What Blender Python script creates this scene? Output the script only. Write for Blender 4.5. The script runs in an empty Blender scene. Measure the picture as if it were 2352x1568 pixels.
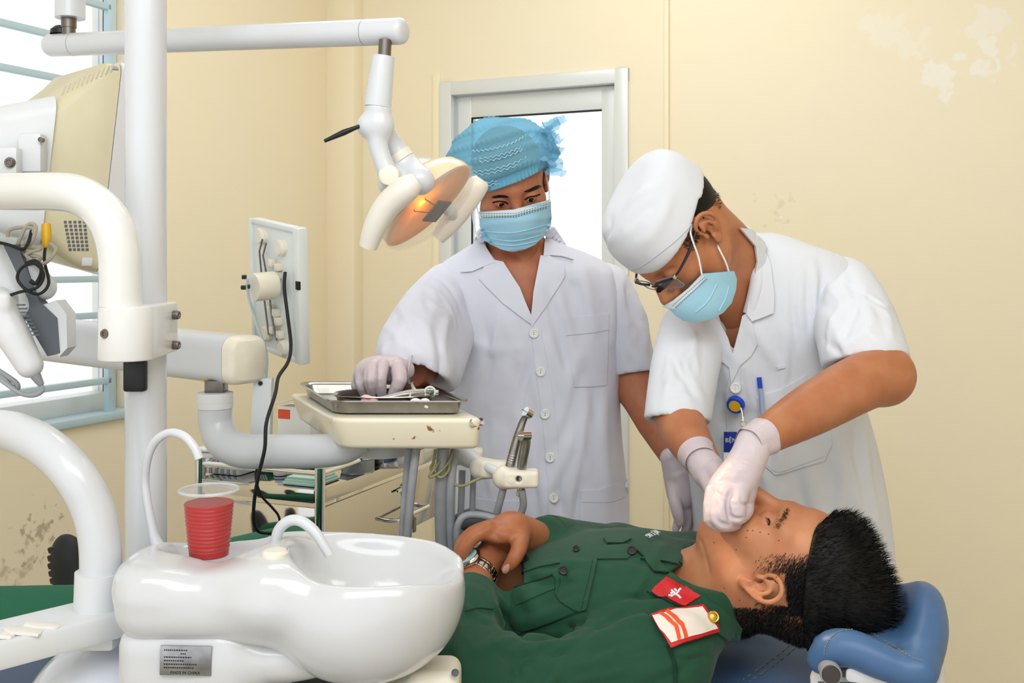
import bpy, bmesh, math, random
import numpy as np
from mathutils import Vector, Matrix
from mathutils.bvhtree import BVHTree
random.seed(7)
rng = np.random.default_rng(7)
scene = bpy.context.scene
COL = scene.collection

# ------------------------------------------------------------------ camera
FPX, CXP, HYP, CAMZ = 2400.0, 1176.0, 600.0, 1.42      # focal length in pixels, centre column, horizon row, eye height
cam_d = bpy.data.cameras.new('camera')
cam = bpy.data.objects.new('camera', cam_d)
COL.objects.link(cam)
cam.location = (0, 0, CAMZ)
cam.rotation_euler = (math.pi / 2, 0, 0)
cam_d.sensor_width = 36.0
cam_d.lens = 36.0 * FPX / 2352.0
cam_d.shift_y = (HYP - 784.0) / 2352.0
cam_d.clip_start = 0.05
scene.camera = cam

# ------------------------------------------------------------------ world, lights, exposure
w = bpy.data.worlds.new('sky'); scene.world = w; w.use_nodes = True
bg = w.node_tree.nodes['Background']
bg.inputs[0].default_value = (0.94, 0.97, 1.0, 1); bg.inputs[1].default_value = 1.2
def area(name, loc, target, sx, sy, power, col=(1, 1, 1)):
    l = bpy.data.lights.new(name, 'AREA'); l.shape = 'RECTANGLE'; l.size = sx; l.size_y = sy
    l.energy = power; l.color = col
    o = bpy.data.objects.new(name, l); COL.objects.link(o); o.location = loc
    o.rotation_euler = (Vector(target) - Vector(loc)).to_track_quat('-Z', 'Y').to_euler()
    return o
area('ceiling_bounce', (0.1, 0.0, 2.98), (0.2, 2.4, 1.0), 2.4, 1.6, 54, (0.93, 0.97, 1.0))
area('wall_fill', (-0.1, 2.75, 3.06), (-0.25, 3.1, 0.0), 1.6, 1.0, 21, (0.95, 0.98, 1.0))  # added fill that brightens the left and back walls; no lamp fixture here
vs = scene.view_settings
vs.view_transform = 'Standard'; vs.look = 'None'; vs.gamma = 1.0; vs.use_curve_mapping = False
vs.exposure = 0.09

cyc = scene.cycles
cyc.max_bounces = 5; cyc.diffuse_bounces = 3; cyc.glossy_bounces = 3; cyc.transmission_bounces = 4; cyc.transparent_max_bounces = 8
cyc.caustics_reflective = False; cyc.caustics_refractive = False
cyc.use_adaptive_sampling = True; cyc.adaptive_threshold = 0.035; cyc.adaptive_min_samples = 16

# ------------------------------------------------------------------ coordinates
def P(x, y, d):
    """world point at depth d (metres from the lens plane) seen at photo pixel x, y"""
    return Vector(((x - CXP) / FPX * d, d, CAMZ - (y - HYP) / FPX * d))
def S(px, d): return px / FPX * d
def Pl(pts, d=None):
    return [P(*p) if len(p) == 3 else P(p[0], p[1], d) for p in pts]
def pix(v): return (CXP + FPX * v[0] / v[1], HYP + FPX * (CAMZ - v[2]) / v[1])

# ------------------------------------------------------------------ materials
def lin(c):
    r = []
    for v in c:
        v = v / 255.0
        r.append(v / 12.92 if v <= 0.04045 else ((v + 0.055) / 1.055) ** 2.4)
    return tuple(r) + (1.0,)
def nn(nt, t, **kw):
    n = nt.nodes.new(t)
    for k, v in kw.items(): setattr(n, k, v)
    return n
def pm(name, rgb, rough=0.5, metal=0.0, var=None, rgb2=None, bump=None, coat=0.0, trans=0.0, ior=1.45,
       sss=0.0, spec=0.5, emit=None, stretch=None, alpha=1.0, sheen=0.0, thr=(0.35, 0.65)):
    m = bpy.data.materials.new(name); m.use_nodes = True
    nt = m.node_tree; b = nt.nodes['Principled BSDF']
    b.inputs['Base Color'].default_value = lin(rgb)
    b.inputs['Roughness'].default_value = rough
    b.inputs['Metallic'].default_value = metal
    b.inputs['Coat Weight'].default_value = coat
    b.inputs['Coat Roughness'].default_value = 0.05
    b.inputs['Transmission Weight'].default_value = trans
    b.inputs['IOR'].default_value = ior
    b.inputs['Specular IOR Level'].default_value = spec
    b.inputs['Alpha'].default_value = alpha
    b.inputs['Sheen Weight'].default_value = sheen
    if sss:
        b.inputs['Subsurface Weight'].default_value = sss
        b.inputs['Subsurface Radius'].default_value = (0.010, 0.004, 0.002)
        b.inputs['Subsurface Scale'].default_value = 0.4
    tc = None
    if var or bump:
        tc = nn(nt, 'ShaderNodeTexCoord')
        mp = nn(nt, 'ShaderNodeMapping'); nt.links.new(tc.outputs['Object'], mp.inputs[0])
        if stretch: mp.inputs['Scale'].default_value = stretch
    if var:
        nz = nn(nt, 'ShaderNodeTexNoise'); nz.inputs['Scale'].default_value = var
        nz.inputs['Detail'].default_value = 5
        nt.links.new(mp.outputs[0], nz.inputs[0])
        mr = nn(nt, 'ShaderNodeMapRange'); mr.inputs[1].default_value = thr[0]; mr.inputs[2].default_value = thr[1]
        nt.links.new(nz.outputs['Fac'], mr.inputs[0])
        mx = nn(nt, 'ShaderNodeMix', data_type='RGBA')
        mx.inputs[6].default_value = lin(rgb); mx.inputs[7].default_value = lin(rgb2 or rgb)
        nt.links.new(mr.outputs[0], mx.inputs[0]); nt.links.new(mx.outputs[2], b.inputs['Base Color'])
    if bump:
        nb = nn(nt, 'ShaderNodeTexNoise'); nb.inputs['Scale'].default_value = bump[0]; nb.inputs['Detail'].default_value = 3
        nt.links.new(mp.outputs[0], nb.inputs[0])
        bp = nn(nt, 'ShaderNodeBump'); bp.inputs['Strength'].default_value = bump[1]; bp.inputs['Distance'].default_value = bump[2]
        nt.links.new(nb.outputs['Fac'], bp.inputs['Height']); nt.links.new(bp.outputs[0], b.inputs['Normal'])
    if emit:
        b.inputs['Emission Color'].default_value = lin(emit[0]); b.inputs['Emission Strength'].default_value = emit[1]
    return m
def clear_mat(name, rgb, fac=0.25, rough=0.05, tint=None):
    """thin clear sheet: mostly see-through, with a reflection"""
    m = bpy.data.materials.new(name); m.use_nodes = True; nt = m.node_tree
    out = nt.nodes['Material Output']; b = nt.nodes['Principled BSDF']
    b.inputs['Base Color'].default_value = lin(rgb); b.inputs['Roughness'].default_value = rough
    t = nn(nt, 'ShaderNodeBsdfTransparent'); t.inputs[0].default_value = lin(tint or (255, 255, 255))
    mx = nn(nt, 'ShaderNodeMixShader'); mx.inputs[0].default_value = fac
    nt.links.new(t.outputs[0], mx.inputs[1]); nt.links.new(b.outputs[0], mx.inputs[2]); nt.links.new(mx.outputs[0], out.inputs[0])
    return m

M = {}
M['white_gloss'] = pm('white_gloss', (218, 220, 225), 0.25, coat=0.3)
M['white_porcelain'] = pm('white_porcelain', (214, 215, 218), 0.18, coat=0.4)
M['white_plastic'] = pm('white_plastic', (224, 226, 228), 0.38)
M['cream_plastic'] = pm('cream_plastic', (240, 232, 212), 0.35, var=60, rgb2=(243, 236, 220))
M['cream_stain'] = pm('cream_stain', (243, 233, 208), 0.3, coat=0.3, var=38, rgb2=(150, 90, 50), thr=(0.68, 0.72))
M['beige_plastic'] = pm('beige_plastic', (216, 206, 172), 0.5, var=14, rgb2=(222, 212, 182))
M['grey_plastic'] = pm('grey_plastic', (150, 154, 158), 0.45)
M['dark_grey'] = pm('dark_grey', (96, 100, 106), 0.45)
M['hose_grey'] = pm('hose_grey', (168, 171, 176), 0.42, var=30, rgb2=(154, 157, 162))
M['black'] = pm('black', (22, 22, 24), 0.4)
M['black_rubber'] = pm('black_rubber', (26, 28, 30), 0.6)
M['steel'] = pm('steel', (205, 205, 205), 0.22, 1.0)
M['steel_brushed'] = pm('steel_brushed', (176, 172, 166), 0.33, 1.0, var=60, rgb2=(158, 154, 148))
M['mirror_steel'] = pm('mirror_steel', (206, 203, 198), 0.07, 1.0, bump=(6, 0.10, 0.01))
M['dark_steel'] = pm('dark_steel', (122, 116, 110), 0.35, 0.9)
M['chrome'] = pm('chrome', (226, 226, 228), 0.1, 1.0)
M['aluminium'] = pm('aluminium', (226, 229, 227), 0.35, 0.15)
M['bar_paint'] = pm('bar_paint', (186, 208, 216), 0.45)
M['glass'] = clear_mat('glass', (235, 242, 245), 0.08, 0.02)
M['clear_plastic'] = clear_mat('clear_plastic', (245, 246, 248), 0.06, 0.05)
M['lamp_shield'] = clear_mat('lamp_shield', (252, 240, 228), 0.13, 0.06)
M['red_drink'] = pm('red_drink', (184, 4, 0), 0.2, spec=0.15)
M['skin_a'] = pm('skin_a', (186, 120, 86), 0.48, var=28, rgb2=(174, 104, 74), bump=(420, 0.06, 0.002), spec=0.4)
M['skin_d'] = pm('skin_d', (190, 126, 87), 0.46, var=24, rgb2=(178, 110, 74), bump=(420, 0.06, 0.002), spec=0.4)
M['skin_p'] = pm('skin_p', (198, 136, 97), 0.45, var=22, rgb2=(186, 118, 82), bump=(420, 0.06, 0.002), spec=0.4)
M['skin_p_hand'] = pm('skin_p_hand', (180, 114, 77), 0.48, var=26, rgb2=(166, 99, 64), bump=(420, 0.08, 0.002), spec=0.4)
M['lip'] = pm('lip', (176, 96, 84), 0.4)
M['nail'] = pm('nail', (216, 170, 150), 0.25)
M['hair'] = pm('hair', (12, 11, 11), 0.5, spec=0.3)
M['fade_hair'] = pm('fade_hair', (70, 54, 44), 0.55, spec=0.3)
M['eye_white'] = pm('eye_white', (206, 196, 188), 0.15)
M['iris'] = pm('iris', (26, 16, 12), 0.1)
M['coat_white'] = pm('coat_white', (224, 224, 236), 0.85, bump=(9, 0.35, 0.02), sheen=0.1)
M['coat_white_b'] = pm('coat_white_b', (224, 226, 232), 0.85, bump=(9, 0.3, 0.02), sheen=0.1)
M['stitch_white'] = pm('stitch_white', (202, 202, 216), 0.9)
M['button_white'] = pm('button_white', (238, 238, 234), 0.3)
M['glove'] = pm('glove', (214, 200, 204), 0.36, var=16, rgb2=(206, 188, 192), bump=(70, 0.3, 0.004))
M['mask_blue'] = pm('mask_blue', (164, 214, 236), 0.8, var=30, rgb2=(172, 220, 240))
M['mask_white'] = pm('mask_white', (222, 232, 238), 0.8)
M['uniform'] = pm('uniform', (18, 68, 45), 0.82, bump=(11, 0.4, 0.012), var=4, rgb2=(21, 74, 49), sheen=0.1)
M['uniform_stitch'] = pm('uniform_stitch', (12, 52, 34), 0.9)
M['trouser_green'] = pm('trouser_green', (36, 104, 76), 0.8, bump=(7, 0.3, 0.01))
M['button_dark'] = pm('button_dark', (40, 38, 36), 0.3)
M['red_badge'] = pm('red_badge', (200, 26, 32), 0.6)
M['board_cream'] = pm('board_cream', (236, 226, 214), 0.6)
M['orange_red'] = pm('orange_red', (232, 84, 36), 0.5)
M['gold'] = pm('gold', (226, 176, 84), 0.25, 1.0)
M['blue_vinyl'] = pm('blue_vinyl', (66, 100, 144), 0.38, var=5, rgb2=(74, 108, 150), bump=(160, 0.1, 0.002))
M['navy_vinyl'] = pm('navy_vinyl', (52, 80, 122), 0.4, bump=(160, 0.1, 0.002))
M['thread'] = pm('thread', (150, 140, 112), 0.8)
M['yellow'] = pm('yellow', (232, 180, 30), 0.4)
M['blue'] = pm('blue', (32, 74, 196), 0.25)
M['royal'] = pm('royal', (34, 62, 160), 0.3)
M['paper'] = pm('paper', (236, 238, 238), 0.8)
M['tissue'] = pm('tissue', (238, 234, 228), 0.9)
M['green_box'] = pm('green_box', (18, 96, 62), 0.5)
M['cord_beige'] = pm('cord_beige', (176, 168, 150), 0.5)
M['tan_paper'] = pm('tan_paper', (206, 196, 176), 0.8)

# ------------------------------------------------------------------ geometry builders (vertex list, face list)
def cr(pts, n=8, closed=False):
    """Catmull-Rom through points (any dimension)"""
    p = [np.array(q, float) for q in pts]; out = []
    N = len(p); rngn = N if closed else N - 1
    for i in range(rngn):
        if closed: a, b, c, d = p[(i - 1) % N], p[i], p[(i + 1) % N], p[(i + 2) % N]
        else: a, b, c, d = p[max(i - 1, 0)], p[i], p[i + 1], p[min(i + 2, N - 1)]
        for k in range(n):
            t = k / n
            out.append(0.5 * (2 * b + (c - a) * t + (2 * a - 5 * b + 4 * c - d) * t * t + (3 * b - a - 3 * c + d) * t ** 3))
    if not closed: out.append(p[-1])
    return out
def gtube(pts, r, seg=16, smooth=0, caps=True, flat=1.0, up=None):
    """tube along points; r a number or a list; flat squashes one cross axis"""
    rs = [r] * len(pts) if not hasattr(r, '__len__') else list(r)
    if smooth:
        q = cr([tuple(p) + (rr,) for p, rr in zip(pts, rs)], smooth)
        pts = [Vector(x[:3]) for x in q]; rs = [x[3] for x in q]
    pts = [Vector(p) for p in pts]; V = []; Fc = []; n = len(pts)
    ref = Vector(up) if up else None; prev = None
    for i, p in enumerate(pts):
        t = (pts[min(i + 1, n - 1)] - pts[max(i - 1, 0)]).normalized()
        if prev is None:
            a = ref if ref else (Vector((0, 0, 1)) if abs(t.z) < 0.9 else Vector((1, 0, 0)))
        else: a = prev
        u = (a - t * a.dot(t)).normalized(); prev = u; v = t.cross(u)
        for k in range(seg):
            an = 2 * math.pi * k / seg
            V.append(p + u * (math.cos(an) * rs[i] * flat) + v * (math.sin(an) * rs[i]))
    for i in range(n - 1):
        for k in range(seg):
            a, b = i * seg + k, i * seg + (k + 1) % seg
            Fc.append((a, b, b + seg, a + seg))
    if caps:
        Fc.append(tuple(range(seg))[::-1]); Fc.append(tuple(range((n - 1) * seg, n * seg)))
    return V, Fc
def grod(a, b, r, seg=16, bev=0.0, r2=None):
    """cylinder from a to b with softened ends"""
    a, b = Vector(a), Vector(b); r2 = r if r2 is None else r2
    t = (b - a); L = t.length; t.normalize()
    if bev <= 0: return gtube([a, b], [r, r2], seg)
    pts = []; rs = []
    for k in range(4):
        an = math.pi / 2 * k / 3; pts.append(a + t * bev * (1 - math.sin(an))); rs.append(r - bev + bev * math.cos(math.pi / 2 - an))
    A = list(zip(pts, rs))
    pts = []; rs = []
    for k in range(4):
        an = math.pi / 2 * k / 3; pts.append(b - t * bev * (1 - math.sin(an))); rs.append(r2 - bev + bev * math.cos(math.pi / 2 - an))
    B = list(zip(pts, rs))[::-1]
    al = A + B
    return gtube([x[0] for x in al], [max(x[1], 1e-4) for x in al], seg)
def frame(origin, z, x=None):
    """matrix whose local z points along z"""
    z = Vector(z).normalized()
    x = Vector(x) if x is not None else (Vector((1, 0, 0)) if abs(z.x) < 0.9 else Vector((0, 1, 0)))
    x = (x - z * x.dot(z)).normalized(); y = z.cross(x)
    m = Matrix((x, y, z)).transposed().to_4x4(); m.translation = Vector(origin); return m
def tf(g, m): return [m @ Vector(v) for v in g[0]], g[1]
def glathe(prof, seg=24, m=None):
    """profile of (radius, height) about local z"""
    V = []; Fc = []; n = len(prof)
    for r, h in prof:
        for k in range(seg):
            a = 2 * math.pi * k / seg; V.append(Vector((r * math.cos(a), r * math.sin(a), h)))
    for i in range(n - 1):
        for k in range(seg):
            a, b = i * seg + k, i * seg + (k + 1) % seg
            Fc.append((a, b, b + seg, a + seg))
    if prof[0][0] > 1e-6: Fc.append(tuple(range(seg))[::-1])
    if prof[-1][0] > 1e-6: Fc.append(tuple(range((n - 1) * seg, n * seg)))
    g = (V, Fc)
    return tf(g, m) if m is not None else g
def gbox(c, half, bev=0.0, m=None, seg=2):
    bm = bmesh.new(); bmesh.ops.create_cube(bm, size=2.0)
    for v in bm.verts: v.co = Vector((v.co.x * half[0], v.co.y * half[1], v.co.z * half[2]))
    if bev > 0: bmesh.ops.bevel(bm, geom=bm.edges[:], offset=bev, segments=seg, profile=0.5, affect='EDGES')
    g = from_bm(bm)
    g = ([v + Vector(c) for v in g[0]], g[1])
    return tf(g, m) if m is not None else g
def from_bm(bm):
    bm.verts.index_update()
    V = [v.co.copy() for v in bm.verts]; Fc = [tuple(v.index for v in f.verts) for f in bm.faces]; bm.free()
    return V, Fc
def gprism(poly, h0, h1, m=None, bev=0.0, seg=2):
    """2-D polygon extruded along local z"""
    bm = bmesh.new(); n = len(poly)
    lo = [bm.verts.new((p[0], p[1], h0)) for p in poly]; hi = [bm.verts.new((p[0], p[1], h1)) for p in poly]
    f1 = bm.faces.new(lo[::-1]); f2 = bm.faces.new(hi)
    for i in range(n): bm.faces.new((lo[i], lo[(i + 1) % n], hi[(i + 1) % n], hi[i]))
    bmesh.ops.recalc_face_normals(bm, faces=bm.faces[:])
    if bev > 0:
        ed = [e for e in bm.edges if f1 in e.link_faces or f2 in e.link_faces]
        bmesh.ops.bevel(bm, geom=ed, offset=bev, segments=seg, profile=0.5, affect='EDGES')
    g = from_bm(bm)
    return tf(g, m) if m is not None else g
def rrect(w, h, r, n=5):
    """rounded rectangle outline, half sizes w, h"""
    o = []
    for cx, cy, a0 in ((w - r, h - r, 0), (-w + r, h - r, 90), (-w + r, -h + r, 180), (w - r, -h + r, 270)):
        for k in range(n + 1):
            a = math.radians(a0 + 90 * k / n); o.append((cx + r * math.cos(a), cy + r * math.sin(a)))
    return o
def gloft(rings, caps=True, closed=True):
    V = []; Fc = []; s = len(rings[0])
    for r in rings: V += [Vector(p) for p in r]
    for i in range(len(rings) - 1):
        for k in range(s if closed else s - 1):
            a, b = i * s + k, i * s + (k + 1) % s
            Fc.append((a, b, b + s, a + s))
    if caps and closed:
        Fc.append(tuple(range(s))[::-1]); Fc.append(tuple(range((len(rings) - 1) * s, len(rings) * s)))
    return V, Fc
def join(*gs):
    V = []; Fc = []
    for g in gs:
        o = len(V); V += list(g[0]); Fc += [tuple(int(i) + o for i in f) for f in g[1]]
    return V, Fc

# ------------------------------------------------------------------ objects
def to_mesh(name, g, smooth=40):
    me = bpy.data.meshes.new(name)
    V, Fc = g
    if isinstance(Fc, np.ndarray):
        nV, nF = len(V), len(Fc)
        me.vertices.add(nV); me.vertices.foreach_set('co', np.ascontiguousarray(V, np.float32).ravel())
        me.loops.add(nF * 4); me.loops.foreach_set('vertex_index', np.ascontiguousarray(Fc, np.int32).ravel())
        me.polygons.add(nF); me.polygons.foreach_set('loop_start', np.arange(0, nF * 4, 4, dtype=np.int32))
        me.update(calc_edges=True)
    else:
        me.from_pydata([tuple(v) for v in V], [], Fc)
        bm = bmesh.new(); bm.from_mesh(me); bmesh.ops.recalc_face_normals(bm, faces=bm.faces[:]); bm.to_mesh(me); bm.free()
    if smooth is not None:
        me.polygons.foreach_set('use_smooth', np.ones(len(me.polygons), bool))
        if smooth < 180: me.set_sharp_from_angle(angle=math.radians(smooth))
    me.update()
    return me
def mk(name, g, mat, parent=None, smooth=40, label=None):
    me = to_mesh(name, g, smooth)
    me.materials.append(M[mat] if isinstance(mat, str) else mat)
    o = bpy.data.objects.new(name, me); COL.objects.link(o)
    if parent is not None:
        o.parent = parent
        if parent.type == 'EMPTY': o.matrix_parent_inverse = Matrix.Translation(-parent.location)
    if label: o['label'] = label
    return o
def thing(name, label, cat, base, group=None):
    e = bpy.data.objects.new(name, None); COL.objects.link(e); e.location = Vector(base); e.empty_display_size = 0.05
    e['label'] = label; e['category'] = cat
    if group: e['group'] = group
    return e
def tag(o, label, cat, group=None):
    o['label'] = label; o['category'] = cat
    if group: o['group'] = group
    return o
def struct(name, g, mat, parent=None, smooth=40):
    o = mk(name, g, mat, parent, smooth)
    if parent is None: o['kind'] = 'structure'
    return o
def text_geo(body, size, depth, m, align='CENTER', bold=0.0):
    cu = bpy.data.curves.new('lettering', 'FONT'); cu.body = body; cu.size = size; cu.extrude = depth; cu.offset = bold
    cu.align_x = align; cu.align_y = 'CENTER'; cu.resolution_u = 2
    o = bpy.data.objects.new('lettering', cu); COL.objects.link(o)
    dg = bpy.context.evaluated_depsgraph_get()
    me = bpy.data.meshes.new_from_object(o.evaluated_get(dg))
    V = [v.co.copy() for v in me.vertices]; Fc = [tuple(p.vertices) for p in me.polygons]
    bpy.data.objects.remove(o); bpy.data.curves.remove(cu); bpy.data.meshes.remove(me)
    return tf((V, Fc), m)

# ------------------------------------------------------------------ distance-field modelling
def smin(a, b, k):
    if k <= 0: return np.minimum(a, b)
    h = np.maximum(k - np.abs(a - b), 0) / k
    return np.minimum(a, b) - h * h * k * 0.25
class Field:
    def __init__(s, lo, hi, h):
        s.h = h; s.lo = np.array(lo, float); n = np.ceil((np.array(hi, float) - s.lo) / h).astype(int) + 1
        s.n = n; s.d = np.full(tuple(n), 1.0, np.float32)
        s.ax = [(s.lo[i] + h * np.arange(n[i])).astype(np.float32) for i in range(3)]
    def sub(s, lo, hi):
        i0 = np.clip(np.floor((np.array(lo) - s.lo) / s.h).astype(int), 0, s.n); i1 = np.clip(np.ceil((np.array(hi) - s.lo) / s.h).astype(int) + 1, 0, s.n)
        if np.any(i1 <= i0): return None
        sl = tuple(slice(a, b) for a, b in zip(i0, i1))
        return sl, s.ax[0][sl[0]][:, None, None], s.ax[1][sl[1]][None, :, None], s.ax[2][sl[2]][None, None, :]
    def put(s, sl, d, k, cut):
        if cut: s.d[sl] = -smin(-s.d[sl], d, k)
        else: s.d[sl] = smin(s.d[sl], d, k)
    def cone(s, a, b, ra, rb=None, k=0.0, cut=False, sq=None):
        """tapered capsule; sq=(axis, factor) widens it along an axis"""
        rb = ra if rb is None else rb
        a = np.array(a, float); b = np.array(b, float); m = max(ra, rb) * (sq[1] if sq and sq[1] > 1 else 1) + max(0.02, 1.5 * k)
        q = s.sub(np.minimum(a, b) - m, np.maximum(a, b) + m)
        if q is None: return
        sl, X, Y, Z = q; ab = b - a; L2 = max(float(ab @ ab), 1e-12)
        t = np.clip(((X - a[0]) * ab[0] + (Y - a[1]) * ab[1] + (Z - a[2]) * ab[2]) / L2, 0, 1)
        dx, dy, dz = X - (a[0] + t * ab[0]), Y - (a[1] + t * ab[1]), Z - (a[2] + t * ab[2])
        d2 = dx * dx + dy * dy + dz * dz
        if sq:
            ax = np.array(sq[0], float); ax /= np.linalg.norm(ax)
            c = dx * ax[0] + dy * ax[1] + dz * ax[2]; d2 = d2 - c * c * (1 - 1 / sq[1] ** 2)
        s.put(sl, np.sqrt(np.maximum(d2, 0)) - (ra + t * (rb - ra)), k, cut)
    def chain(s, pts, rs, k=0.0, cut=False, smooth=0):
        if smooth:
            q = cr([tuple(p) + (r,) for p, r in zip(pts, rs)], smooth); pts = [x[:3] for x in q]; rs = [x[3] for x in q]
        A = np.array([tuple(p) for p in pts], float); m = max(rs) + max(0.02, 1.5 * k)
        q = s.sub(A.min(0) - m, A.max(0) + m)
        if q is None: return
        sl, X, Y, Z = q; best = None
        for i in range(len(A) - 1):
            a, ab = A[i], A[i + 1] - A[i]; L2 = max(float(ab @ ab), 1e-12)
            t = np.clip(((X - a[0]) * ab[0] + (Y - a[1]) * ab[1] + (Z - a[2]) * ab[2]) / L2, 0, 1)
            d = np.sqrt((X - a[0] - t * ab[0]) ** 2 + (Y - a[1] - t * ab[1]) ** 2 + (Z - a[2] - t * ab[2]) ** 2) - (rs[i] + t * (rs[i + 1] - rs[i]))
            best = d if best is None else np.minimum(best, d)
        s.put(sl, best, k, cut)
    def ell(s, c, r, R=None, k=0.0, cut=False):
        """ellipsoid with half axes r in the frame R (columns = axes)"""
        c = np.array(c, float); R = np.eye(3) if R is None else np.array(R, float)
        ext = np.abs(R) @ np.array(r, float) + max(0.02, 1.5 * k)
        q = s.sub(c - ext, c + ext)
        if q is None: return
        sl, X, Y, Z = q; X = X - c[0]; Y = Y - c[1]; Z = Z - c[2]
        k0 = 0; k1 = 0
        for i in range(3):
            l = X * R[0, i] + Y * R[1, i] + Z * R[2, i]; k0 = k0 + (l / r[i]) ** 2; k1 = k1 + (l / r[i] ** 2) ** 2
        k0 = np.sqrt(k0); k1 = np.sqrt(k1) + 1e-9
        s.put(sl, k0 * (k0 - 1) / k1, k, cut)
    def box(s, c, hf, rad=0.01, R=None, k=0.0, cut=False):
        c = np.array(c, float); R = np.eye(3) if R is None else np.array(R, float)
        ext = np.abs(R) @ np.array(hf, float) + max(0.02, 1.5 * k)
        q = s.sub(c - ext, c + ext)
        if q is None: return
        sl, X, Y, Z = q; X = X - c[0]; Y = Y - c[1]; Z = Z - c[2]; o2 = 0; mx = None
        for i in range(3):
            l = np.abs(X * R[0, i] + Y * R[1, i] + Z * R[2, i]) - (hf[i] - rad)
            o2 = o2 + np.maximum(l, 0) ** 2; mx = l if mx is None else np.maximum(mx, l)
        s.put(sl, np.sqrt(o2) + np.minimum(mx, 0) - rad, k, cut)
    def loft(s, o, ax, ux, rows, k=0.0, cut=False, p=2.0, cap=0.02):
        """elliptic loft: rows of (t, cx, cy, rx, ry) along ax from o; ux = wide axis"""
        o = np.array(o, float); ax = np.array(ax, float); ax /= np.linalg.norm(ax)
        ux = np.array(ux, float); ux -= ax * (ux @ ax); ux /= np.linalg.norm(ux); uy = np.cross(ax, ux)
        rows = np.array(rows, float); pts = []
        for t, cx, cy, rx, ry in rows:
            c = o + ax * t + ux * cx + uy * cy
            for sx in (-1, 1):
                for sy in (-1, 1): pts.append(c + ux * rx * sx + uy * ry * sy)
        pts = np.array(pts); mrg = max(0.03, 1.5 * k)
        q = s.sub(pts.min(0) - mrg, pts.max(0) + mrg)
        if q is None: return
        sl, X, Y, Z = q; X = X - o[0]; Y = Y - o[1]; Z = Z - o[2]
        T = X * ax[0] + Y * ax[1] + Z * ax[2]; A = X * ux[0] + Y * ux[1] + Z * ux[2]; B = X * uy[0] + Y * uy[1] + Z * uy[2]
        fine = cr(rows, 6); fine = np.array(fine); g = [np.interp(T, fine[:, 0], fine[:, i]) for i in range(1, 5)]
        rad = (np.abs((A - g[0]) / g[2]) ** p + np.abs((B - g[1]) / g[3]) ** p) ** (1.0 / p)
        d = (rad - 1) * np.minimum(g[2], g[3])
        e = np.maximum(fine[0, 0] - T, T - fine[-1, 0])
        d = -smin(-d, -e, cap)
        s.put(sl, d.astype(np.float32), k, cut)
    def half(s, pt, nrm, k=0.0, lo=None, hi=None):
        """remove everything on the side the normal points to (optionally only inside a box)"""
        q = s.sub(s.lo if lo is None else lo, s.lo + s.n * s.h if hi is None else hi)
        sl, X, Y, Z = q; n = np.array(nrm, float); n /= np.linalg.norm(n); pt = np.array(pt, float)
        d = (X - pt[0]) * n[0] + (Y - pt[1]) * n[1] + (Z - pt[2]) * n[2]
        s.d[sl] = -smin(-s.d[sl], -d, k)
    def fold(s, pts, r, amp, smooth=5):
        """raise (amp>0) or press in (amp<0) the surface along a curve"""
        pts = np.array(cr([tuple(p) for p in pts], smooth)) if smooth and len(pts) > 2 else np.array([tuple(p) for p in pts], float)
        q = s.sub(pts.min(0) - 2.6 * r, pts.max(0) + 2.6 * r)
        if q is None: return
        sl, X, Y, Z = q; best = None; n = len(pts)
        for i in range(n - 1):
            a = pts[i]; ab = pts[i + 1] - a; L2 = max(float(ab @ ab), 1e-12)
            t = np.clip(((X - a[0]) * ab[0] + (Y - a[1]) * ab[1] + (Z - a[2]) * ab[2]) / L2, 0, 1)
            d2 = (X - a[0] - t * ab[0]) ** 2 + (Y - a[1] - t * ab[1]) ** 2 + (Z - a[2] - t * ab[2]) ** 2
            u = (i + t) / (n - 1); wt = np.sin(np.pi * np.clip(u, 0.02, 0.98)) ** 0.5
            v = np.exp(-d2 / (r * r)) * wt
            best = v if best is None else np.maximum(best, v)
        s.d[sl] -= (amp * best).astype(np.float32)
    def surf(s, x, y, dmin=.8, dmax=3.0):
        """depth of the surface seen at a pixel (marching the field)"""
        t = np.arange(dmin, dmax, s.h * .7)
        I = [np.rint((q - s.lo[i]) / s.h).astype(int) for i, q in enumerate(((x - CXP) / FPX * t, t, CAMZ - (y - HYP) / FPX * t))]
        ok = np.ones(len(t), bool)
        for i in range(3): ok &= (I[i] >= 0) & (I[i] < s.n[i])
        if not ok.any(): return None
        v = s.d[I[0][ok], I[1][ok], I[2][ok]]; j = np.argwhere(v < 0).ravel()
        return float(t[ok][j[0]]) if len(j) else None
    def pfold(s, pts, r, amp):
        """fold laid on the surface under a pixel curve, r in pixels"""
        q = []
        for p in pts:
            d = s.surf(p[0], p[1])
            if d: q.append(P(p[0], p[1], d))
        if len(q) > 1: s.fold(q, S(r, q[0].y), amp, 4)
    def randfolds(s, x0, y0, x1, y1, d, n, seed, ang=90, spread=18, ln=(90, 200), r=(7, 13), amp=.006):
        rr = random.Random(seed)
        for i in range(n):
            x, y = rr.uniform(x0, x1), rr.uniform(y0, y1); a = math.radians(ang + rr.uniform(-spread, spread)); l = rr.uniform(*ln) / 2
            c = rr.uniform(-14, 14); pts = [(x - l * math.cos(a), y - l * math.sin(a)), (x + c, y), (x + l * math.cos(a), y + l * math.sin(a))]
            s.pfold(pts, rr.uniform(*r), amp * rr.choice((1, 1, -.8)) * rr.uniform(.5, 1.1))
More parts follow.
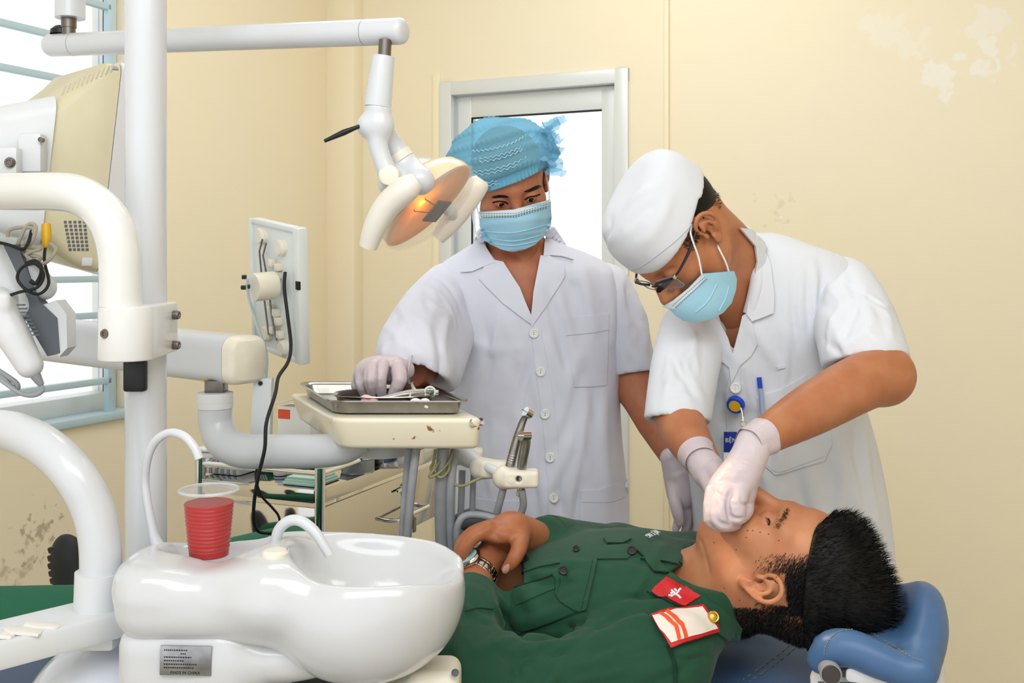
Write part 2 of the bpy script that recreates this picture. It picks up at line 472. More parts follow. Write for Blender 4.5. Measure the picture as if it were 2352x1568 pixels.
    def cutpoly(s, poly, dmin, dmax, k=0.0):
        """remove the prism seen through a pixel polygon between two depths"""
        pts = np.array([tuple(P(x, y, d)) for x, y in poly for d in (dmin, dmax)])
        q = s.sub(pts.min(0) - 0.02, pts.max(0) + 0.02)
        if q is None: return
        sl, X, Y, Z = q; U = CXP + FPX * X / Y + 0 * Z; V = HYP + FPX * (CAMZ - Z) / Y + 0 * X; Y = Y + 0 * X + 0 * Z
        n = len(poly); best = None; ins = np.zeros(U.shape, bool)
        for i in range(n):
            x0, y0 = poly[i]; x1, y1 = poly[(i + 1) % n]; ex, ey = x1 - x0, y1 - y0
            t = np.clip(((U - x0) * ex + (V - y0) * ey) / (ex * ex + ey * ey + 1e-9), 0, 1)
            d2 = (U - x0 - t * ex) ** 2 + (V - y0 - t * ey) ** 2
            best = d2 if best is None else np.minimum(best, d2)
            if y0 != y1: ins ^= ((y0 > V) != (y1 > V)) & (U < (x1 - x0) * (V - y0) / (y1 - y0) + x0)
        d = np.sqrt(best) * Y / FPX; d = np.where(ins, -d, d)
        d = np.maximum(d, np.maximum(dmin - Y, Y - dmax))
        s.d[sl] = -smin(-s.d[sl], d, k)
    def ripple(s, fn, amp):
        """displace near the surface by amp * fn(X, Y, Z)"""
        X, Y, Z = s.ax[0][:, None, None], s.ax[1][None, :, None], s.ax[2][None, None, :]
        s.d -= (amp * fn(X, Y, Z)).astype(np.float32)
    def mesh(s, relax=1):
        d = s.d.copy(); d[0] = d[-1] = 1; d[:, 0] = d[:, -1] = 1; d[:, :, 0] = d[:, :, -1] = 1
        I = d < 0
        c = np.zeros(tuple(s.n - 1), np.int8)
        for a in (0, 1):
            for b in (0, 1):
                for e in (0, 1):
                    c += I[a:s.n[0] - 1 + a, b:s.n[1] - 1 + b, e:s.n[2] - 1 + e]
        act = (c > 0) & (c < 8); idx = np.argwhere(act)
        vid = np.full(c.shape, -1, np.int32); vid[act] = np.arange(len(idx))
        cor = {}
        for a in (0, 1):
            for b in (0, 1):
                for e in (0, 1): cor[(a, b, e)] = d[idx[:, 0] + a, idx[:, 1] + b, idx[:, 2] + e]
        acc = np.zeros((len(idx), 3)); cnt = np.zeros(len(idx))
        for ax in range(3):
            for o in ((0, 0), (0, 1), (1, 0), (1, 1)):
                p = [0, 0, 0]; oth = [i for i in range(3) if i != ax]; p[oth[0]], p[oth[1]] = o; qv = list(p); qv[ax] = 1
                a, b = cor[tuple(p)], cor[tuple(qv)]; x = (a < 0) != (b < 0)
                t = np.where(x, a / np.where(x, a - b, 1), 0)
                pos = np.tile(np.array(p, float), (len(idx), 1)); pos[:, ax] = t
                acc += pos * x[:, None]; cnt += x
        V = s.lo + s.h * (idx + acc / cnt[:, None]); Fs = []
        for ax in range(3):
            u, v = [(1, 2), (2, 0), (0, 1)][ax]
            A = [slice(None)] * 3; B = [slice(None)] * 3; A[ax] = slice(0, -1); B[ax] = slice(1, None)
            e = I[tuple(A)] != I[tuple(B)]; ei = np.argwhere(e)
            ei = ei[(ei[:, u] > 0) & (ei[:, v] > 0) & (ei[:, u] < s.n[u] - 1) & (ei[:, v] < s.n[v] - 1)]
            fl = I[tuple(A)][ei[:, 0], ei[:, 1], ei[:, 2]]
            def g(du, dv):
                j = ei.copy(); j[:, u] += du; j[:, v] += dv; return vid[j[:, 0], j[:, 1], j[:, 2]]
            qd = np.stack([g(-1, -1), g(0, -1), g(0, 0), g(-1, 0)], 1)
            Fs.append(np.where(fl[:, None], qd, qd[:, ::-1]))
        Fq = np.concatenate(Fs); Fq = Fq[(Fq >= 0).all(1)]
        for _ in range(relax):
            sm = np.zeros_like(V); n2 = np.zeros(len(V))
            for i in range(4):
                a, b = Fq[:, i], Fq[:, (i + 1) % 4]
                for c3 in range(3):
                    sm[:, c3] += np.bincount(a, V[b, c3], len(V)) + np.bincount(b, V[a, c3], len(V))
                n2 += np.bincount(a, minlength=len(V)) + np.bincount(b, minlength=len(V))
            V = 0.5 * V + 0.5 * sm / np.maximum(n2, 1)[:, None]
        return V.astype(np.float32), Fq.astype(np.int32)
def njoin(*gs):
    V = []; Fc = []; o = 0
    for v, f in gs: V.append(v); Fc.append(f + o); o += len(v)
    return np.concatenate(V), np.concatenate(Fc)
def bvh_of(g): return BVHTree.FromPolygons([tuple(map(float, v)) for v in g[0]], [tuple(map(int, f)) for f in g[1]])
EYE = Vector((0, 0, CAMZ))
def ray(b, x, y, far=9.0):
    """the surface point seen at pixel x, y"""
    dr = P(x, y, 1.0) - EYE; dr.normalize()
    l, n, i, d = b.ray_cast(EYE, dr, far)
    if l is None: return None
    if n.dot(dr) > 0: n = -n
    return l, n, dr
def patch(b, poly, off=0.002, thick=0.003, maxe=14.0, smooth=False, lift=None):
    """a sheet with thickness lying on a surface, outlined in pixels"""
    if smooth: poly = [tuple(q) for q in cr(poly, 5, True)]
    bm = bmesh.new(); vs_ = [bm.verts.new((x, y, 0)) for x, y in poly]; bm.faces.new(vs_)
    bmesh.ops.triangulate(bm, faces=bm.faces[:])
    for _ in range(7):
        ed = [e for e in bm.edges if e.calc_length() > maxe]
        if not ed: break
        bmesh.ops.subdivide_edges(bm, edges=ed, cuts=1)
        bmesh.ops.triangulate(bm, faces=bm.faces[:])
        bmesh.ops.beautify_fill(bm, faces=bm.faces[:], edges=[e for e in bm.edges if not e.is_boundary])
    bm.verts.index_update(); bnd = [(e.verts[0].index, e.verts[1].index) for e in bm.edges if e.is_boundary]
    px = [(v.co.x, v.co.y) for v in bm.verts]; Fc = [tuple(v.index for v in f.verts) for f in bm.faces]; bm.free()
    hits = [ray(b, *p) for p in px]
    ok = [i for i, h in enumerate(hits) if h]
    if not ok: return [], []
    top = []; bot = []
    for i, h in enumerate(hits):
        if h is None:
            j = min(ok, key=lambda j: (px[j][0] - px[i][0]) ** 2 + (px[j][1] - px[i][1]) ** 2); hj = hits[j]
            dr = (P(*px[i], 1.0) - EYE).normalized(); l = EYE + dr * (hj[0] - EYE).length; n = hj[1]
        else: l, n, dr = h
        e = (n - dr).normalized(); o = off + (lift(*px[i]) if lift else 0)
        top.append(l + e * o); bot.append(l + e * (o - thick))
    nV = len(top)
    return top + bot, Fc + [tuple(i + nV for i in f[::-1]) for f in Fc] + [(a, b2, b2 + nV, a + nV) for a, b2 in bnd]
def seam(b, pts, r, off=0.0, smooth=6, seg=6):
    q = cr(pts, smooth) if smooth and len(pts) > 2 else pts
    if len(q) == 2:
        q = [(q[0][0] + (q[1][0] - q[0][0]) * t / 10, q[0][1] + (q[1][1] - q[0][1]) * t / 10) for t in range(11)]
    o = []
    for p in q:
        h = ray(b, p[0], p[1])
        if h: o.append(h[0] + (h[1] - h[2]).normalized() * off)
    return gtube(o, r, seg) if len(o) > 1 else ([], [])
def at_surface(b, x, y, off=0.0):
    l, n, dr = ray(b, x, y); return l + n * off, n
# ================================================================== room shell
U_B = Vector((0.909, -0.416, 0)).normalized()          # along the back wall, to the right
N_B = Vector((-U_B.y * -1, -U_B.x, 0)); N_B = Vector((U_B.y, -U_B.x, 0))   # into the room
B0 = Vector((0.09, 4.1, 0))
CORNER = B0 - U_B * 0.93
U_L = N_B.copy()                                       # along the left wall, from the corner towards the camera
N_L = U_B.copy()
def hit(px, py, p0, n):
    dr = P(px, py, 1.0) - EYE; t = (p0 - EYE).dot(n) / dr.dot(n); return EYE + dr * t
def sb(px, py=600):                                    # (distance along back wall from the corner, height) at a pixel
    h = hit(px, py, CORNER, N_B); return (h - CORNER).dot(U_B), h.z
def slw(px, py=600):
    h = hit(px, py, CORNER, N_L); return (h - CORNER).dot(U_L), h.z
def wallm(u, n):                                       # local x along wall, y up, z out of the wall into the room
    m = Matrix((u, Vector((0, 0, 1)), n)).transposed().to_4x4(); m.translation = CORNER; return m
MB, ML = wallm(U_B, N_B), wallm(U_L, N_L)
def wall_mat():
    m = bpy.data.materials.new('yellow_wall_paint'); m.use_nodes = True; nt = m.node_tree; b = nt.nodes['Principled BSDF']
    b.inputs['Roughness'].default_value = 0.42; b.inputs['Specular IOR Level'].default_value = 0.45
    tc = nn(nt, 'ShaderNodeTexCoord'); ob = tc.outputs['Object']
    n1 = nn(nt, 'ShaderNodeTexNoise'); n1.inputs['Scale'].default_value = 1.6; n1.inputs['Detail'].default_value = 6; nt.links.new(ob, n1.inputs[0])
    r1 = nn(nt, 'ShaderNodeMapRange'); r1.inputs[1].default_value = .35; r1.inputs[2].default_value = .7; nt.links.new(n1.outputs['Fac'], r1.inputs[0])
    m1 = nn(nt, 'ShaderNodeMix', data_type='RGBA'); m1.inputs[6].default_value = lin((249, 235, 203)); m1.inputs[7].default_value = lin((247, 234, 206))
    nt.links.new(r1.outputs[0], m1.inputs[0]); last = m1.outputs[2]
    def blot(center, rad, scale, lo, hi, col, str_=1.0, squash=(1, 1, 1)):
        nonlocal last
        vm = nn(nt, 'ShaderNodeVectorMath', operation='DISTANCE')
        mp = nn(nt, 'ShaderNodeMapping'); mp.vector_type = 'POINT'; mp.inputs['Scale'].default_value = squash; nt.links.new(ob, mp.inputs[0])
        nt.links.new(mp.outputs[0], vm.inputs[0]); vm.inputs[1].default_value = tuple(c * q for c, q in zip(center, squash))
        fall = nn(nt, 'ShaderNodeMapRange'); fall.inputs[1].default_value = rad; fall.inputs[2].default_value = 0.0; fall.inputs[3].default_value = -0.25; fall.inputs[4].default_value = 0.12
        nt.links.new(vm.outputs['Value'], fall.inputs[0])
        nz = nn(nt, 'ShaderNodeTexNoise'); nz.inputs['Scale'].default_value = scale; nz.inputs['Detail'].default_value = 6; nt.links.new(ob, nz.inputs[0])
        ad = nn(nt, 'ShaderNodeMath', operation='ADD'); nt.links.new(nz.outputs['Fac'], ad.inputs[0]); nt.links.new(fall.outputs[0], ad.inputs[1])
        mr = nn(nt, 'ShaderNodeMapRange'); mr.inputs[1].default_value = lo; mr.inputs[2].default_value = hi; mr.inputs[4].default_value = str_
        nt.links.new(ad.outputs[0], mr.inputs[0])
        mx = nn(nt, 'ShaderNodeMix', data_type='RGBA'); mx.inputs[7].default_value = lin(col)
        nt.links.new(mr.outputs[0], mx.inputs[0]); nt.links.new(last, mx.inputs[6]); last = mx.outputs[2]
    blot(hit(2240, 150, CORNER, N_B), 0.36, 9, 0.50, 0.53, (250, 243, 228), 0.9, (1, 1, 2.0))   # repainted patches
    blot(hit(2290, 45, CORNER, N_B), 0.26, 12, 0.52, 0.56, (249, 241, 224), 0.8, (1, 1, 1.4))
    blot(hit(2040, 70, CORNER, N_B), 0.25, 11, 0.52, 0.57, (249, 240, 220), 0.7, (1, 1, 1.3))
    blot(hit(95, 1230, CORNER, N_L), 0.20, 40, 0.56, 0.66, (120, 96, 60), 0.5)                  # grime low on the window wall
    blot(hit(30, 1330, CORNER, N_L), 0.25, 28, 0.56, 0.68, (140, 118, 80), 0.4)
    blot(hit(1790, 480, CORNER, N_B), 0.2, 26, 0.60, 0.68, (200, 178, 130), 0.25)
    nt.links.new(last, b.inputs['Base Color'])
    n2 = nn(nt, 'ShaderNodeTexNoise'); n2.inputs['Scale'].default_value = 7; n2.inputs['Detail'].default_value = 3; nt.links.new(ob, n2.inputs[0])
    bp = nn(nt, 'ShaderNodeBump'); bp.inputs['Strength'].default_value = 0.10; bp.inputs['Distance'].default_value = 0.02
    nt.links.new(n2.outputs['Fac'], bp.inputs['Height']); nt.links.new(bp.outputs[0], b.inputs['Normal'])
    return m
M['wall'] = wall_mat()
M['floor'] = pm('floor_tile', (206, 198, 184), 0.3, var=3, rgb2=(196, 188, 174))
M['ceiling'] = pm('ceiling_paint', (240, 238, 230), 0.8)
CEIL = 3.1
def slab(x0, x1, y0, y1, m, t=0.18):                  # a wall piece behind the wall plane
    return gbox(((x0 + x1) / 2, (y0 + y1) / 2, -t / 2), ((x1 - x0) / 2, (y1 - y0) / 2, t / 2), 0, m)
dx0, dtop0 = sb(1012, 190); dx1, dtop1 = sb(1445, 157); DT = (dtop0 + dtop1) / 2
wx0 = slw(305)[0]; wx1 = wx0 + 1.9
WZ0 = slw(200, 967)[1]; WZ1 = 2.45
struct('wall_back', join(slab(-0.2, dx0, 0, CEIL, MB), slab(dx1, 4.6, 0, CEIL, MB), slab(dx0, dx1, DT, CEIL, MB)), 'wall')
struct('wall_left', join(slab(0, wx0, 0, CEIL, ML), slab(wx1, 5.6, 0, CEIL, ML), slab(wx0, wx1, 0, WZ0, ML), slab(wx0, wx1, WZ1, CEIL, ML)), 'wall')
struct('wall_right', gbox((4.58, CEIL / 2, 2.8), (0.09, CEIL / 2, 2.9), 0, MB), 'wall')
cen = CORNER + U_B * 2.2 + N_B * 2.8
fm = frame(cen, (0, 0, 1), U_B)
struct('floor', gbox((0, 0, -0.05), (2.45, 2.85, 0.05), 0, fm), 'floor')
struct('ceiling', gbox((0, 0, CEIL + 0.05), (2.45, 2.85, 0.05), 0, fm), 'ceiling')
# corner pilaster and the raised strips on the back wall
p0 = sb(764)[0]; p1 = sb(834)[0]; p2 = sb(1527)[0]; p3 = sb(1538)[0]
struct('trim_1', gbox(((p0 + p1) / 2, CEIL / 2, 0.02), ((p1 - p0) / 2, CEIL / 2, 0.05), 0.012, MB), 'wall')
struct('trim_2', gbox(((p2 + p3) / 2, CEIL / 2, 0.004), ((p3 - p2) / 2, CEIL / 2, 0.010), 0.003, MB), 'wall')
q0 = sb(995)[0]; q1 = sb(1012)[0]
struct('trim_3', gbox(((q0 + q1) / 2, (DT + 0.04) / 2, 0.0), ((q1 - q0) / 2, (DT + 0.04) / 2, 0.008), 0.003, MB), pm('pale_trim', (250, 238, 204), 0.5))

# ---- door in the back wall
door = bpy.data.objects.new('door_1', None); COL.objects.link(door); door['kind'] = 'structure'; door.location = MB @ Vector(((dx0 + dx1) / 2, 0, 0))
fw = 0.055
mk('door_frame', join(gbox((dx0 + fw / 2, DT / 2, -0.03), (fw / 2, DT / 2, 0.045), 0.004, MB), gbox((dx1 - fw / 2, DT / 2, -0.03), (fw / 2, DT / 2, 0.045), 0.004, MB),
                      gbox(((dx0 + dx1) / 2, DT - fw / 2, -0.03), ((dx1 - dx0) / 2, fw / 2, 0.0445), 0.004, MB)), 'aluminium', door)
lx0, lx1, lt = dx0 + fw + 0.012, dx1 - fw - 0.002, DT - fw - 0.004
rw = 0.062; zt = sb(1240, 258)[1]
mk('door_leaf', join(gbox((lx0 + rw / 2, lt / 2, -0.045), (rw / 2, lt / 2, 0.022), 0.005, MB), gbox((lx1 - rw / 2, lt / 2, -0.045), (rw / 2, lt / 2, 0.022), 0.005, MB),
                     gbox(((lx0 + lx1) / 2, (lt + zt) / 2, -0.045), ((lx1 - lx0) / 2 - rw + .003, (lt - zt) / 2, 0.02), 0.004, MB),
                     gbox(((lx0 + lx1) / 2, 0.42, -0.045), ((lx1 - lx0) / 2 - rw + .003, 0.41, 0.016), 0.004, MB)), 'aluminium', door)
mk('glass_pane', gbox(((lx0 + lx1) / 2, (zt + 0.83) / 2, -0.05), ((lx1 - lx0) / 2 - rw, (zt - 0.83) / 2, 0.003), 0, MB), 'glass', door)
mk('gasket', join(gbox(((lx0 + lx1) / 2, zt - 0.003, -0.028), ((lx1 - lx0) / 2 - rw, 0.003, 0.004), 0, MB), gbox((lx0 + rw + 0.002, (zt + .83) / 2, -0.028), (0.0025, (zt - .83) / 2, 0.004), 0, MB)), 'black_rubber', door)
# ---- barred window in the left wall
win = bpy.data.objects.new('window_1', None); COL.objects.link(win); win['kind'] = 'structure'; win.location = ML @ Vector(((wx0 + wx1) / 2, WZ0, 0))
ww = 0.024
mk('window_frame', join(gbox((wx0 + ww / 2, (WZ0 + WZ1) / 2, -0.11), (ww / 2, (WZ1 - WZ0) / 2, 0.04), 0.003, ML), gbox((wx1 - ww / 2, (WZ0 + WZ1) / 2, -0.11), (ww / 2, (WZ1 - WZ0) / 2, 0.04), 0.003, ML),
                        gbox(((wx0 + wx1) / 2, WZ1 - ww / 2, -0.11), ((wx1 - wx0) / 2, ww / 2, 0.039), 0.003, ML), gbox(((wx0 + wx1) / 2, WZ0 + 0.035, -0.11), ((wx1 - wx0) / 2, 0.035, 0.039), 0.003, ML),
                        gbox(((wx0 + wx1) / 2, (WZ0 + WZ1) / 2, -0.11), (0.03, (WZ1 - WZ0) / 2, 0.03), 0.003, ML)), 'aluminium', win)
mk('gasket', gbox((wx0 + ww + 0.004, (WZ0 + WZ1) / 2, -0.085), (0.006, (WZ1 - WZ0) / 2 - 0.02, 0.012), 0, ML), 'black_rubber', win)
mk('glass_pane', gbox(((wx0 + wx1) / 2, (WZ0 + WZ1) / 2, -0.125), ((wx1 - wx0) / 2 - ww, (WZ1 - WZ0) / 2 - 0.05, 0.003), 0, ML), 'glass', win)
mk('window_sill', gbox(((wx0 + wx1) / 2, WZ0 + 0.004, -0.03), ((wx1 - wx0) / 2 - 0.002, 0.012, 0.05), 0.003, ML), 'bar_paint', win)
gv = slw(259)[0]
bx = lambda x, z, hx, hz: gbox((x, z, -0.015), (hx, hz, 0.011), 0.002, ML)
for z in [slw(0, y)[1] for y in (-58, 48, 151, 253, 352, 450, 548, 645, 738)] + [slw(0, 908)[1]]:
    mk('window_bar', bx((gv + wx1) / 2, z, (wx1 - gv) / 2, 0.010), 'bar_paint', win)
mk('bar_post', bx(gv, (WZ0 + WZ1) / 2, 0.014, (WZ1 - WZ0) / 2 - 0.004), 'bar_paint', win)
mk('bar_post', bx(wx1 - 0.1, (WZ0 + WZ1) / 2, 0.014, (WZ1 - WZ0) / 2 - 0.004), 'bar_paint', win)
for z in [slw(0, y)[1] for y in (352, 840)]:
    mk('bar_stub', bx((wx0 + gv) / 2, z, (gv - wx0) / 2, 0.010), 'bar_paint', win)
# ================================================================== dental unit column with bent support pipes
DP = 1.52
pole_x = P(335, 600, DP)
unit = thing('dental_unit', 'white glossy vertical pole of the dental unit with clamp block and bent white pipes', 'dental unit', (pole_x.x, DP, 0))
zt_, zb_ = 2.45, P(335, 1400, DP).z
mk('pole', grod((pole_x.x, DP, zb_ - 0.35), (pole_x.x, DP, zt_), S(46, DP), 40, 0.004), 'white_gloss', unit)
# clamp block round pole and pipe
DT1 = 1.39
tx = P(277, 600, DT1)
def hull2(a, ra, b, rb, n=14):
    a, b = Vector(a), Vector(b); d = math.atan2(b.y - a.y, b.x - a.x); o = []
    for k in range(n + 1):
        t = d + math.pi / 2 + math.pi * k / n; o.append((a.x + ra * math.cos(t), a.y + ra * math.sin(t)))
    for k in range(n + 1):
        t = d - math.pi / 2 + math.pi * k / n; o.append((b.x + rb * math.cos(t), b.y + rb * math.sin(t)))
    return o
zc0, zc1 = P(300, 827, DT1).z, P(300, 703, DT1).z
clamp = mk('clamp_block', gprism(hull2((tx.x + .006, DT1 + .005), 0.036, (pole_x.x, DP), 0.044), zc0, zc1, None, 0.003), pm('clamp_white', (232, 231, 229), 0.3, coat=0.2), unit)
for px, py, d in ((243, 766, 1.365), (405, 723, 1.5), (405, 792, 1.5)):
    c = P(px, py, d); n = Vector((-0.3, -1, 0)) if px < 300 else Vector((1, -0.15, 0))
    mk('screw', glathe([(0.0022, .003), (0.003, .0045), (0.0055, .0045), (0.0065, .002), (0.0065, -.012)], 16, frame(c, n)), 'dark_steel', clamp)
mk('cable_port', gbox(P(311, 862, DP - 0.032), (S(25, DP), 0.008, S(36, DP)), 0.004), 'black', unit)
# upper pipe: comes in from the left, bends down into the clamp block
mk('bent_pipe', gtube([P(-160, 440, 1.55), P(0, 440, 1.49), P(120, 440, 1.43), P(178, 447, 1.41), P(225, 475, 1.40), P(258, 520, 1.392), P(274, 580, DT1), P(277, 640, DT1), P(277, 704, DT1)],
                       [S(42, 1.5)] * 3 + [S(45, 1.42)] * 2 + [S(47.5, 1.39)] * 4, 36, 6), pm('pipe_white', (236, 236, 233), 0.24, coat=0.4), unit)
# lower pipe: comes in from the left, bends down on to the flat bracket
DL = 1.36
mk('bent_pipe', gtube([P(-120, 985, 1.5), P(-20, 984, 1.44), P(40, 994, 1.41), P(110, 1030, 1.38), P(170, 1090, DL), P(211, 1165, DL), P(229, 1240, DL), P(232, 1320, DL)],
                       [S(43, 1.45)] * 2 + [S(46, 1.38)] * 6, 36, 6), 'white_gloss', unit)
mk('pipe_collar', grod(P(225, 1398, DL), P(228, 1312, DL), S(53, DL), 36, 0.004), 'white_plastic', unit)
# flat bracket below the collar running to the left
bm_ = frame(P(70, 1440, 1.30), (0, 0, 1), P(225, 1400, 1.36) - P(-60, 1470, 1.25))
mk('bracket_arm', gbox((0, 0, -0.012), (0.175, 0.045, 0.017), 0.006, bm_), 'white_plastic', unit)
mk('bracket_seat', gbox(P(235, 1445, DL + .01), (0.026, 0.03, 0.020), 0.008), 'white_plastic', unit)
# rounded base housing
fb = Field(P(20, 1460, 1.55) - Vector((0.1, 0.35, 0.35)), P(460, 1420, 1.55) + Vector((0.05, 0.12, 0.05)), 0.006)
c = P(255, 1650, 1.42)
fb.ell(c, (0.115, 0.12, 0.115)); fb.ell(c + Vector((0.06, 0.02, -0.03)), (0.12, 0.12, 0.10), k=0.05)
fb.loft(c - Vector((0, 0, 0.3)), (0, 0, 1), (1, 0, 0), [(0, .03, 0, .14, .13), (.15, .03, 0, .13, .13), (.3, .02, 0, .11, .11)], k=0.03)
mk('base_housing', fb.mesh(), pm('base_white', (226, 230, 238), 0.12, coat=0.6), unit, 180)
mk('stub_post', grod(P(291, 1520, 1.40), P(291, 1430, 1.40), S(20, 1.4), 24, 0.002), 'white_plastic', unit)
mk('stub_ring', grod(P(291, 1462, 1.40), P(291, 1420, 1.40), S(25, 1.4), 28, 0.004), 'white_gloss', unit)
# floor column that carries it all
mk('floor_column', grod((c.x + .03, 1.42, 0.012), (c.x + .03, 1.42, c.z - 0.15), 0.11, 32, 0.01), 'white_plastic', unit)
mk('foot_plate', gprism([(p[0], p[1]) for p in rrect(0.2, 0.26, 0.06)], 0, 0.012, frame((c.x + .03, 1.42, 0), (0, 0, 1))), 'grey_plastic', unit)
# ---- paper scraps lying on the flat bracket
for i, (cx, cy, w, h, a, lb) in enumerate(((55, 1405, 52, 17, 12, 'torn piece of white tissue at the far end of the flat white bracket'), (100, 1428, 50, 14, 10, 'larger torn strip of tissue on the flat white bracket nearest the collar'), (15, 1434, 20, 12, -10, 'small scrap of tissue at the left picture edge on the bracket'))):
    rr = random.Random(i + 3); base = P(cx, cy, 1.335 - (225 - cx) * .0004); n = 14; poly = []
    for k in range(n):
        t = 2 * math.pi * k / n; q = rr.uniform(0.82, 1.1)
        poly.append((S(w, 1.33) * math.copysign(abs(math.cos(t)) ** .5, math.cos(t)) * q * .8, S(h, 1.33) * 3.2 * math.copysign(abs(math.sin(t)) ** .5, math.sin(t)) * q * .4))
    z = bm_.translation.z + 0.0052
    tag(mk('tissue_scrap', gprism(poly, 0, 0.004, frame((base.x, base.y, z), (0.16, 0.03, 1), (1, 0.15, 0)), 0.001), 'tissue'), lb, 'tissue', 'tissue scraps on the bracket')

# ================================================================== cuspidor
DB = 1.345
def cz(py, d): return P(0, py, d).z
cus = thing('cuspidor', 'white porcelain spittoon basin with cup well and curved spouts in front of the patient', 'cuspidor', P(640, 1500, DB) - Vector((0, 0, 0.1)))
ZR = CAMZ - 735 / FPX * 1.255                                        # rim height
fb = Field(P(240, 1600, DB) - Vector((0, 0.2, 0.0)), P(1110, 1170, DB) + Vector((0.03, 0.22, 0.03)), 0.0032)
bc = Vector((P(838, 0, DB).x, DB, ZR)); lc = Vector((P(480, 0, DB).x, DB + 0.02, ZR))
e3 = np.eye(3)
fb.ell(bc + Vector((0, 0, -0.052)), (S(224, DB), 0.122, 0.098))                               # bowl
fb.ell(bc + Vector((0.035, 0, -0.03)), (S(160, DB), 0.112, 0.066), k=0.02)
fb.box(lc + Vector((0.0, -0.005, -0.038)), (S(180, DB), 0.105, 0.047), 0.042, None, k=0.045)  # cup side
fb.ell(bc + Vector((-0.105, 0.0, -0.032)), (0.08, 0.106, 0.05), k=0.03)
fb.half((0, DB, ZR + 0.002), (0, 0.06, 1), 0.012)
# raised back ridge and wall between bowl and cup well
fb.ell(bc + Vector((-0.105, -0.005, -0.008)), (0.042, 0.075, 0.026), k=0.05)
fb.ell(lc + Vector((-0.06, -0.02, -0.01)), (0.05, 0.075, 0.022), k=0.03)
fb.chain([bc + Vector(v) for v in ((-.19, .085, -.012), (-.10, .096, -.006), (.0, .100, -.008), (.07, .082, -.012), (.105, .045, -.018))], [0.016] * 5, k=0.02, smooth=12)
# bowl cavity and cup well
fb.ell(bc + Vector((0.012, 0.0, 0.004)), (S(186, DB), 0.094, 0.062), cut=True, k=0.022)
fb.ell(bc + Vector((0.03, 0.0, 0.012)), (S(172, DB), 0.088, 0.05), cut=True, k=0.02)
fb.box(lc + Vector((0.002, 0.025, 0.014)), (0.068, 0.052, 0.038), 0.03, None, cut=True, k=0.016)
ubody = fb.mesh(2)
mk('basin', ubody, 'white_porcelain', cus, 180)
fb2 = Field(P(260, 1640, DB) - Vector((0, 0.2, 0)), P(860, 1330, DB) + Vector((0, 0.2, 0)), 0.004)
pc = Vector((P(452, 0, DB).x, DB + 0.012, P(0, 1480, DB).z))
fb2.box(pc, (S(142, DB), 0.092, S(86, DB)), 0.03)
fb2.ell(pc + Vector((0.09, 0, 0.0)), (0.10, 0.085, 0.040), k=0.04); fb2.ell(pc + Vector((0.14, 0.01, -0.004)), (0.09, 0.08, 0.026), k=0.03)
mk('pedestal', fb2.mesh(2), 'white_porcelain', cus, 180)
cb = bvh_of(ubody)
npl = frame(P(427, 1516, DB - 0.0835), (0, -1, 0.02), (1, 0, -0.02))
plate = mk('nameplate', gbox((0, 0, 0.0005), (S(59, 1.26), S(34, 1.26), 0.0012), 0.0006, npl), pm('plate_foil', (176, 176, 176), 0.28, 1.0, var=22, rgb2=(120, 120, 122)), cus, label='silver foil nameplate with fine dark print')
rr = random.Random(4); tg = []
for k, ln in enumerate((11, 3, 12, 9, 15, 14)):
    y = 0.0125 - k * 0.0042; x = -0.026 + (0.02 if ln < 5 else 0)
    for j in range(ln):
        wd = rr.uniform(0.0012, 0.0024); tg.append(gbox((x + wd / 2, y, 0.0019), (wd / 2, 0.0007, 0.0002), 0, npl)); x += wd + 0.0009
tg.append(text_geo('MADE IN CHINA', 0.0048, 0.0002, npl @ Matrix.Translation((0, -0.0145, 0.0019))))
mk('nameplate_print', join(*tg), 'black', plate, None)
# spouts
fsp = mk('cup_filler_spout', gtube([P(362, 1252, 1.40), P(352, 1222, 1.40), P(338, 1150, 1.40), P(333, 1100, 1.40), P(340, 1050, 1.39), P(358, 1012, 1.38), P(390, 993, 1.37), P(424, 1002, 1.36), P(447, 1028, 1.355), P(458, 1054, 1.352)],
                                [S(15, 1.4), S(11, 1.4)] + [S(9.5, 1.4)] * 8, 18, 5), 'white_gloss', cus)
bsp = mk('bowl_spout', gtube([P(630, 1285, 1.36), P(632, 1250, 1.36), P(641, 1216, 1.355), P(664, 1196, 1.35), P(692, 1197, 1.345), P(722, 1220, 1.34), P(745, 1255, 1.335), P(757, 1275, 1.333)], [S(12.5, 1.36)] * 6 + [S(11, 1.35)] * 2, 18, 5), 'white_gloss', cus)
h = ray(cb, 632, 1272)
mk('spout_base', glathe([(0.0, .006), (0.013, .0055), (0.0165, .002), (0.017, -.02)], 24, frame(h[0], (0, 0, 1))), 'cream_plastic', bsp)
mk('drain_nipple', grod(P(660, 1570, DB), P(660, 1530, DB), S(10, DB), 16, 0.001), 'cream_plastic', cus)
mk('bracket_pin', grod(P(836, 1590, 1.34), P(834, 1540, 1.34), S(13, 1.34), 16, 0.001), 'steel', cus)
mk('basin_bracket', gbox(P(640, 1585, DB + .02), (0.11, 0.03, 0.016), 0.006), 'dark_grey', cus)
mk('basin_column', grod(P(450, 1590, DB + .03), (c.x + 0.1, 1.42, 0.45), 0.05, 24, .004), 'white_plastic', cus)
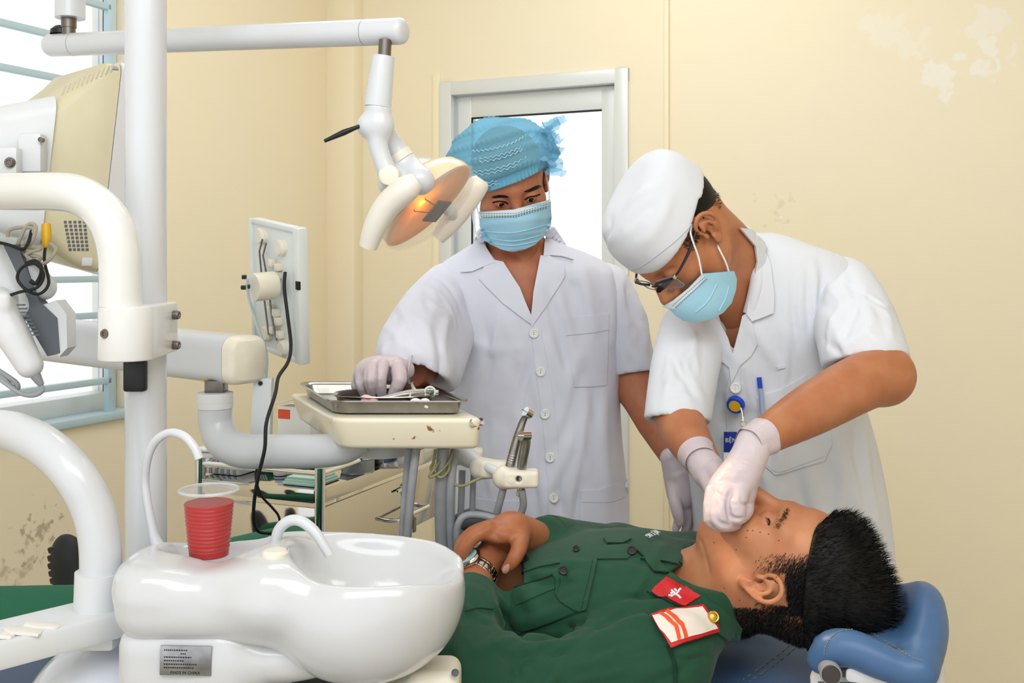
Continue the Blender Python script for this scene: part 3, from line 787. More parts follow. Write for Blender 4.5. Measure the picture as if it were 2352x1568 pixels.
# ---- cup of red mouthwash standing in the well
cd = 1.365
ct = P(480, 1122, cd); czb = cz(1281, cd)
hh = ct.z - czb; r0, r1 = S(46, cd), S(60, cd)
cup = thing('plastic_cup', 'clear ribbed plastic cup filled with red mouthwash standing on the white basin', 'cup', (ct.x, cd, czb))
cm = Matrix.Translation((ct.x, cd, czb))
pr = [(0.0, 0.002), (r0 * .92, 0.0015)]; NR = 60
for i in range(NR + 1):
    t = i / NR; r = r0 + (r1 - r0) * t
    if 0.10 < t < 0.80: r += 0.0007 * math.sin(t * 2 * math.pi * 17)
    pr.append((r, hh * (0.01 + 0.95 * t)))
pr += [(r1 + .001, hh * .965), (r1 + .0045, hh * .972), (r1 + .0055, hh * .985), (r1 + .004, hh), (r1 + .001, hh), (r1 - .0008, hh * .985)]
mk('cup_wall', glathe(pr, 48, cm), 'clear_plastic', cup)
lv = 0.80; pl_ = [(0.0, 0.004), (r0 - .002, 0.004)]
for i in range(NR + 1):
    t = lv * i / NR; r = r0 + (r1 - r0) * t - 0.0012
    if 0.10 < t: r += 0.0007 * math.sin(t * 2 * math.pi * 17)
    pl_.append((r, 0.004 + hh * 0.95 * t))
pl_.append((0.0, 0.004 + hh * .95 * lv))
mk('mouthwash', glathe(pl_, 48, cm), 'red_drink', cup)
mk('cup_rim', glathe([(r1 + .003 + .0022 * math.cos(a), hh * .985 + .0022 * math.sin(a)) for a in [2 * math.pi * k / 8 for k in range(9)]], 48, cm), clear_mat('cup_rim_clear', (236, 240, 244), .4, .1), cup)
# ---- white handpiece block below the basin
hb = thing('suction_holder', 'white plastic suction holder block at the bottom edge below the basin', 'holder', P(1000, 1640, 1.36))
fb = Field(P(860, 1660, 1.36) - Vector((0, .08, 0)), P(1090, 1500, 1.36) + Vector((0, .08, 0)), 0.003)
fb.box(P(1000, 1570, 1.36), (S(58, 1.36), 0.04, S(48, 1.36)), 0.016); fb.box(P(925, 1590, 1.36), (S(50, 1.36), 0.03, S(30, 1.36)), 0.01, k=0.02)
mk('holder_body', fb.mesh(), 'cream_plastic', hb, 180)
mk('screw', glathe([(0, .001), (.004, .001), (.005, -.003)], 14, frame(P(1046, 1546, 1.32), (0.2, -1, .1))), 'dark_grey', hb)
mk('support_rod', grod(P(1000, 1600, 1.36), P(800, 1680, 1.38), 0.012), 'grey_plastic', hb)

# ================================================================== operating light
DA0, DA1 = 1.95, 1.62
ol = thing('operating_light', 'white overhead dental lamp on a long horizontal arm with two thick handles', 'dental lamp', P(160, -40, 1.9))
a0, a1 = P(120, 104, DA0), P(930, 71, DA1); ra0, ra1 = S(26, DA0), S(31, DA1)
ad = (a1 - a0).normalized()
def capsule(a, b, ra, rb, n=6, seg=32):
    t = (b - a).normalized(); pts = []; rs = []
    for k in range(n + 1):
        an = math.pi / 2 * k / n; pts.append(a - t * ra * .8 * math.cos(an)); rs.append(max(ra * math.sin(an), 1e-4))
    for k in range(n + 1):
        an = math.pi / 2 * k / n; pts.append(b + t * rb * .55 * math.sin(an)); rs.append(max(rb * (math.cos(an) ** .5), 1e-4))
    return gtube(pts, rs, seg)
arm = mk('arm', capsule(a0, a1 - ad * 0.01, ra0, ra1), 'white_gloss', ol)
for t in (0.075, 0.905):
    p = a0 + (a1 - a0) * t; r = ra0 + (ra1 - ra0) * t
    mk('arm_joint_line', gtube([p, p + ad * 0.0012], r * 1.006, 32), 'grey_plastic', arm)
    mk('screw', glathe([(0, .001), (.0025, .001), (.0025, -.003)], 10, frame(p + Vector((0, -r, 0)) + ad * (-0.012 if t < .5 else -.004), (0, -1, 0))), 'black', arm)
mk('hanger_cap', grod(P(161, 42, 1.93), P(161, -160, 1.93), S(33, 1.93), 32, 0.006), 'white_gloss', ol)
mk('hanger_pin', join(grod(P(158, 95, 1.93), P(158, 35, 1.93), S(15, 1.93), 20), grod(P(158, 64, 1.93), P(158, 40, 1.93), S(17, 1.93), 20, .001)), 'dark_steel', ol)
mk('black_grommet', glathe([(0, .012), (.012, .011), (.02, .004), (.021, -.004)], 20, frame(P(142, 74, 1.95), (0, 0, 1))), 'black', ol)
mk('upper_arm', gtube([P(161, -150, 1.93), P(200, -190, 1.8), P(290, -195, 1.6), (pole_x.x, DP, 2.02)], 0.024, 24, 6), 'white_gloss', ol)
mk('arm_pin', grod(P(885, 92, DA1), P(882, 150, DA1), S(15, DA1), 20), 'dark_steel', ol)
mk('lamp_stem', grod(P(881, 130, DA1), P(868, 246, DA1), S(26, DA1), 32, 0.003, S(31, DA1)), 'white_gloss', ol)
fb = Field(P(790, 480, 1.62) - Vector((0, .09, .02)), P(1010, 220, 1.62) + Vector((0.02, .09, .02)), 0.0022)
D = 1.62
fb.cone(P(869, 244, D), P(872, 285, D), S(31, D), S(29, D))
fb.cone(P(850, 287, D), P(874, 287, D), S(30, D), S(28, D), k=0.008)
fb.chain([P(872, 290, D), P(868, 330, D), P(880, 372, D), P(893, 402, D)], [S(28, D), S(23, D), S(22, D), S(24, D)], k=0.01, smooth=3)
fb.chain([P(880, 300, D + .03), P(905, 340, D + .04), P(940, 385, D + .04), P(965, 415, D + .02)], [S(27, D), S(27, D), S(30, D), S(34, D)], k=0.012, smooth=3)
fb.ell(P(905, 420, D + .04), (S(38, D), 0.03, S(36, D)), k=0.02)
fb.half(P(869, 245, D), (0.1, 0, 1), 0.001)
mk('yoke', fb.mesh(2), 'white_gloss', ol, 180)
mk('yoke_band', gtube([P(915, 353, D + .04), P(926, 368, D + .04)], S(29.5, D), 24), 'cream_plastic', ol)
piv = mk('pivot_cap', glathe([(0, .004), (.012, .0038), (.0155, .0015), (.016, -.012)], 28, frame(P(893, 402, D - .013), (-.1, -1, 0))), 'cream_plastic', ol)
mk('lever_boss', glathe([(0, .006), (.012, .005), (.018, .0), (.02, -.012)], 24, frame(P(834, 290, D), (-1, -.5, -.1))), 'white_gloss', ol)
mk('lever', gtube([P(838, 285, D - .01), P(815, 294, D - .012), P(790, 304, D - .012), P(745, 324, D - .012)], [S(4, D), S(5, D), S(7, D), S(4, D)], 14), 'black', ol, label='black adjusting lever')
# lamp head
HC = P(985, 473, 1.70)
HN = (P(1680, 1200, 1.5) - HC).normalized()
maj = (P(1083, 385, 1.70) - P(893, 562, 1.70)); maj = (maj - HN * maj.dot(HN)).normalized()
hm = frame(HC, HN, maj)
RA, RB = S(126, 1.7), S(88, 1.7)
def edisc(prof, n=56):                       # rings of (scale, height) on the oval head
    rings = []
    for sc, h_ in prof: rings.append([hm @ Vector((RA * sc * math.cos(2 * math.pi * k / n), RB * sc * math.sin(2 * math.pi * k / n), h_)) for k in range(n)])
    return rings
mk('reflector', gloft(edisc([(1.0, 0.0), (0.97, -0.012), (0.88, -0.026), (0.7, -0.040), (0.45, -0.050), (0.2, -0.054), (0.22, -0.060), (0.5, -0.056), (0.75, -0.045), (0.94, -0.03), (1.02, -0.012), (1.03, 0.0)]), True), pm('reflector_peach', (252, 214, 168), 0.22, 0.1, var=10, rgb2=(252, 232, 200)), ol, 60)
mk('clear_shield', gloft(edisc([(1.035, -0.004), (1.04, 0.004), (1.0, 0.013), (0.85, 0.023), (0.6, 0.030), (0.3, 0.033), (0.02, 0.034)]), False), 'lamp_shield', ol, 60)
mk('shield_rim', gtube([hm @ Vector((RA * 1.04 * math.cos(a), RB * 1.04 * math.sin(a), 0.002)) for a in [2 * math.pi * k / 48 for k in range(49)]], 0.0032, 8), 'clear_plastic', ol)
mk('bulb_shield', gbox((0.0, -0.012, 0.012), (0.0225, 0.0225, 0.002), 0.0018, hm @ Matrix.Rotation(0.3, 4, 'Z')), 'dark_grey', ol)
mk('bulb_wire', join(gtube([hm @ Vector(v) for v in ((-.008, .012, .012), (-.022, .03, .002), (-.01, .036, -.02))], .0011, 6), gtube([hm @ Vector(v) for v in ((.008, .012, .012), (.004, .034, .002), (.01, .036, -.02))], .0011, 6)), 'dark_steel', ol)
mk('bulb', grod(hm @ Vector((-.004, .03, -.03)), hm @ Vector((-.004, .028, -.004)), 0.006, 12, .003), pm('bulb_glow', (255, 214, 150), 0.3, emit=((255, 190, 110), 45.0)), ol)
mk('bulb_base', grod(hm @ Vector((-.004, .03, -.05)), hm @ Vector((-.004, .03, -.028)), 0.009, 14, .002), 'chrome', ol)
mk('shield_seam', gtube([hm @ Vector((RA * x, -.0, 0.034 * (1 - x * x) ** .5 + .0015)) for x in np.linspace(-.98, .98, 21)], .0012, 6), 'clear_plastic', ol)
mk('lamp_back', gloft([[hm @ Vector((RA * s_ * math.cos(2 * math.pi * k / 32), RB * s_ * math.sin(2 * math.pi * k / 32), h_)) for k in range(32)] for s_, h_ in ((.72, -.043), (.6, -.062), (.42, -.078), (.25, -.086), (.05, -.089))], True), 'white_gloss', ol)
mk('handle', gtube([P(958, 415, 1.60), P(935, 432, 1.60), P(892, 470, 1.61), P(862, 520, 1.62), P(846, 566, 1.63)], [S(20, 1.6), S(31, 1.6), S(30.5, 1.6), S(27, 1.6), S(22, 1.6)], 28, 6), pm('handle_white', (238, 232, 222), 0.3, coat=.2), ol)
mk('handle', gtube([P(1106, 412, 1.79), P(1098, 424, 1.79), P(1068, 468, 1.79), P(1030, 516, 1.79), P(1004, 548, 1.79)], [S(17, 1.8), S(25, 1.8), S(26, 1.8), S(24, 1.8), S(17, 1.8)], 28, 6), pm('handle_white_b', (240, 232, 220), 0.3, coat=.2, var=45, rgb2=(120, 80, 50), thr=(.72, .74)), ol)
mk('handle_bracket', join(gtube([P(905, 440, 1.62), P(930, 455, 1.66), hm @ Vector((-.01, .03, -.06))], .011, 12, 4), gtube([P(1040, 500, 1.79), P(1030, 480, 1.76), hm @ Vector((.02, -.02, -.05))], .011, 12, 4)), 'white_gloss', ol)
sl_ = bpy.data.lights.new('operating_beam', 'SPOT'); sl_.energy = 11; sl_.color = (1.0, 0.72, 0.42); sl_.spot_size = math.radians(16); sl_.spot_blend = .6; sl_.shadow_soft_size = .02
so = bpy.data.objects.new('operating_beam', sl_); COL.objects.link(so); so.location = HC + HN * .06; so.rotation_euler = HN.to_track_quat('-Z', 'Y').to_euler()
so.parent = ol; so.matrix_parent_inverse = Matrix.Translation(-ol.location)
# ================================================================== delivery arm with instrument table
dl = thing('delivery_table', 'cream instrument table with rust specks on a thick white curved arm', 'instrument table', P(497, 1010, 1.85))
g1 = pm('arm_grey', (214, 217, 222), 0.32, coat=0.2)
al, ar = P(60, 772, 2.22), P(560, 826, 1.86)
axd = (ar - al).normalized(); upv = Vector((0, 0, 1)); upv = (upv - axd * upv.dot(axd)).normalized()
def armring(c, s_, hw=0.044, hh_=0.043, r=0.024):
    side = axd.cross(upv); return [c + side * (p[0] * s_) + upv * (p[1] * s_) for p in rrect(hw, hh_, r, 6)]
mk('main_arm', gloft([armring(al, 1), armring(P(552, 825, 1.865), 1)]), g1, dl)
e0 = P(553, 825, 1.864)
mk('arm_end_cap', gloft([armring(e0, 1.0), armring(e0 + axd * .012, .99), armring(e0 + axd * .02, .93), armring(e0 + axd * .025, .8)]), 'cream_plastic', dl)
mk('screw', glathe([(.002, .002), (.0045, .003), (.006, .001), (.006, -.006)], 16, frame(P(496, 859, 1.845), (-.4, -1, -.1))), 'steel', dl)
mk('arm_post', gbox(P(497, 888, 1.86), (S(22, 1.86), .017, S(16, 1.86)), .003), 'dark_steel', dl)
mk('yellow_wire', gtube([P(465, 872, 1.87), P(475, 882, 1.86), P(485, 892, 1.86)], .0018, 8, 4), 'yellow', dl)
rv = S(39, 1.82)
mk('swan_neck', gtube([P(494, 912, 1.85), P(494, 935, 1.85), P(496, 975, 1.85), P(515, 1015, 1.84), P(560, 1035, 1.83), P(630, 1036, 1.82), P(720, 1036, 1.81), P(790, 1030, 1.80), P(840, 1015, 1.80)],
                       [rv, rv, rv, rv * 1.03, rv * 1.03, rv, rv * .98, rv * .9, rv * .6], 36, 6), pm('neck_grey', (206, 209, 214), 0.28, coat=0.3), dl)
mk('neck_collar', join(grod(P(494, 936, 1.85), P(494, 901, 1.85), S(40.5, 1.85), 36, .003), grod(P(494, 922, 1.85), P(494, 920, 1.85), S(41, 1.85), 36)), 'white_plastic', dl)
# table: cream slab with a slanted pale side
TZ = CAMZ - 362 / FPX * 1.72
tl = lambda x, d: (x - CXP) / FPX * d
A_ = Vector((tl(768, 1.72), 1.72)); B_ = Vector((tl(1113, 1.72), 1.72)); C_ = Vector((tl(662, 2.06), 2.06)); Dd = Vector((tl(985, 2.06), 2.06))
bm = bmesh.new()
def v3(p, z): return bm.verts.new((p.x, p.y, z))
tp_ = [v3(q, TZ) for q in (A_, B_, Dd, C_)]; TH = .052
bt_ = [v3(q, TZ - TH) for q in (A_ + Vector((.010, .012)), B_ + Vector((-.004, .012)), Dd, C_ + Vector((.02, 0)))]
bm.faces.new(tp_); bm.faces.new(bt_[::-1])
for i in range(4): bm.faces.new((tp_[i], bt_[i], bt_[(i + 1) % 4], tp_[(i + 1) % 4]))
bmesh.ops.recalc_face_normals(bm, faces=bm.faces[:])
vert = [e for e in bm.edges if abs(e.verts[0].co.z - e.verts[1].co.z) > .03]
bmesh.ops.bevel(bm, geom=vert, offset=.022, segments=5, profile=.5, affect='EDGES')
hor = [e for e in bm.edges if abs(e.verts[0].co.z - e.verts[1].co.z) < .001 and len(e.link_faces) == 2 and abs(e.link_faces[0].normal.z - e.link_faces[1].normal.z) > .5]
bmesh.ops.bevel(bm, geom=hor, offset=.008, segments=4, profile=.5, affect='EDGES')
mk('table_shell', from_bm(bm), 'cream_stain', dl, 50)
mid = (A_ + B_ + C_ + Dd) / 4
mk('front_badge', gprism(rrect(.016, .007, .005), 0, .003, frame((B_.x - .014, 1.732, TZ - .008), (.7, -.7, .35), (.7, .7, 0)), .001), 'chrome', dl)
# underside boss, handpiece cradle
mk('table_boss', grod((mid.x, mid.y, TZ - .09), (mid.x, mid.y, TZ - .04), .045, 24, .006), 'white_plastic', dl)
cr0 = P(1075, 1050, 1.86)
mk('cradle_arm', gtube([P(1040, 1030, 1.90), P(1075, 1050, 1.86), P(1110, 1068, 1.82), P(1150, 1088, 1.79)], [S(22, 1.86), S(23, 1.86), S(12, 1.82), S(12, 1.8)], 20, 4), 'white_plastic', dl)
for i, (x, y, d, sc) in enumerate(((1055, 1045, 1.88, .9), (1120, 1075, 1.83, .95), (1175, 1096, 1.79, 1.0))):
    ff = Field(P(x, y, d) - Vector((.07, .06, .05)), P(x, y, d) + Vector((.07, .06, .05)), .0018)
    cc = P(x, y, d); cc2 = P(x + 30 * sc, y + 2, d - .01)
    ff.cone(cc + Vector((-.012, 0, 0)), cc2, .021 * sc, .014 * sc); ff.box(cc + Vector((.016, -.004, 0)), (.03 * sc, .02 * sc, .014 * sc), .006, k=.008)
    ff.cone(cc + Vector((.012, -.05, .002)), cc + Vector((.012, .05, .002)), .0055, cut=True)
    hd = mk('handpiece_cradle', ff.mesh(1), 'cream_plastic', dl, 180)
    mk('knob', glathe([(0, .006), (.006, .005), (.008, .001), (.008, -.006)], 18, frame(cc + Vector((0, -.02 * sc, 0)), (.0, -1, .1))), 'cream_plastic', hd)
# hoses under the table
hz = lambda pts, r, n='hose', m_='hose_grey': mk(n, gtube(Pl(pts), r, 12, 6), m_, dl)
hz([(940, 1030, 1.80), (934, 1100, 1.80), (928, 1180, 1.80), (923, 1300, 1.82), (930, 1450, 1.88)], S(9.5, 1.8))
hz([(957, 1028, 1.78), (950, 1080, 1.77), (940, 1180, 1.78), (934, 1300, 1.80), (945, 1450, 1.86)], S(9.5, 1.8))
hz([(1018, 1030, 1.80), (1014, 1100, 1.80), (1012, 1200, 1.82), (1016, 1330, 1.84), (1000, 1450, 1.88)], S(14, 1.8))
hz([(1045, 1034, 1.82), (1036, 1100, 1.80), (1034, 1200, 1.82), (1040, 1330, 1.84), (1020, 1450, 1.88)], S(11, 1.8))
hz([(1062, 1080, 1.88), (1060, 1130, 1.87), (1058, 1200, 1.87), (1060, 1320, 1.9)], S(8, 1.85))
hz([(1088, 1085, 1.88), (1086, 1130, 1.87), (1084, 1200, 1.87), (1080, 1320, 1.9)], S(7, 1.85))
hz([(1156, 1122, 1.79), (1146, 1160, 1.80), (1136, 1190, 1.82), (1110, 1220, 1.86)], S(8.5, 1.8))
hz([(1198, 1125, 1.78), (1202, 1160, 1.79), (1190, 1188, 1.80), (1160, 1196, 1.80), (1110, 1184, 1.80), (1070, 1184, 1.80), (1052, 1206, 1.80), (1050, 1250, 1.81), (1056, 1330, 1.84)], S(8.5, 1.8))
for pts in ([(1010, 1060, 1.79), (995, 1080, 1.78), (986, 1095, 1.78), (1005, 1088, 1.78), (1030, 1062, 1.79), (1040, 1040, 1.8)], [(1000, 1032, 1.79), (996, 1060, 1.79), (990, 1078, 1.79), (1012, 1096, 1.78), (1030, 1080, 1.79), (1032, 1060, 1.79)], [(1040, 1110, 1.8), (1060, 1116, 1.79), (1085, 1106, 1.79), (1108, 1096, 1.8)]):
    hz(pts, S(3.4, 1.8), 'thin_tube', pm('olive_tube', (150, 148, 104), 0.35))
mk('hose_bracket', gtube(Pl([(1046, 1206, 1.88), (1080, 1190, 1.88), (1130, 1195, 1.88), (1190, 1200, 1.88)]), [.016, .018, .014, .010], 12, 3), 'dark_grey', dl)
# ---- handpieces standing in the cradles
def handpiece(pts, rs, head, label, hl):
    b = P(*pts[0]); t = thing('handpiece', label, 'handpiece', b, 'dental handpieces in the cradles')
    mk('handle', gtube(Pl(pts), rs, 20, 4), 'steel_brushed', t)
    for k in range(4):
        p = P(*pts[0]).lerp(P(*pts[1]), .25 + .1 * k); q = P(*pts[0]).lerp(P(*pts[1]), .28 + .1 * k)
        mk('grip_ring', gtube([p, q], rs[0] * 1.05, 18), 'chrome', t)
    hc, ax = P(*head), Vector(hl)
    mk('turbine_head', grod(hc - ax * .009, hc + ax * .009, .0085, 20, .002), 'chrome', t)
    mk('bur', grod(hc, hc + ax * .022, .0011, 8), 'steel', t)
    mk('tail', grod(P(*pts[0]), P(*pts[0]) + (P(*pts[0]) - P(*pts[1])).normalized() * .022, rs[0] * .8, 16), 'chrome', t)
r_ = S(11, 1.8)
handpiece([(1170, 1075, 1.79), (1184, 1020, 1.79), (1200, 970, 1.79), (1208, 955, 1.785)], [r_, r_ * .95, r_ * .75, r_ * .6], (1213, 948, 1.78), 'slim dark steel handpiece with small angled head at the top', (-.5, -.3, .35))
handpiece([(1196, 1110, 1.785), (1200, 1060, 1.78), (1207, 1020, 1.775), (1206, 1003, 1.772)], [r_ * .9, r_ * 1.0, r_ * 1.05, r_ * 1.1], (1205, 1000, 1.765), 'thick steel handpiece with round end facing the camera', (-.75, -.65, .1))
# ================================================================== trays and instruments on the table
def tray(name, label, c, hx, hy, sh, z, hgt, r, m_, cat='tray'):
    """shallow dish: sheared rounded rectangle, sh = sideways shift per metre of depth"""
    T = thing(name, label, cat, (c[0], c[1], z))
    def ring(ex, zz): return [Vector((c[0] + p[0] + sh * p[1], c[1] + p[1], z + zz)) for p in rrect(hx + ex, hy + ex, r + ex * .5, 6)]
    mk('dish', gloft([ring(-.012, 0), ring(-.004, .002), ring(0, hgt * .8), ring(.006, hgt), ring(.0085, hgt + .0005), ring(.009, hgt - .002), ring(.005, hgt - .003), ring(-.0015, hgt * .8), ring(-.006, .0035), ring(-.014, .002)], True), m_, T)
    return T, ring
shx = (C_.x - A_.x) / (C_.y - A_.y)
sheart = ((C_.x + Dd.x) - (A_.x + B_.x)) / 2 / (C_.y - A_.y)
tc0 = Vector(((A_.x + B_.x + C_.x + Dd.x) / 4 - .006, 1.895, 0))
tray('steel_tray', 'large shallow stainless steel tray lying on the cream instrument table', tc0, .112, .132, sheart, TZ + .001, .024, .025, pm('tray_steel', (150, 146, 140), 0.27, 1.0, var=30, rgb2=(170, 166, 160)))
kc = P(885, 930, 1.84)
KZ = TZ + .0045
kt = thing('kidney_dish', 'small oval steel dish with instruments and pink cotton inside the large tray', 'dish', (kc.x, kc.y, KZ))
def kring(sx, zz, n=36): return [Vector((kc.x + .088 * sx * math.copysign(abs(math.cos(a)) ** .8, math.cos(a)), kc.y + .058 * sx * math.copysign(abs(math.sin(a)) ** .8, math.sin(a)), KZ + zz)) for a in [2 * math.pi * k / n for k in range(n)]]
mk('dish', gloft([kring(.88, 0), kring(.93, .004), kring(.97, .020), kring(1.03, .024), kring(1.04, .0225), kring(.985, .019), kring(.95, .018), kring(.91, .005), kring(.86, .002)], True), pm('dish_steel', (160, 154, 146), 0.25, 1.0), kt)
iz = KZ + .022
def at2(px, py, d): return P(px, py, d)
tw = thing('forceps', 'long steel tweezers lying across the small dish', 'forceps', P(960, 900, 1.82))
mk('blade', gtube([P(835, 925, 1.79), P(880, 916, 1.80), P(940, 905, 1.81), P(1000, 900, 1.83)], [.0012, .0022, .0032, .0032], 10, 4, flat=1.6), 'steel_brushed', tw)
mk('blade', gtube([P(845, 921, 1.81), P(890, 912, 1.82), P(945, 901, 1.83), P(1000, 899, 1.84)], [.0012, .0022, .0032, .0032], 10, 4, flat=1.6), 'steel_brushed', tw)
mk('hinge', gbox(P(992, 901, 1.835), (.012, .006, .0045), .002), 'steel', tw)
sy = thing('syringe', 'clear plastic syringe with white barrel lying in the small dish', 'syringe', P(930, 925, 1.80))
mk('barrel', gtube([P(878, 924, 1.80), P(942, 918, 1.81)], .007, 16), pm('syringe_clear', (232, 236, 238), 0.2, trans=.3), sy)
mk('plunger', gtube([P(942, 918, 1.81), P(985, 912, 1.82)], .004, 12), 'paper', sy)
mk('finger_flange', gbox(P(943, 917, 1.81), (.0015, .008, .012), .001), 'paper', sy)
mk('thumb_loop', gtube([P(985, 912, 1.82) + Vector((.002 + .009 * math.sin(a), 0, .009 - .009 * math.cos(a))) for a in [2 * math.pi * k / 16 for k in range(17)]], .002, 8), 'paper', sy)
ca = thing('carpule_cap', 'clear plastic needle cap standing up behind the tweezers', 'needle cap', P(948, 898, 1.84))
mk('cap_body', gtube([P(955, 902, 1.83), P(950, 892, 1.84), P(946, 882, 1.84), P(945, 878, 1.84)], [.005, .0035, .0025, .0045], 12, 4), pm('cap_clear', (220, 226, 226), 0.15, trans=.4), ca)
mk('cap_flange', gbox(P(955, 900, 1.83), (.011, .006, .0015), .001), pm('cap_white', (226, 230, 230), 0.3), ca)
for i, (x, y, d, col, lb) in enumerate(((848, 921, 1.79, (244, 190, 184), 'pink blood-stained cotton roll in the small dish'), (968, 927, 1.78, (246, 244, 242), 'white cotton ball at the right end of the small dish'))):
    f_ = Field(P(x, y, d) - Vector((.03,) * 3), P(x, y, d) + Vector((.03,) * 3), .0016)
    cc = P(x, y, d); rr = random.Random(i)
    for k in range(7): f_.ell(cc + Vector((rr.uniform(-.014, .014), rr.uniform(-.008, .008), rr.uniform(-.003, .004))), (.009, .008, .0065), k=.004)
    tag(mk('cotton_wad', f_.mesh(2), pm('cotton_%s' % ('pink' if i == 0 else 'white'), col, .95), None, 180), lb, 'cotton', 'cotton in the dish')
me_ = thing('mesh_strainer', 'small round steel mesh cup in the small dish', 'strainer', P(970, 918, 1.81))
mk('mesh_cup', glathe([(.004, -.008), (.010, -.006), (.014, .002), (.0145, .006), (.013, .006), (.012, .002)], 20, frame(P(972, 915, 1.815), (-.3, -.3, .8))), 'steel', me_)
# ================================================================== light box (film viewer) seen from behind
DV = 2.02
lb_ = thing('film_viewer', 'white wall-mount style X-ray film viewer on a bent bracket, seen from behind', 'film viewer', P(600, 1000, 1.90))
vTL, vTR, vBR, vBL = P(562, 499, 2.06), P(672, 524, 1.93), P(700, 848, 1.93), P(606, 792, 2.06)
ux = (vTR - vTL).normalized(); vy = (vTL - vBL); vy = (vy - ux * vy.dot(ux)).normalized(); vz = ux.cross(vy)
W2, H2 = (vTR - vTL).length / 2, (vTL - vBL).length / 2
vm = Matrix((ux, vy, vz)).transposed().to_4x4(); vm.translation = (vTL + vTR + vBR + vBL) / 4
if vz.y > 0: pass
back_s = 1 if vz.y < 0 else -1
vw = pm('viewer_white', (234, 238, 234), 0.4)
mk('viewer_case', gbox((0, 0, -.008 * back_s), (W2, H2, .008), .002, vm), vw, lb_)
mk('viewer_rim', join(gbox((W2 - .008, 0, -.006 * back_s), (.010, H2 + .002, .011), .003, vm), gbox((-W2 + .003, 0, -.006 * back_s), (.005, H2, .010), .002, vm), gbox((0, H2 - .003, -.006 * back_s), (W2 - .01, .005, .0095), .002, vm), gbox((0, -H2 + .003, -.006 * back_s), (W2 - .01, .005, .0095), .002, vm)), vw, lb_)
for (x, y) in ((-.45, .78), (.35, .68), (-.35, -.72), (.35, -.85)):
    mk('corner_boss', glathe([(0, .012), (.012, .012), (.016, .008), (.016, 0)], 20, vm @ Matrix.Translation((x * W2, y * H2, 0)) @ (Matrix.Scale(back_s, 4, (0, 0, 1)))), 'cream_plastic', lb_)
for (x, y) in ((0, .42), (.25, .38), (.2, .25), (-.1, -.3), (0.1, -.33), (.2, -.45), (-.05, -.62), (.25, -.65)):
    mk('clip', gbox((x * W2, y * H2, .006 * back_s), (.006, .007, .006), .001, vm), 'cream_plastic', lb_)
for pts in ([(-.15, .7), (-.3, .5), (-.12, .1), (0, -.4), (.18, -.75)], [(-.3, .75), (-.45, .55), (-.35, 0), (-.15, -.7)]):
    mk('spring_rod', gtube([vm @ Vector((x * W2, y * H2, .010 * back_s)) for x, y in pts], .0018, 8), 'dark_steel', lb_)
mk('switch', gbox((W2 - .002, .18 * H2, .004 * back_s), (.005, .008, .003), .001, vm), 'black', lb_)
kn0 = vm @ Vector((-.1 * W2, .02 * H2, .0)); kdir = vz * back_s
mk('swivel_knob', grod(P(628, 655, 1.96), P(580, 660, 1.93), S(33, 1.93), 28, .004), 'cream_plastic', lb_)
mk('swivel_bolt', grod(P(628, 663, 1.95), P(648, 664, 1.97), S(9, 1.95), 16), 'chrome', lb_)
for x, y in ((560, 636), (558, 660), (568, 658)): mk('nut', grod(P(x + 6, y, 1.92), P(x - 4, y, 1.92), S(5, 1.92), 6), 'black', lb_)
mk('bracket_strip', gtube(Pl([(568, 640, 1.92), (570, 680, 1.92), (590, 745, 1.91), (612, 815, 1.90), (609, 880, 1.90)]), .009, 4, 4, flat=.35, up=(1, 0, 0)), pm('strip_metal', (214, 228, 232), 0.3, .3), lb_)
mk('bracket_post', gloft([[Vector(P(x0 + (x1 - x0) * u, y, 1.89)) + Vector((0, dd, 0)) for u, dd in ((0, -.01), (1, -.01), (1, .012), (0, .012))] for x0, x1, y in ((586, 627, 868), (585, 626, 880), (577, 622, 1015))]), 'white_plastic', lb_, 30)
mk('post_screw', glathe([(0, .001), (.004, .001), (.004, -.004)], 12, frame(P(598, 880, 1.878), (0, -1, 0))), 'black', lb_)
cord = mk('power_cord', gtube(Pl([(655, 625, 1.93), (653, 660, 1.92), (660, 720, 1.91), (668, 790, 1.90), (662, 830, 1.88), (640, 865, 1.84), (632, 905, 1.80), (612, 970, 1.76), (608, 1030, 1.75), (594, 1090, 1.76), (584, 1150, 1.80), (583, 1195, 1.85), (592, 1218, 1.9), (615, 1224, 1.95), (650, 1222, 2.0)]), S(4.2, 1.85), 10, 6), 'black_rubber')
tag(cord, 'black power cord hanging down from the film viewer past the curved arm', 'cord')
tag(mk('thin_cord', gtube(Pl([(600, 1072, 1.83), (588, 1082, 1.83), (590, 1110, 1.83), (602, 1140, 1.85), (625, 1165, 1.88), (640, 1185, 1.92), (644, 1210, 1.98)]), S(3, 1.85), 8, 6), 'black_rubber'), 'thin black cord loop hanging below the curved arm beside the thicker cord', 'cord')
# ================================================================== CRT monitor on the left
DM = 1.85
crt = thing('crt_monitor', 'bulky beige-white CRT monitor seen from behind beside the barred window', 'monitor', P(150, 650, DM))
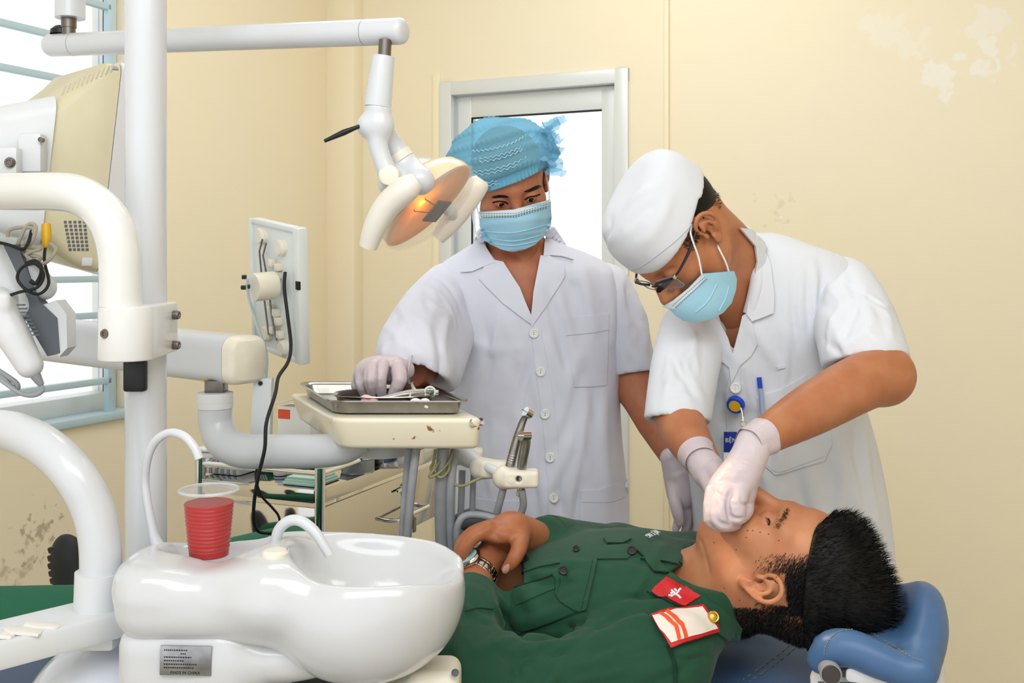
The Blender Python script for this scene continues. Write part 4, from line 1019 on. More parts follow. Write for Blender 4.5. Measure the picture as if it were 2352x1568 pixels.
# front bezel edge runs from (285,140) to (235,640); back of the case is at left
bz_t, bz_b = P(283, 140, 1.72), P(228, 632, 1.72)
upm = (bz_t - bz_b).normalized(); fwd = Vector((0.80, 0.60, 0)); fwd = (fwd - upm * fwd.dot(upm)).normalized(); sdv = fwd.cross(upm)   # fwd = screen direction
Hm = (bz_t - bz_b).length; cmid = (bz_t + bz_b) / 2
if sdv.y < 0: sdv = -sdv                          # away from the camera
fc = cmid + sdv * 0.19
def mring(f, w_, h_, dz=0.0, r=.02): return [fc + fwd * f + sdv * p[0] + upm * (p[1] + dz) for p in rrect(w_, h_, r, 5)]
mk('bezel', gloft([mring(0, .19, Hm / 2), mring(.028, .188, Hm / 2 - .002), mring(.034, .182, Hm / 2 - .008)]), pm('bezel_white', (228, 226, 228), .4), crt)
rc = gloft([mring(-.001, .187, Hm / 2 - .004), mring(-.022, .186, Hm / 2 - .006, 0), mring(-.04, .182, Hm / 2 - .022, -.008), mring(-.085, .168, Hm / 2 - .058, -.018, .03), mring(-.115, .162, Hm / 2 - .068, -.018, .03)])
mk('rear_case', rc, 'beige_plastic', crt)
mk('tube_cover', gloft([mring(-.09, .172, Hm / 2 - .054, -.018, .03), mring(-.15, .155, Hm / 2 - .075, -.02, .03), mring(-.20, .135, Hm / 2 - .095, -.02, .03), mring(-.215, .11, Hm / 2 - .11, -.02, .03)]), 'white_plastic', crt)
bRC = bvh_of(rc)
for k in range(11):
    x = 262 - k * 11; y0 = 150 + k * 5.2
    g = seam(bRC, [(x, y0 - 4), (x - 8, y0 + 16)], .0012, .0004, 0, 5)
    if g[0]: mk('vent_slot', g, 'tan_paper', crt)
for a_ in range(5):
    for b_ in range(8):
        h = ray(bRC, 150 + a_ * 11 + b_ * 1.6 - a_ * .6 * b_ * .3, 510 + b_ * 9)
        if h: mk('vent_hole', gbox((0, 0, 0), (.0022, .0022, .0006), 0, frame(h[0], h[1])), 'dark_grey', crt)
for (x, y, nm, hx, hy, m_) in ((264, 156, 'case_screw', .0045, .0045, 'grey_plastic'), (200, 601, 'price_sticker', .008, .0065, 'paper')):
    h = ray(bRC, x, y)
    if h: mk(nm, gbox((0, 0, 0), (hx, hy, .001), .0005, frame(h[0], h[1], (.8, .6, 0))), m_, crt)
# mounting bracket at the back
mk('mount_plate', gbox(P(75, 352, 1.66), (S(26, 1.66), .012, S(44, 1.66)), .003), 'white_plastic', crt)
mk('mount_arm', gbox(P(10, 372, 1.64), (S(36, 1.64), .012, S(32, 1.64)), .003), 'white_plastic', crt)
for x, y, d, r in ((22, 373, 1.625, 12), (95, 321, 1.645, 5)): mk('mount_bolt', glathe([(.003, .003), (.004, .004), (S(r, d) * .8, .004), (S(r, d), .001), (S(r, d), -.006)], 18, frame(P(x, y, d), (0, -1, 0))), 'dark_steel', crt)
mk('video_plug', join(gtube(Pl([(106, 515, 1.66), (106, 542, 1.655), (105, 560, 1.65), (104, 568, 1.65)]), [S(10, 1.66), S(11, 1.66), S(7, 1.66), S(5, 1.66)], 14, 3)), 'yellow', crt, label='yellow video plug')
for pts, r, m_ in (([(0, 600, 1.62), (30, 582, 1.62), (60, 520, 1.63), (82, 520, 1.63), (70, 560, 1.62), (40, 580, 1.62), (95, 592, 1.61), (60, 610, 1.62)], 4.5, 'cord_beige'), ([(0, 560, 1.62), (40, 568, 1.62), (95, 570, 1.61), (60, 585, 1.61), (100, 605, 1.61), (128, 575, 1.62), (115, 560, 1.63)], 4.5, 'cord_beige'), ([(20, 555, 1.63), (20, 530, 1.63), (50, 522, 1.63), (78, 528, 1.63), (50, 566, 1.62)], 4.5, 'cord_beige'),
                   ([(104, 568, 1.65), (102, 600, 1.63), (112, 650, 1.6), (90, 675, 1.59), (60, 665, 1.58), (40, 640, 1.58), (50, 615, 1.58), (80, 605, 1.58), (100, 630, 1.585), (85, 660, 1.585), (40, 672, 1.58), (-10, 690, 1.57)], 3.6, 'black_rubber'), ([(-10, 555, 1.60), (20, 562, 1.6), (50, 572, 1.6), (64, 560, 1.61), (72, 530, 1.63)], 3.6, 'black_rubber'), ([(60, 606, 1.59), (82, 600, 1.59), (96, 620, 1.59), (84, 650, 1.59), (70, 645, 1.59)], 5.0, 'black_rubber')):
    mk('signal_cable', gtube(Pl(pts), S(r, 1.62), 8, 6), m_, crt)
# ================================================================== camera handpiece holder below the monitor
DH = 1.60
ih = thing('camera_holder', 'grey and white handpiece holder hanging below the monitor at the left edge', 'holder', P(60, 860, DH))
fb = Field(P(-60, 930, DH) - Vector((0, .1, 0)), P(170, 540, DH) + Vector((0, .12, 0)), .0028)
fb.cone(P(-20, 585, DH + .03), P(40, 700, DH + .02), S(60, DH), S(40, DH)); fb.cone(P(10, 560, DH + .04), P(100, 660, DH + .03), S(34, DH), S(30, DH), k=.01)
fb.half(P(0, 640, DH - .005), (0, -1, 0), .004)
mk('swivel_housing', fb.mesh(2), 'white_plastic', ih, 180)
fb = Field(P(-80, 930, DH) - Vector((0, .1, 0)), P(170, 640, DH) + Vector((0, .1, 0)), .0028)
fb.chain([P(-10, 690, DH - .01), P(30, 770, DH - .01), P(68, 838, DH - .01)], [S(34, DH), S(37, DH), S(30, DH)])
fb.box(P(0, 690, DH - .01), (S(36, DH), .022, S(20, DH)), .008, k=.01)
mk('camera_body', fb.mesh(2), pm('body_offwhite', (232, 232, 234), .35), ih, 180)
mk('grey_panel', gprism([(0, 0), (42, 40), (48, 120), (20, 128), (-62, -10), (-90, -130), (-50, -130)], -.012, .012, Matrix(((S(1, DH), 0, 0, P(97, 690, DH + .02).x), (0, 0, 1, DH + .02), (0, -S(1, DH), 0, P(97, 690, DH + .02).z), (0, 0, 0, 1))), .003), 'dark_grey', ih)
mk('white_cheek', gprism([(92, 700), (122, 690), (146, 722), (148, 800), (128, 822), (112, 735)], -.02, .014, Matrix(((S(1, DH), 0, 0, P(0, 0, DH).x), (0, 0, 1, DH + .03), (0, -S(1, DH), 0, P(0, 0, DH).z), (0, 0, 0, 1))), .004), 'white_plastic', ih)
for k in range(9):
    mk('rib', gbox(P(48 + k * 4.6, 700 + k * 8.6, DH - .034), (S(8, DH), .004, S(1.6, DH)), .0006), 'dark_grey', ih)
mk('strain_relief', gtube(Pl([(72, 846, DH - .01), (84, 866, DH - .01), (95, 884, DH - .01)]), [S(14, DH), S(11, DH), S(7, DH)], 14, 3), 'grey_plastic', ih)
mk('camera_cable', gtube(Pl([(95, 884, DH - .01), (97, 898, DH - .01), (76, 908, DH - .01), (46, 903, DH - .01), (15, 882, DH - .005), (-15, 860, DH)]), S(5, DH), 10, 6), 'hose_grey', ih)
mk('cable_clip', gtube(Pl([(-5, 850, DH), (20, 866, DH), (38, 880, DH), (40, 892, DH), (25, 886, DH), (8, 868, DH), (-8, 858, DH)]), S(6, DH), 10, 5), 'grey_plastic', ih)
# ================================================================== stainless trolley
tr = thing('steel_trolley', 'mirror-polished stainless steel trolley with rails and drawer behind the curved arm', 'trolley', P(733, 1400, 2.45))
k0 = P(735, 1100, 2.42); k1 = P(460, 1055, 2.55); k2 = P(1005, 1040, 2.88)
ex1 = Vector((k1.x - k0.x, k1.y - k0.y, 0)); ex2 = Vector((k2.x - k0.x, k2.y - k0.y, 0))
ex1n = ex1.normalized(); ex2n = (ex2 - ex1n * ex2.dot(ex1n)).normalized(); L1, L2 = ex1.length, 0.62
tzz = P(0, 1128, 2.42).z
def tp(a, b, z): return Vector((k0.x, k0.y, 0)) + ex1n * a + ex2n * b + Vector((0, 0, z))
tm = Matrix((ex1n, ex2n, Vector((0, 0, 1)))).transposed().to_4x4(); tm.translation = Vector((k0.x, k0.y, 0))
for (a, b) in ((0, 0), (L1, 0), (0, L2), (L1, L2)):
    mk('post', grod(tp(a, b, .10), tp(a, b, P(0, 1074, 2.42).z), .0125, 20, .002), 'chrome', tr)
    cst = mk('caster', glathe([(0, .012), (.03, .012), (.034, .006), (.034, -.006), (.03, -.012), (0, -.012)], 20, frame(tp(a, b, .034), ex2n)), 'black_rubber', tr)
    mk('caster_fork', gbox(tp(a, b, .085), (.014, .014, .02), .002), 'chrome', cst)
mk('top_shelf', gbox((L1 / 2, L2 / 2, tzz), (L1 / 2 + .006, L2 / 2 + .006, .004), .001, tm), 'mirror_steel', tr)
mk('lower_shelf', gbox((L1 / 2, L2 / 2, .25), (L1 / 2 - .01, L2 / 2 - .01, .004), .001, tm), 'mirror_steel', tr)
mk('shelf_edge', join(gbox((L1 / 2, -.004, tzz - .012), (L1 / 2 - .012, .004, .016), .001, tm), gbox((-.004, L2 / 2, tzz - .012), (.004, L2 / 2 - .012, .016), .001, tm)), 'mirror_steel', tr)
mk('side_panel', gbox((L1 / 2, 0, tzz - .125), (L1 / 2 - .012, .003, .085), .001, tm), 'mirror_steel', tr)
dr_ = mk('drawer', gbox((0.0, L2 / 2, tzz - .115), (.004, L2 / 2 - .014, .075), .001, tm), 'mirror_steel', tr)
mk('drawer_handle', gtube([tm @ Vector(v) for v in ((-.002, .30, tzz - .135), (-.035, .30, tzz - .135), (-.035, .48, tzz - .135), (-.002, .48, tzz - .135))], .006, 12), 'chrome', dr_)
mk('drawer_lock', glathe([(0, .008), (.012, .008), (.014, .004), (.014, 0)], 18, frame(tm @ Vector((-.004, .40, tzz - .07)), -ex1n)), 'chrome', dr_)
mk('drawer_key', gbox((-.012, .40, tzz - .07), (.003, .05, .004), .001, tm), 'chrome', dr_)
mk('hanging_keys', join(gtube([tm @ Vector(v) for v in ((-.012, .40, tzz - .075), (-.014, .42, tzz - .12), (-.012, .44, tzz - .16))], .002, 6, 4), gbox((-.012, .445, tzz - .18), (.002, .008, .02), .001, tm)), 'dark_steel', dr_)
rz = P(0, 1088, 2.42).z
for a0_, b0_, a1_, b1_ in ((0, 0, L1, 0), (0, 0, 0, L2), (L1, 0, L1, L2), (0, L2, L1, L2)):
    mk('rail', grod(tp(a0_, b0_, rz), tp(a1_, b1_, rz), .0065, 12), 'chrome', tr)
def tpos(px, depth_off):    # a point on the shelf top seen under pixel column px
    dr = P(px, 600, 1.0) - EYE; b = depth_off
    for _ in range(1): pass
    # intersect the pixel column with the line b metres behind the near long edge
    o = Vector((k0.x, k0.y, 0)) + ex2n * b; den = ex1n.x * dr.y - ex1n.y * dr.x
    a = -(o.x * dr.y - o.y * dr.x) / den
    return o + ex1n * a + Vector((0, 0, tzz + .0045))
# things on the trolley
b_ = tpos(538, .12); wb = thing('plastic_box', 'white ribbed plastic box with lid at the left end of the steel trolley', 'box', b_)
bm2 = tm.copy(); bm2.translation = b_
mk('box_body', gprism(rrect(.066, .07, .010), 0, .05, bm2, .004), 'white_plastic', wb)
mk('box_lid', gprism(rrect(.068, .072, .012), .051, .062, bm2, .006), pm('lid_white', (236, 238, 236), .3), wb)
for k in range(7): mk('box_rib', gbox((-.054 + k * .018, -.07, .008), (.004, .0022, .007), .0005, bm2), 'grey_plastic', wb)
mk('red_tab', gbox((-.005, -.0705, .026), (.0012, .001, .012), 0, bm2), 'orange_red', wb)
for i, (px, of, hx, hy, hh_, lb) in enumerate(((614, .15, .016, .025, .06, 'narrow green carton just left of the white bottle on the trolley'), (690, .20, .035, .03, .065, 'wide green carton right of the white bottle on the trolley'))):
    q = tpos(px, of); gb = thing('green_carton', lb, 'carton', q, 'green cartons on the trolley'); m2 = tm.copy(); m2.translation = q
    mk('carton_body', gbox((0, 0, hh_ / 2), (hx, hy, hh_ / 2), .001, m2), 'green_box', gb)
    mk('carton_print', join(*[gbox((-hx * .5 + k * hx * .5, -hy - .0004, hh_ * (.3 + .12 * j)), (hx * .16, .0004, .002), 0, m2) for k in range(3) for j in range(5)]), 'paper', gb)
q = tpos(644, .10); bt = thing('pill_bottle', 'small white bottle with a blue label band standing on the trolley', 'bottle', q)
mk('bottle_body', glathe([(0, .0), (.016, .001), (.0175, .004), (.0175, .044), (.015, .05), (.010, .053), (.010, .058), (0, .058)], 28, Matrix.Translation(q)), 'paper', bt)
mk('bottle_label', glathe([(.0178, .012), (.0178, .042)], 28, Matrix.Translation(q)), pm('label_white', (222, 232, 246), .5), bt)
mk('label_band', glathe([(.0180, .013), (.0180, .021)], 28, Matrix.Translation(q)), 'blue', bt)
mk('bottle_cap', glathe([(.0115, .057), (.0115, .070), (.0105, .071), (0, .071)], 24, Matrix.Translation(q)), 'paper', bt)
q = tpos(665, .09); gv_ = thing('gauze_pack', 'pale green folded gauze pack lying on the trolley beside the corner post', 'gauze', tpos(715, .05)); m2 = tm.copy(); m2.translation = tpos(715, .06)
for k in range(3): mk('gauze_layer', gbox((0, 0, .004 + .006 * k), (.048 - .004 * k, .05 - .003 * k, .003), .001, m2), pm('gauze_%d' % k, (196, 226, 214), .9), gv_)
q = Vector((P(822, 0, 2.62).x, 2.62, tzz + .0045)); ja = thing('glass_jar', 'small round glass jar with steel lid on the trolley top', 'jar', q)
mk('jar_body', glathe([(0, 0), (.04, 0), (.042, .004), (.042, .034), (.038, .036), (.038, .004), (0, .003)], 32, Matrix.Translation(q)), pm('jar_glass', (224, 232, 232), .08, trans=.6), ja)
mk('jar_lid', glathe([(.043, .036), (.043, .042), (.03, .046), (.01, .05), (.008, .058), (.01, .064), (0, .066)], 32, Matrix.Translation(q)), 'chrome', ja)
q = Vector((P(905, 0, 2.78).x, 2.74, tzz + .0045)); dm = thing('steel_drum', 'round polished steel instrument drum with lid at the back of the trolley', 'drum', q)
mk('drum_body', glathe([(0, 0), (.082, 0), (.085, .005), (.085, .035), (.09, .038), (.09, .042), (0, .042)], 40, Matrix.Translation(q)), 'chrome', dm)
mk('drum_lid', glathe([(.088, .043), (.088, .05), (.07, .058), (.03, .064), (.012, .066), (.01, .075), (.014, .082), (0, .084)], 40, Matrix.Translation(q)), 'chrome', dm)
q = Vector((P(820, 0, 2.80).x, 2.80, tzz + .0045)); bl = thing('blue_bottle', 'blue plastic bottle partly hidden behind the curved arm on the trolley', 'bottle', q)
mk('bottle_body', glathe([(0, 0), (.028, 0), (.03, .004), (.03, .07), (.014, .09), (.014, .1), (0, .1)], 24, Matrix.Translation(q)), 'royal', bl)
q = Vector((P(690, 0, 2.74).x, 2.74, tzz + .0045)); ob = thing('paper_carton', 'open cream paper carton with orange print behind the curved arm', 'carton', q); m2 = tm.copy(); m2.translation = q
mk('carton_body', gbox((0, 0, .075), (.05, .03, .075), .001, m2), 'tissue', ob)
mk('carton_flap', gbox((-.03, -.01, .165), (.035, .03, .0012), .0004, m2 @ Matrix.Rotation(.25, 4, 'Y')), 'tissue', ob)
mk('orange_band', gbox((.03, -.0305, .13), (.018, .0006, .012), 0, m2), 'orange_red', ob)
# ================================================================== people: shared builders
def basis(f, u=None, x=None):
    f = Vector(f).normalized()
    if x is not None: x = Vector(x); x = (x - f * x.dot(f)).normalized(); u = x.cross(f)
    else: u = Vector(u); u = (u - f * u.dot(f)).normalized(); x = f.cross(u)
    return np.array([[x[i], f[i], u[i]] for i in range(3)])           # columns: person's right, forward, up
class Head:
    def __init__(s, c, R, sc=1.0): s.c = np.array(c, float); s.R = R; s.s = sc
    def w(s, x, y, z): return s.c + s.R @ (np.array([x, y, z]) * s.s)
    def loc(s, V): return (np.asarray(V) - s.c) @ s.R / s.s
    def e(s, F, c, r, k=0.0, cut=False, tilt=None):
        R = s.R if tilt is None else s.R @ tilt
        F.ell(s.w(*c), [q * s.s for q in r], R, k, cut)
    def c_(s, F, a, b, ra, rb=None, k=0.0, cut=False): F.cone(s.w(*a), s.w(*b), ra * s.s, (rb if rb is not None else ra) * s.s, k, cut)
def rotx(a): c, s_ = math.cos(a), math.sin(a); return np.array([[1, 0, 0], [0, c, -s_], [0, s_, c]])
def rotz(a): c, s_ = math.cos(a), math.sin(a); return np.array([[c, -s_, 0], [s_, c, 0], [0, 0, 1]])
def add_head(F, H, ears=(-1, 1), lips=True, eyes_open=0.0, chin=(.074, -.100), nose=0.0):
    e = lambda *a, **k: H.e(F, *a, **k)
    e((0, -.014, .042), (.076, .096, .083)); e((0, .030, .045), (.063, .056, .056), k=.03)
    e((0, .030, -.028), (.059, .062, .076), k=.03)
    for s in (-1, 1):
        H.c_(F, (s * .050, .000, -.052), (s * .020, chin[0] - .008, chin[1] + .003), .021, .019, k=.025)
        e((s * .044, .056, -.016), (.024, .026, .022), k=.022)
        H.c_(F, (s * .010, .088, .027), (s * .046, .070, .028), .009, .008, k=.016)
    e((0, chin[0], chin[1]), (.026, .020, .019), k=.022)
    for s in (-1, 1): e((s * .032, .101, .006), (.017, .013, .011), k=.014, cut=True)
    H.c_(F, (0, .088, .018), (0, .110 + nose, -.026), .0085, .0125, k=.013)
    e((0, .111 + nose, -.029), (.0125, .0115, .0105), k=.006)
    for s in (-1, 1):
        e((s * .0145, .098, -.032), (.0085, .011, .0085), k=.007)
        e((s * .0075, .106, -.0415), (.0042, .0052, .004), k=.003, cut=True)
        e((s * .032, .0775, .004), (.0160, .0145, .0135), k=.0035)
        if eyes_open: e((s * .032, .094, .0045 - .002), (.0125, .007, eyes_open), k=.002, cut=True)
    if lips:
        e((0, .094, -.057), (.024, .010, .0075), k=.008); e((0, .092, -.0695), (.021, .010, .008), k=.008)
        H.c_(F, (-.022, .096, -.0635), (.022, .096, -.0635), .0028, k=.004, cut=True)
    for s in ears: add_ear(F, H, s)
def add_ear(F, H, s):
    def q(dy, dz, dx): return H.w(s * (.0735 + dx), -.006 + dy, .002 + dz)
    sc = H.s
    R = H.R @ rotz(-s * .42)
    F.ell(q(-.004, .002, .005), (.005 * sc, .017 * sc, .027 * sc), R, .004)
    hl = [(.010, .000, .003), (.015, .010, .005), (.014, .022, .008), (.005, .030, .012), (-.008, .030, .016), (-.018, .020, .019), (-.020, .006, .019), (-.016, -.008, .016), (-.009, -.019, .011), (-.002, -.026, .007)]
    F.chain([q(*p) for p in hl], [v * sc for v in (.003, .0036, .004, .0042, .0042, .0042, .004, .0038, .0038, .0045)], k=.002, smooth=3)
    F.ell(q(.003, -.026, .005), (.0045 * sc, .0085 * sc, .0095 * sc), R, .006)
    F.ell(q(.003, -.004, .014), (.009 * sc, .0085 * sc, .0115 * sc), H.R, .003, True)
    F.ell(q(-.003, .020, .0155), (.006 * sc, .008 * sc, .0055 * sc), H.R, .003, True)
    F.chain([q(.004, .016, .0075), q(-.007, .012, .0125), q(-.0105, .000, .0145), q(-.007, -.011, .011)], [.0034 * sc] * 4, k=.004, smooth=3)
    F.ell(q(.013, -.005, .005), (.004 * sc, .004 * sc, .0065 * sc), H.R, .004)
def button(b, x, y, r, mat, parent, off=.0005, holes=2, hm='stitch_white', name='button'):
    p, n = at_surface(b, x, y, off)
    n = (n + (EYE - p).normalized() * 1.2).normalized()
    m = frame(p, n)
    o = mk(name, glathe([(0, .0012), (r * .6, .0012), (r * .72, .0022), (r * .95, .002), (r, .001), (r, -.0015)], 22, m), mat, parent)
    mk('button_holes', join(*[glathe([(0, .0016), (r * .11, .0016), (r * .11, .001)], 8, m @ Matrix.Translation((0, (k - (holes - 1) / 2) * r * .42, 0))) for k in range(holes)]), hm, o)
    return o
def rows_px(rows):
    """rows of (y, xl, xr, depth, half thickness) -> vertical loft rows"""
    o = []
    for y, xl, xr, d, th in rows:
        a, b = P(xl, y, d), P(xr, y, d); o.append((a.z, (a.x + b.x) / 2, d, (b.x - a.x) / 2, th))
    return sorted(o)
def vloft(F, rows, k=0.0, p=2.3, cut=False): F.loft((0, 0, 0), (0, 0, 1), (1, 0, 0), rows_px(rows), k, cut, p, .02)
def strands(pts, dirs, L, w, bend=None, seed=1):
    """thin tapered hairs"""
    V = []; Fc = []; rr = np.random.default_rng(seed)
    for p, d in zip(pts, dirs):
        p = np.asarray(p); d = np.asarray(d) / (np.linalg.norm(d) + 1e-9); s = np.cross(d, rr.normal(size=3)); s /= np.linalg.norm(s) + 1e-9
        l = L * rr.uniform(.6, 1.25); m = p + d * l * .55 + (bend * l * .1 if bend is not None else 0); t = p + d * l + (bend * l * .35 if bend is not None else 0)
        i = len(V); V += [p - s * w, p + s * w, m + s * w * .8, m - s * w * .8, t]
        Fc += [(i, i + 1, i + 2, i + 3), (i + 3, i + 2, i + 4)]
    return V, Fc
def legs(person, x0, x1, d, ztop, mat, shoe):
    for x in (x0, x1):
        mk('trouser_leg', gtube([(x, d, ztop), (x, d, .5), (x, d - .01, .09)], [.085, .07, .06], 20, 4), mat, person)
        f = Field((x - .08, d - .24, -.01), (x + .08, d + .12, .15), .005)
        f.ell((x, d - .08, .045), (.047, .14, .045)); f.cone((x, d, .05), (x, d, .1), .045, k=.03); f.half((x, d, .002), (0, 0, -1), .006)
        mk('shoe', f.mesh(1), shoe, person, 180)

# ================================================================== ASSISTANT standing behind the table
DS = 2.28
pa = thing('person', 'person in a white coat, blue bouffant cap and mask standing behind the instrument table', 'person', (P(1240, 0, DS).x, DS, 0))
Ra = basis((.15, -.86, -.46), x=(-.965, -.12, -.20))
eyes = np.array(P(1184, 460, 2.12)); Ha = Head(eyes - Ra @ np.array([0, .082, .004]), Ra, .96)
F = Field(np.array(P(1020, 640, 2.30)) - (0, .28, .02), np.array(P(1330, 250, 2.30)) + (0, .14, 0), .0026)
add_head(F, Ha, ears=(-1, 1), eyes_open=.0015)
F.cone(Ha.w(0, -.035, -.05), P(1190, 640, 2.27), .056, .066, k=.03)
F.chain([Ha.w(-.035, -.02, -.07), P(1205, 660, 2.19)], [.02, .012], k=.03)
headA = F.mesh(2)
F = Field(np.array(P(960, 1100, 2.3)) - (.08, .35, 0), np.array(P(1600, 560, 2.3)) + (0, .2, .04), .006)
vloft(F, [(575, 1120, 1265, 2.27, .05), (605, 1060, 1340, 2.27, .075), (640, 1020, 1400, DS, .092), (720, 1015, 1420, DS, .105), (900, 1045, 1412, DS, .107), (1090, 1060, 1420, DS, .11)])
F.cone(P(1190, 560, 2.26), P(1190, 660, 2.25), .058, .075, k=.03)
F.chain([P(1040, 690, 2.26), P(985, 820, 2.09), P(955, 848, 2.00), P(905, 850, 1.90)], [.035, .040, .041, .030], k=.02)
F.chain([P(1380, 690, 2.29), P(1452, 840, 2.26), P(1468, 905, 2.24), P(1500, 970, 2.20), P(1552, 1060, 2.14)], [.03, .034, .042, .036, .026], k=.02)
bodyA = F.mesh(2)
body = mk('body', njoin(headA, bodyA), 'skin_a', pa, 180)
hA = bvh_of(headA)
# eyes, brows
for s in (-1, 1):
    ec = Ha.w(s * .032, .0775, .003)
    m = frame(ec, Ra @ np.array([-.12, .97, -.20]))
    ey = mk('eye', glathe([(.0127 * math.sin(a), .0127 * math.cos(a)) for a in np.linspace(0.0, 1.9, 12)], 20, m), 'eye_white', body)
    mk('iris', glathe([(0, .0131), (.0045, .0123), (.006, .0114)], 18, m), 'iris', ey)
mk('eyebrow', patch(hA, [(1130, 452), (1145, 448), (1160, 449), (1168, 453), (1150, 453), (1138, 455)], .001, .002, 6, True), 'hair', body)
mk('eyebrow', patch(hA, [(1204, 440), (1216, 434), (1236, 425), (1244, 428), (1236, 433), (1216, 440)], .001, .002, 6, True), 'hair', body)
for pts in ([(1132, 465), (1146, 462), (1160, 464), (1168, 468)], [(1205, 458), (1216, 452), (1230, 450), (1240, 446)]):
    mk('eyelashes', seam(hA, pts, .0016, .0006, 4), 'hair', body)
# hair under the cap
F = Field(Ha.c - .16, Ha.c + .17, .004)
Ha.e(F, (0, -.014, .042), (.0785, .0985, .0855)); F.half(Ha.w(0, .0, .042), Ra @ np.array([0, .62, -.78]), .006)
mk('hair', F.mesh(1), 'hair', pa, 180)
# bouffant cap
M['bouffant'] = clear_mat('bouffant', (140, 204, 230), 0.5, 0.85, (170, 215, 235))
F = Field(np.array(P(985, 480, 2.2)) - (0, .18, .03), np.array(P(1310, 230, 2.2)) + (0, .22, .02), .0026)
cc = np.array(P(1146, 372, 2.17))
Ha.e(F, (0.016, -.026, .050), (.106, .122, .092)); Ha.e(F, (-.045, -.01, .056), (.070, .09, .064), k=.04); Ha.e(F, (.055, -.03, .038), (.072, .09, .060), k=.03)
def pleat(X, Y, Z):
    lx = (X - Ha.c[0]) * Ra[0, 0] + (Y - Ha.c[1]) * Ra[1, 0] + (Z - Ha.c[2]) * Ra[2, 0]; ly = (X - Ha.c[0]) * Ra[0, 1] + (Y - Ha.c[1]) * Ra[1, 1] + (Z - Ha.c[2]) * Ra[2, 1]
    lz = (X - Ha.c[0]) * Ra[0, 2] + (Y - Ha.c[1]) * Ra[1, 2] + (Z - Ha.c[2]) * Ra[2, 2]
    band = np.sin((lz * .8 - ly * .6) * 170 + 1.2 * np.sin(lx * 30)); return .5 * np.sin(lx * 620 + 2.0 * np.sin(lz * 90)) * np.clip(band, 0, 1) + 1.1 * np.clip(band, -.2, 1)
F.ripple(pleat, .0026)
F.half(Ha.w(0, .06, .040), Ra @ np.array([-.22, .30, -.95]), .004)
capm = F.mesh(0); cap = mk('bouffant_cap', capm, 'bouffant', pa, 180, label='pleated light blue see-through bouffant cap')
bc_ = bvh_of(capm)
# elastic frill round the edge, folded pleat ridges, crumpled tuft
rim = []
for k in range(121):
    a = 2 * math.pi * k / 120; x, y = .082 * math.cos(a), .000 + .098 * math.sin(a)
    y += .004; z = .040 + (.30 * (y - .06) - .22 * x) / .95; wv = .0016 * (k % 2)
    rim.append((x, y, z, wv))
M['cap_edge'] = clear_mat('cap_edge', (126, 196, 228), .85, .85, (150, 205, 230))
ringsA = [[Vector(Ha.w(x * (1.0 + q) + math.copysign(wv, x), y * (1.0 + q) + wv, z + h_)) for x, y, z, wv in rim[:-1]] for q, h_ in ((.0, -.002), (.03, .001), (.03, .009), (.02, .016), (.05, .022))]
mk('elastic_frill', gloft(ringsA, False), 'cap_edge', cap)
rdg = []
for zc in (.052, .058, .076, .082, .098, .103, .115):
    pts = []
    for k in range(44):
        a = math.radians(12 + 160 * k / 43); w_ = .0024 * (1 if k % 2 else -1)
        rr = math.sqrt(max(.02, 1 - ((zc - .050) / .094) ** 2))
        xx = .016 + .107 * rr * math.cos(a); pts.append(Ha.w(xx, -.026 + .125 * rr * math.sin(a), zc + w_ + .010 * math.sin(a * 1.3) - .18 * xx))
    rdg.append(gtube(pts, .0010, 6))
mk('pleat_seams', join(*rdg), pm('seam_blue', (176, 222, 240), .8), cap)
rr = np.random.default_rng(3); tv = []; tf_ = []
for s_ in range(26):
    base = np.array(P(1246 + rr.uniform(-18, 14), 350 + rr.uniform(-60, 40), 2.13 + rr.uniform(-.04, .04))); L = rr.uniform(.025, .05); n = 8; d = np.array([rr.uniform(.4, 1), rr.uniform(-.3, .3), rr.uniform(-.3, .9)]); d /= np.linalg.norm(d); sd = np.cross(d, rr.normal(size=3)); sd /= np.linalg.norm(sd)
    i0 = len(tv)
    for k in range(n):
        w_ = .010 * (1 - .3 * k / n); o = rr.normal(size=3) * .0022; c_ = base + d * L * k / n + o; tv += [c_ - sd * w_, c_ + sd * w_ + rr.normal(size=3) * .002]
    for k in range(n - 1): tf_.append((i0 + 2 * k, i0 + 2 * k + 1, i0 + 2 * k + 3, i0 + 2 * k + 2))
M['tuft'] = clear_mat('tuft', (150, 206, 230), .42, .9, (205, 232, 245))
mk('crumpled_tuft', (tv, tf_), 'tuft', cap)
# mask
F = Field(Ha.c - .16, Ha.c + .16, .0028)
Ha.e(F, (0, .026, -.035), (.082, .078, .092)); Ha.e(F, (0, .080, -.040), (.038, .040, .050), k=.04); Ha.e(F, (0, .06, -.10), (.05, .045, .036), k=.03)
mT = F.mesh(3); bm_a = bvh_of(mT)
pleats = [[(1106, 528), (1180, 533), (1262, 512)], [(1112, 542), (1180, 552), (1254, 535)], [(1130, 556), (1180, 562), (1232, 552)]]
def lift_a(x, y): return .0016 * max(0, math.sin((y + (x - 1180) * .12 - 500) * .20))
mo = [(1100, 486), (1140, 484), (1180, 481), (1222, 470), (1262, 458), (1264, 485), (1264, 515), (1250, 540), (1228, 560), (1200, 573), (1178, 577), (1150, 570), (1125, 558), (1108, 545), (1104, 515)]
mask = mk('face_mask', patch(bm_a, mo, .003, .004, 7, lift=lift_a), 'mask_blue', pa, 60, label='light blue pleated surgical mask')
mk('mask_top_band', patch(bm_a, [(1101, 486), (1180, 481), (1262, 458), (1262, 470), (1180, 494), (1102, 499)], .0042, .002, 7), 'mask_white', mask)
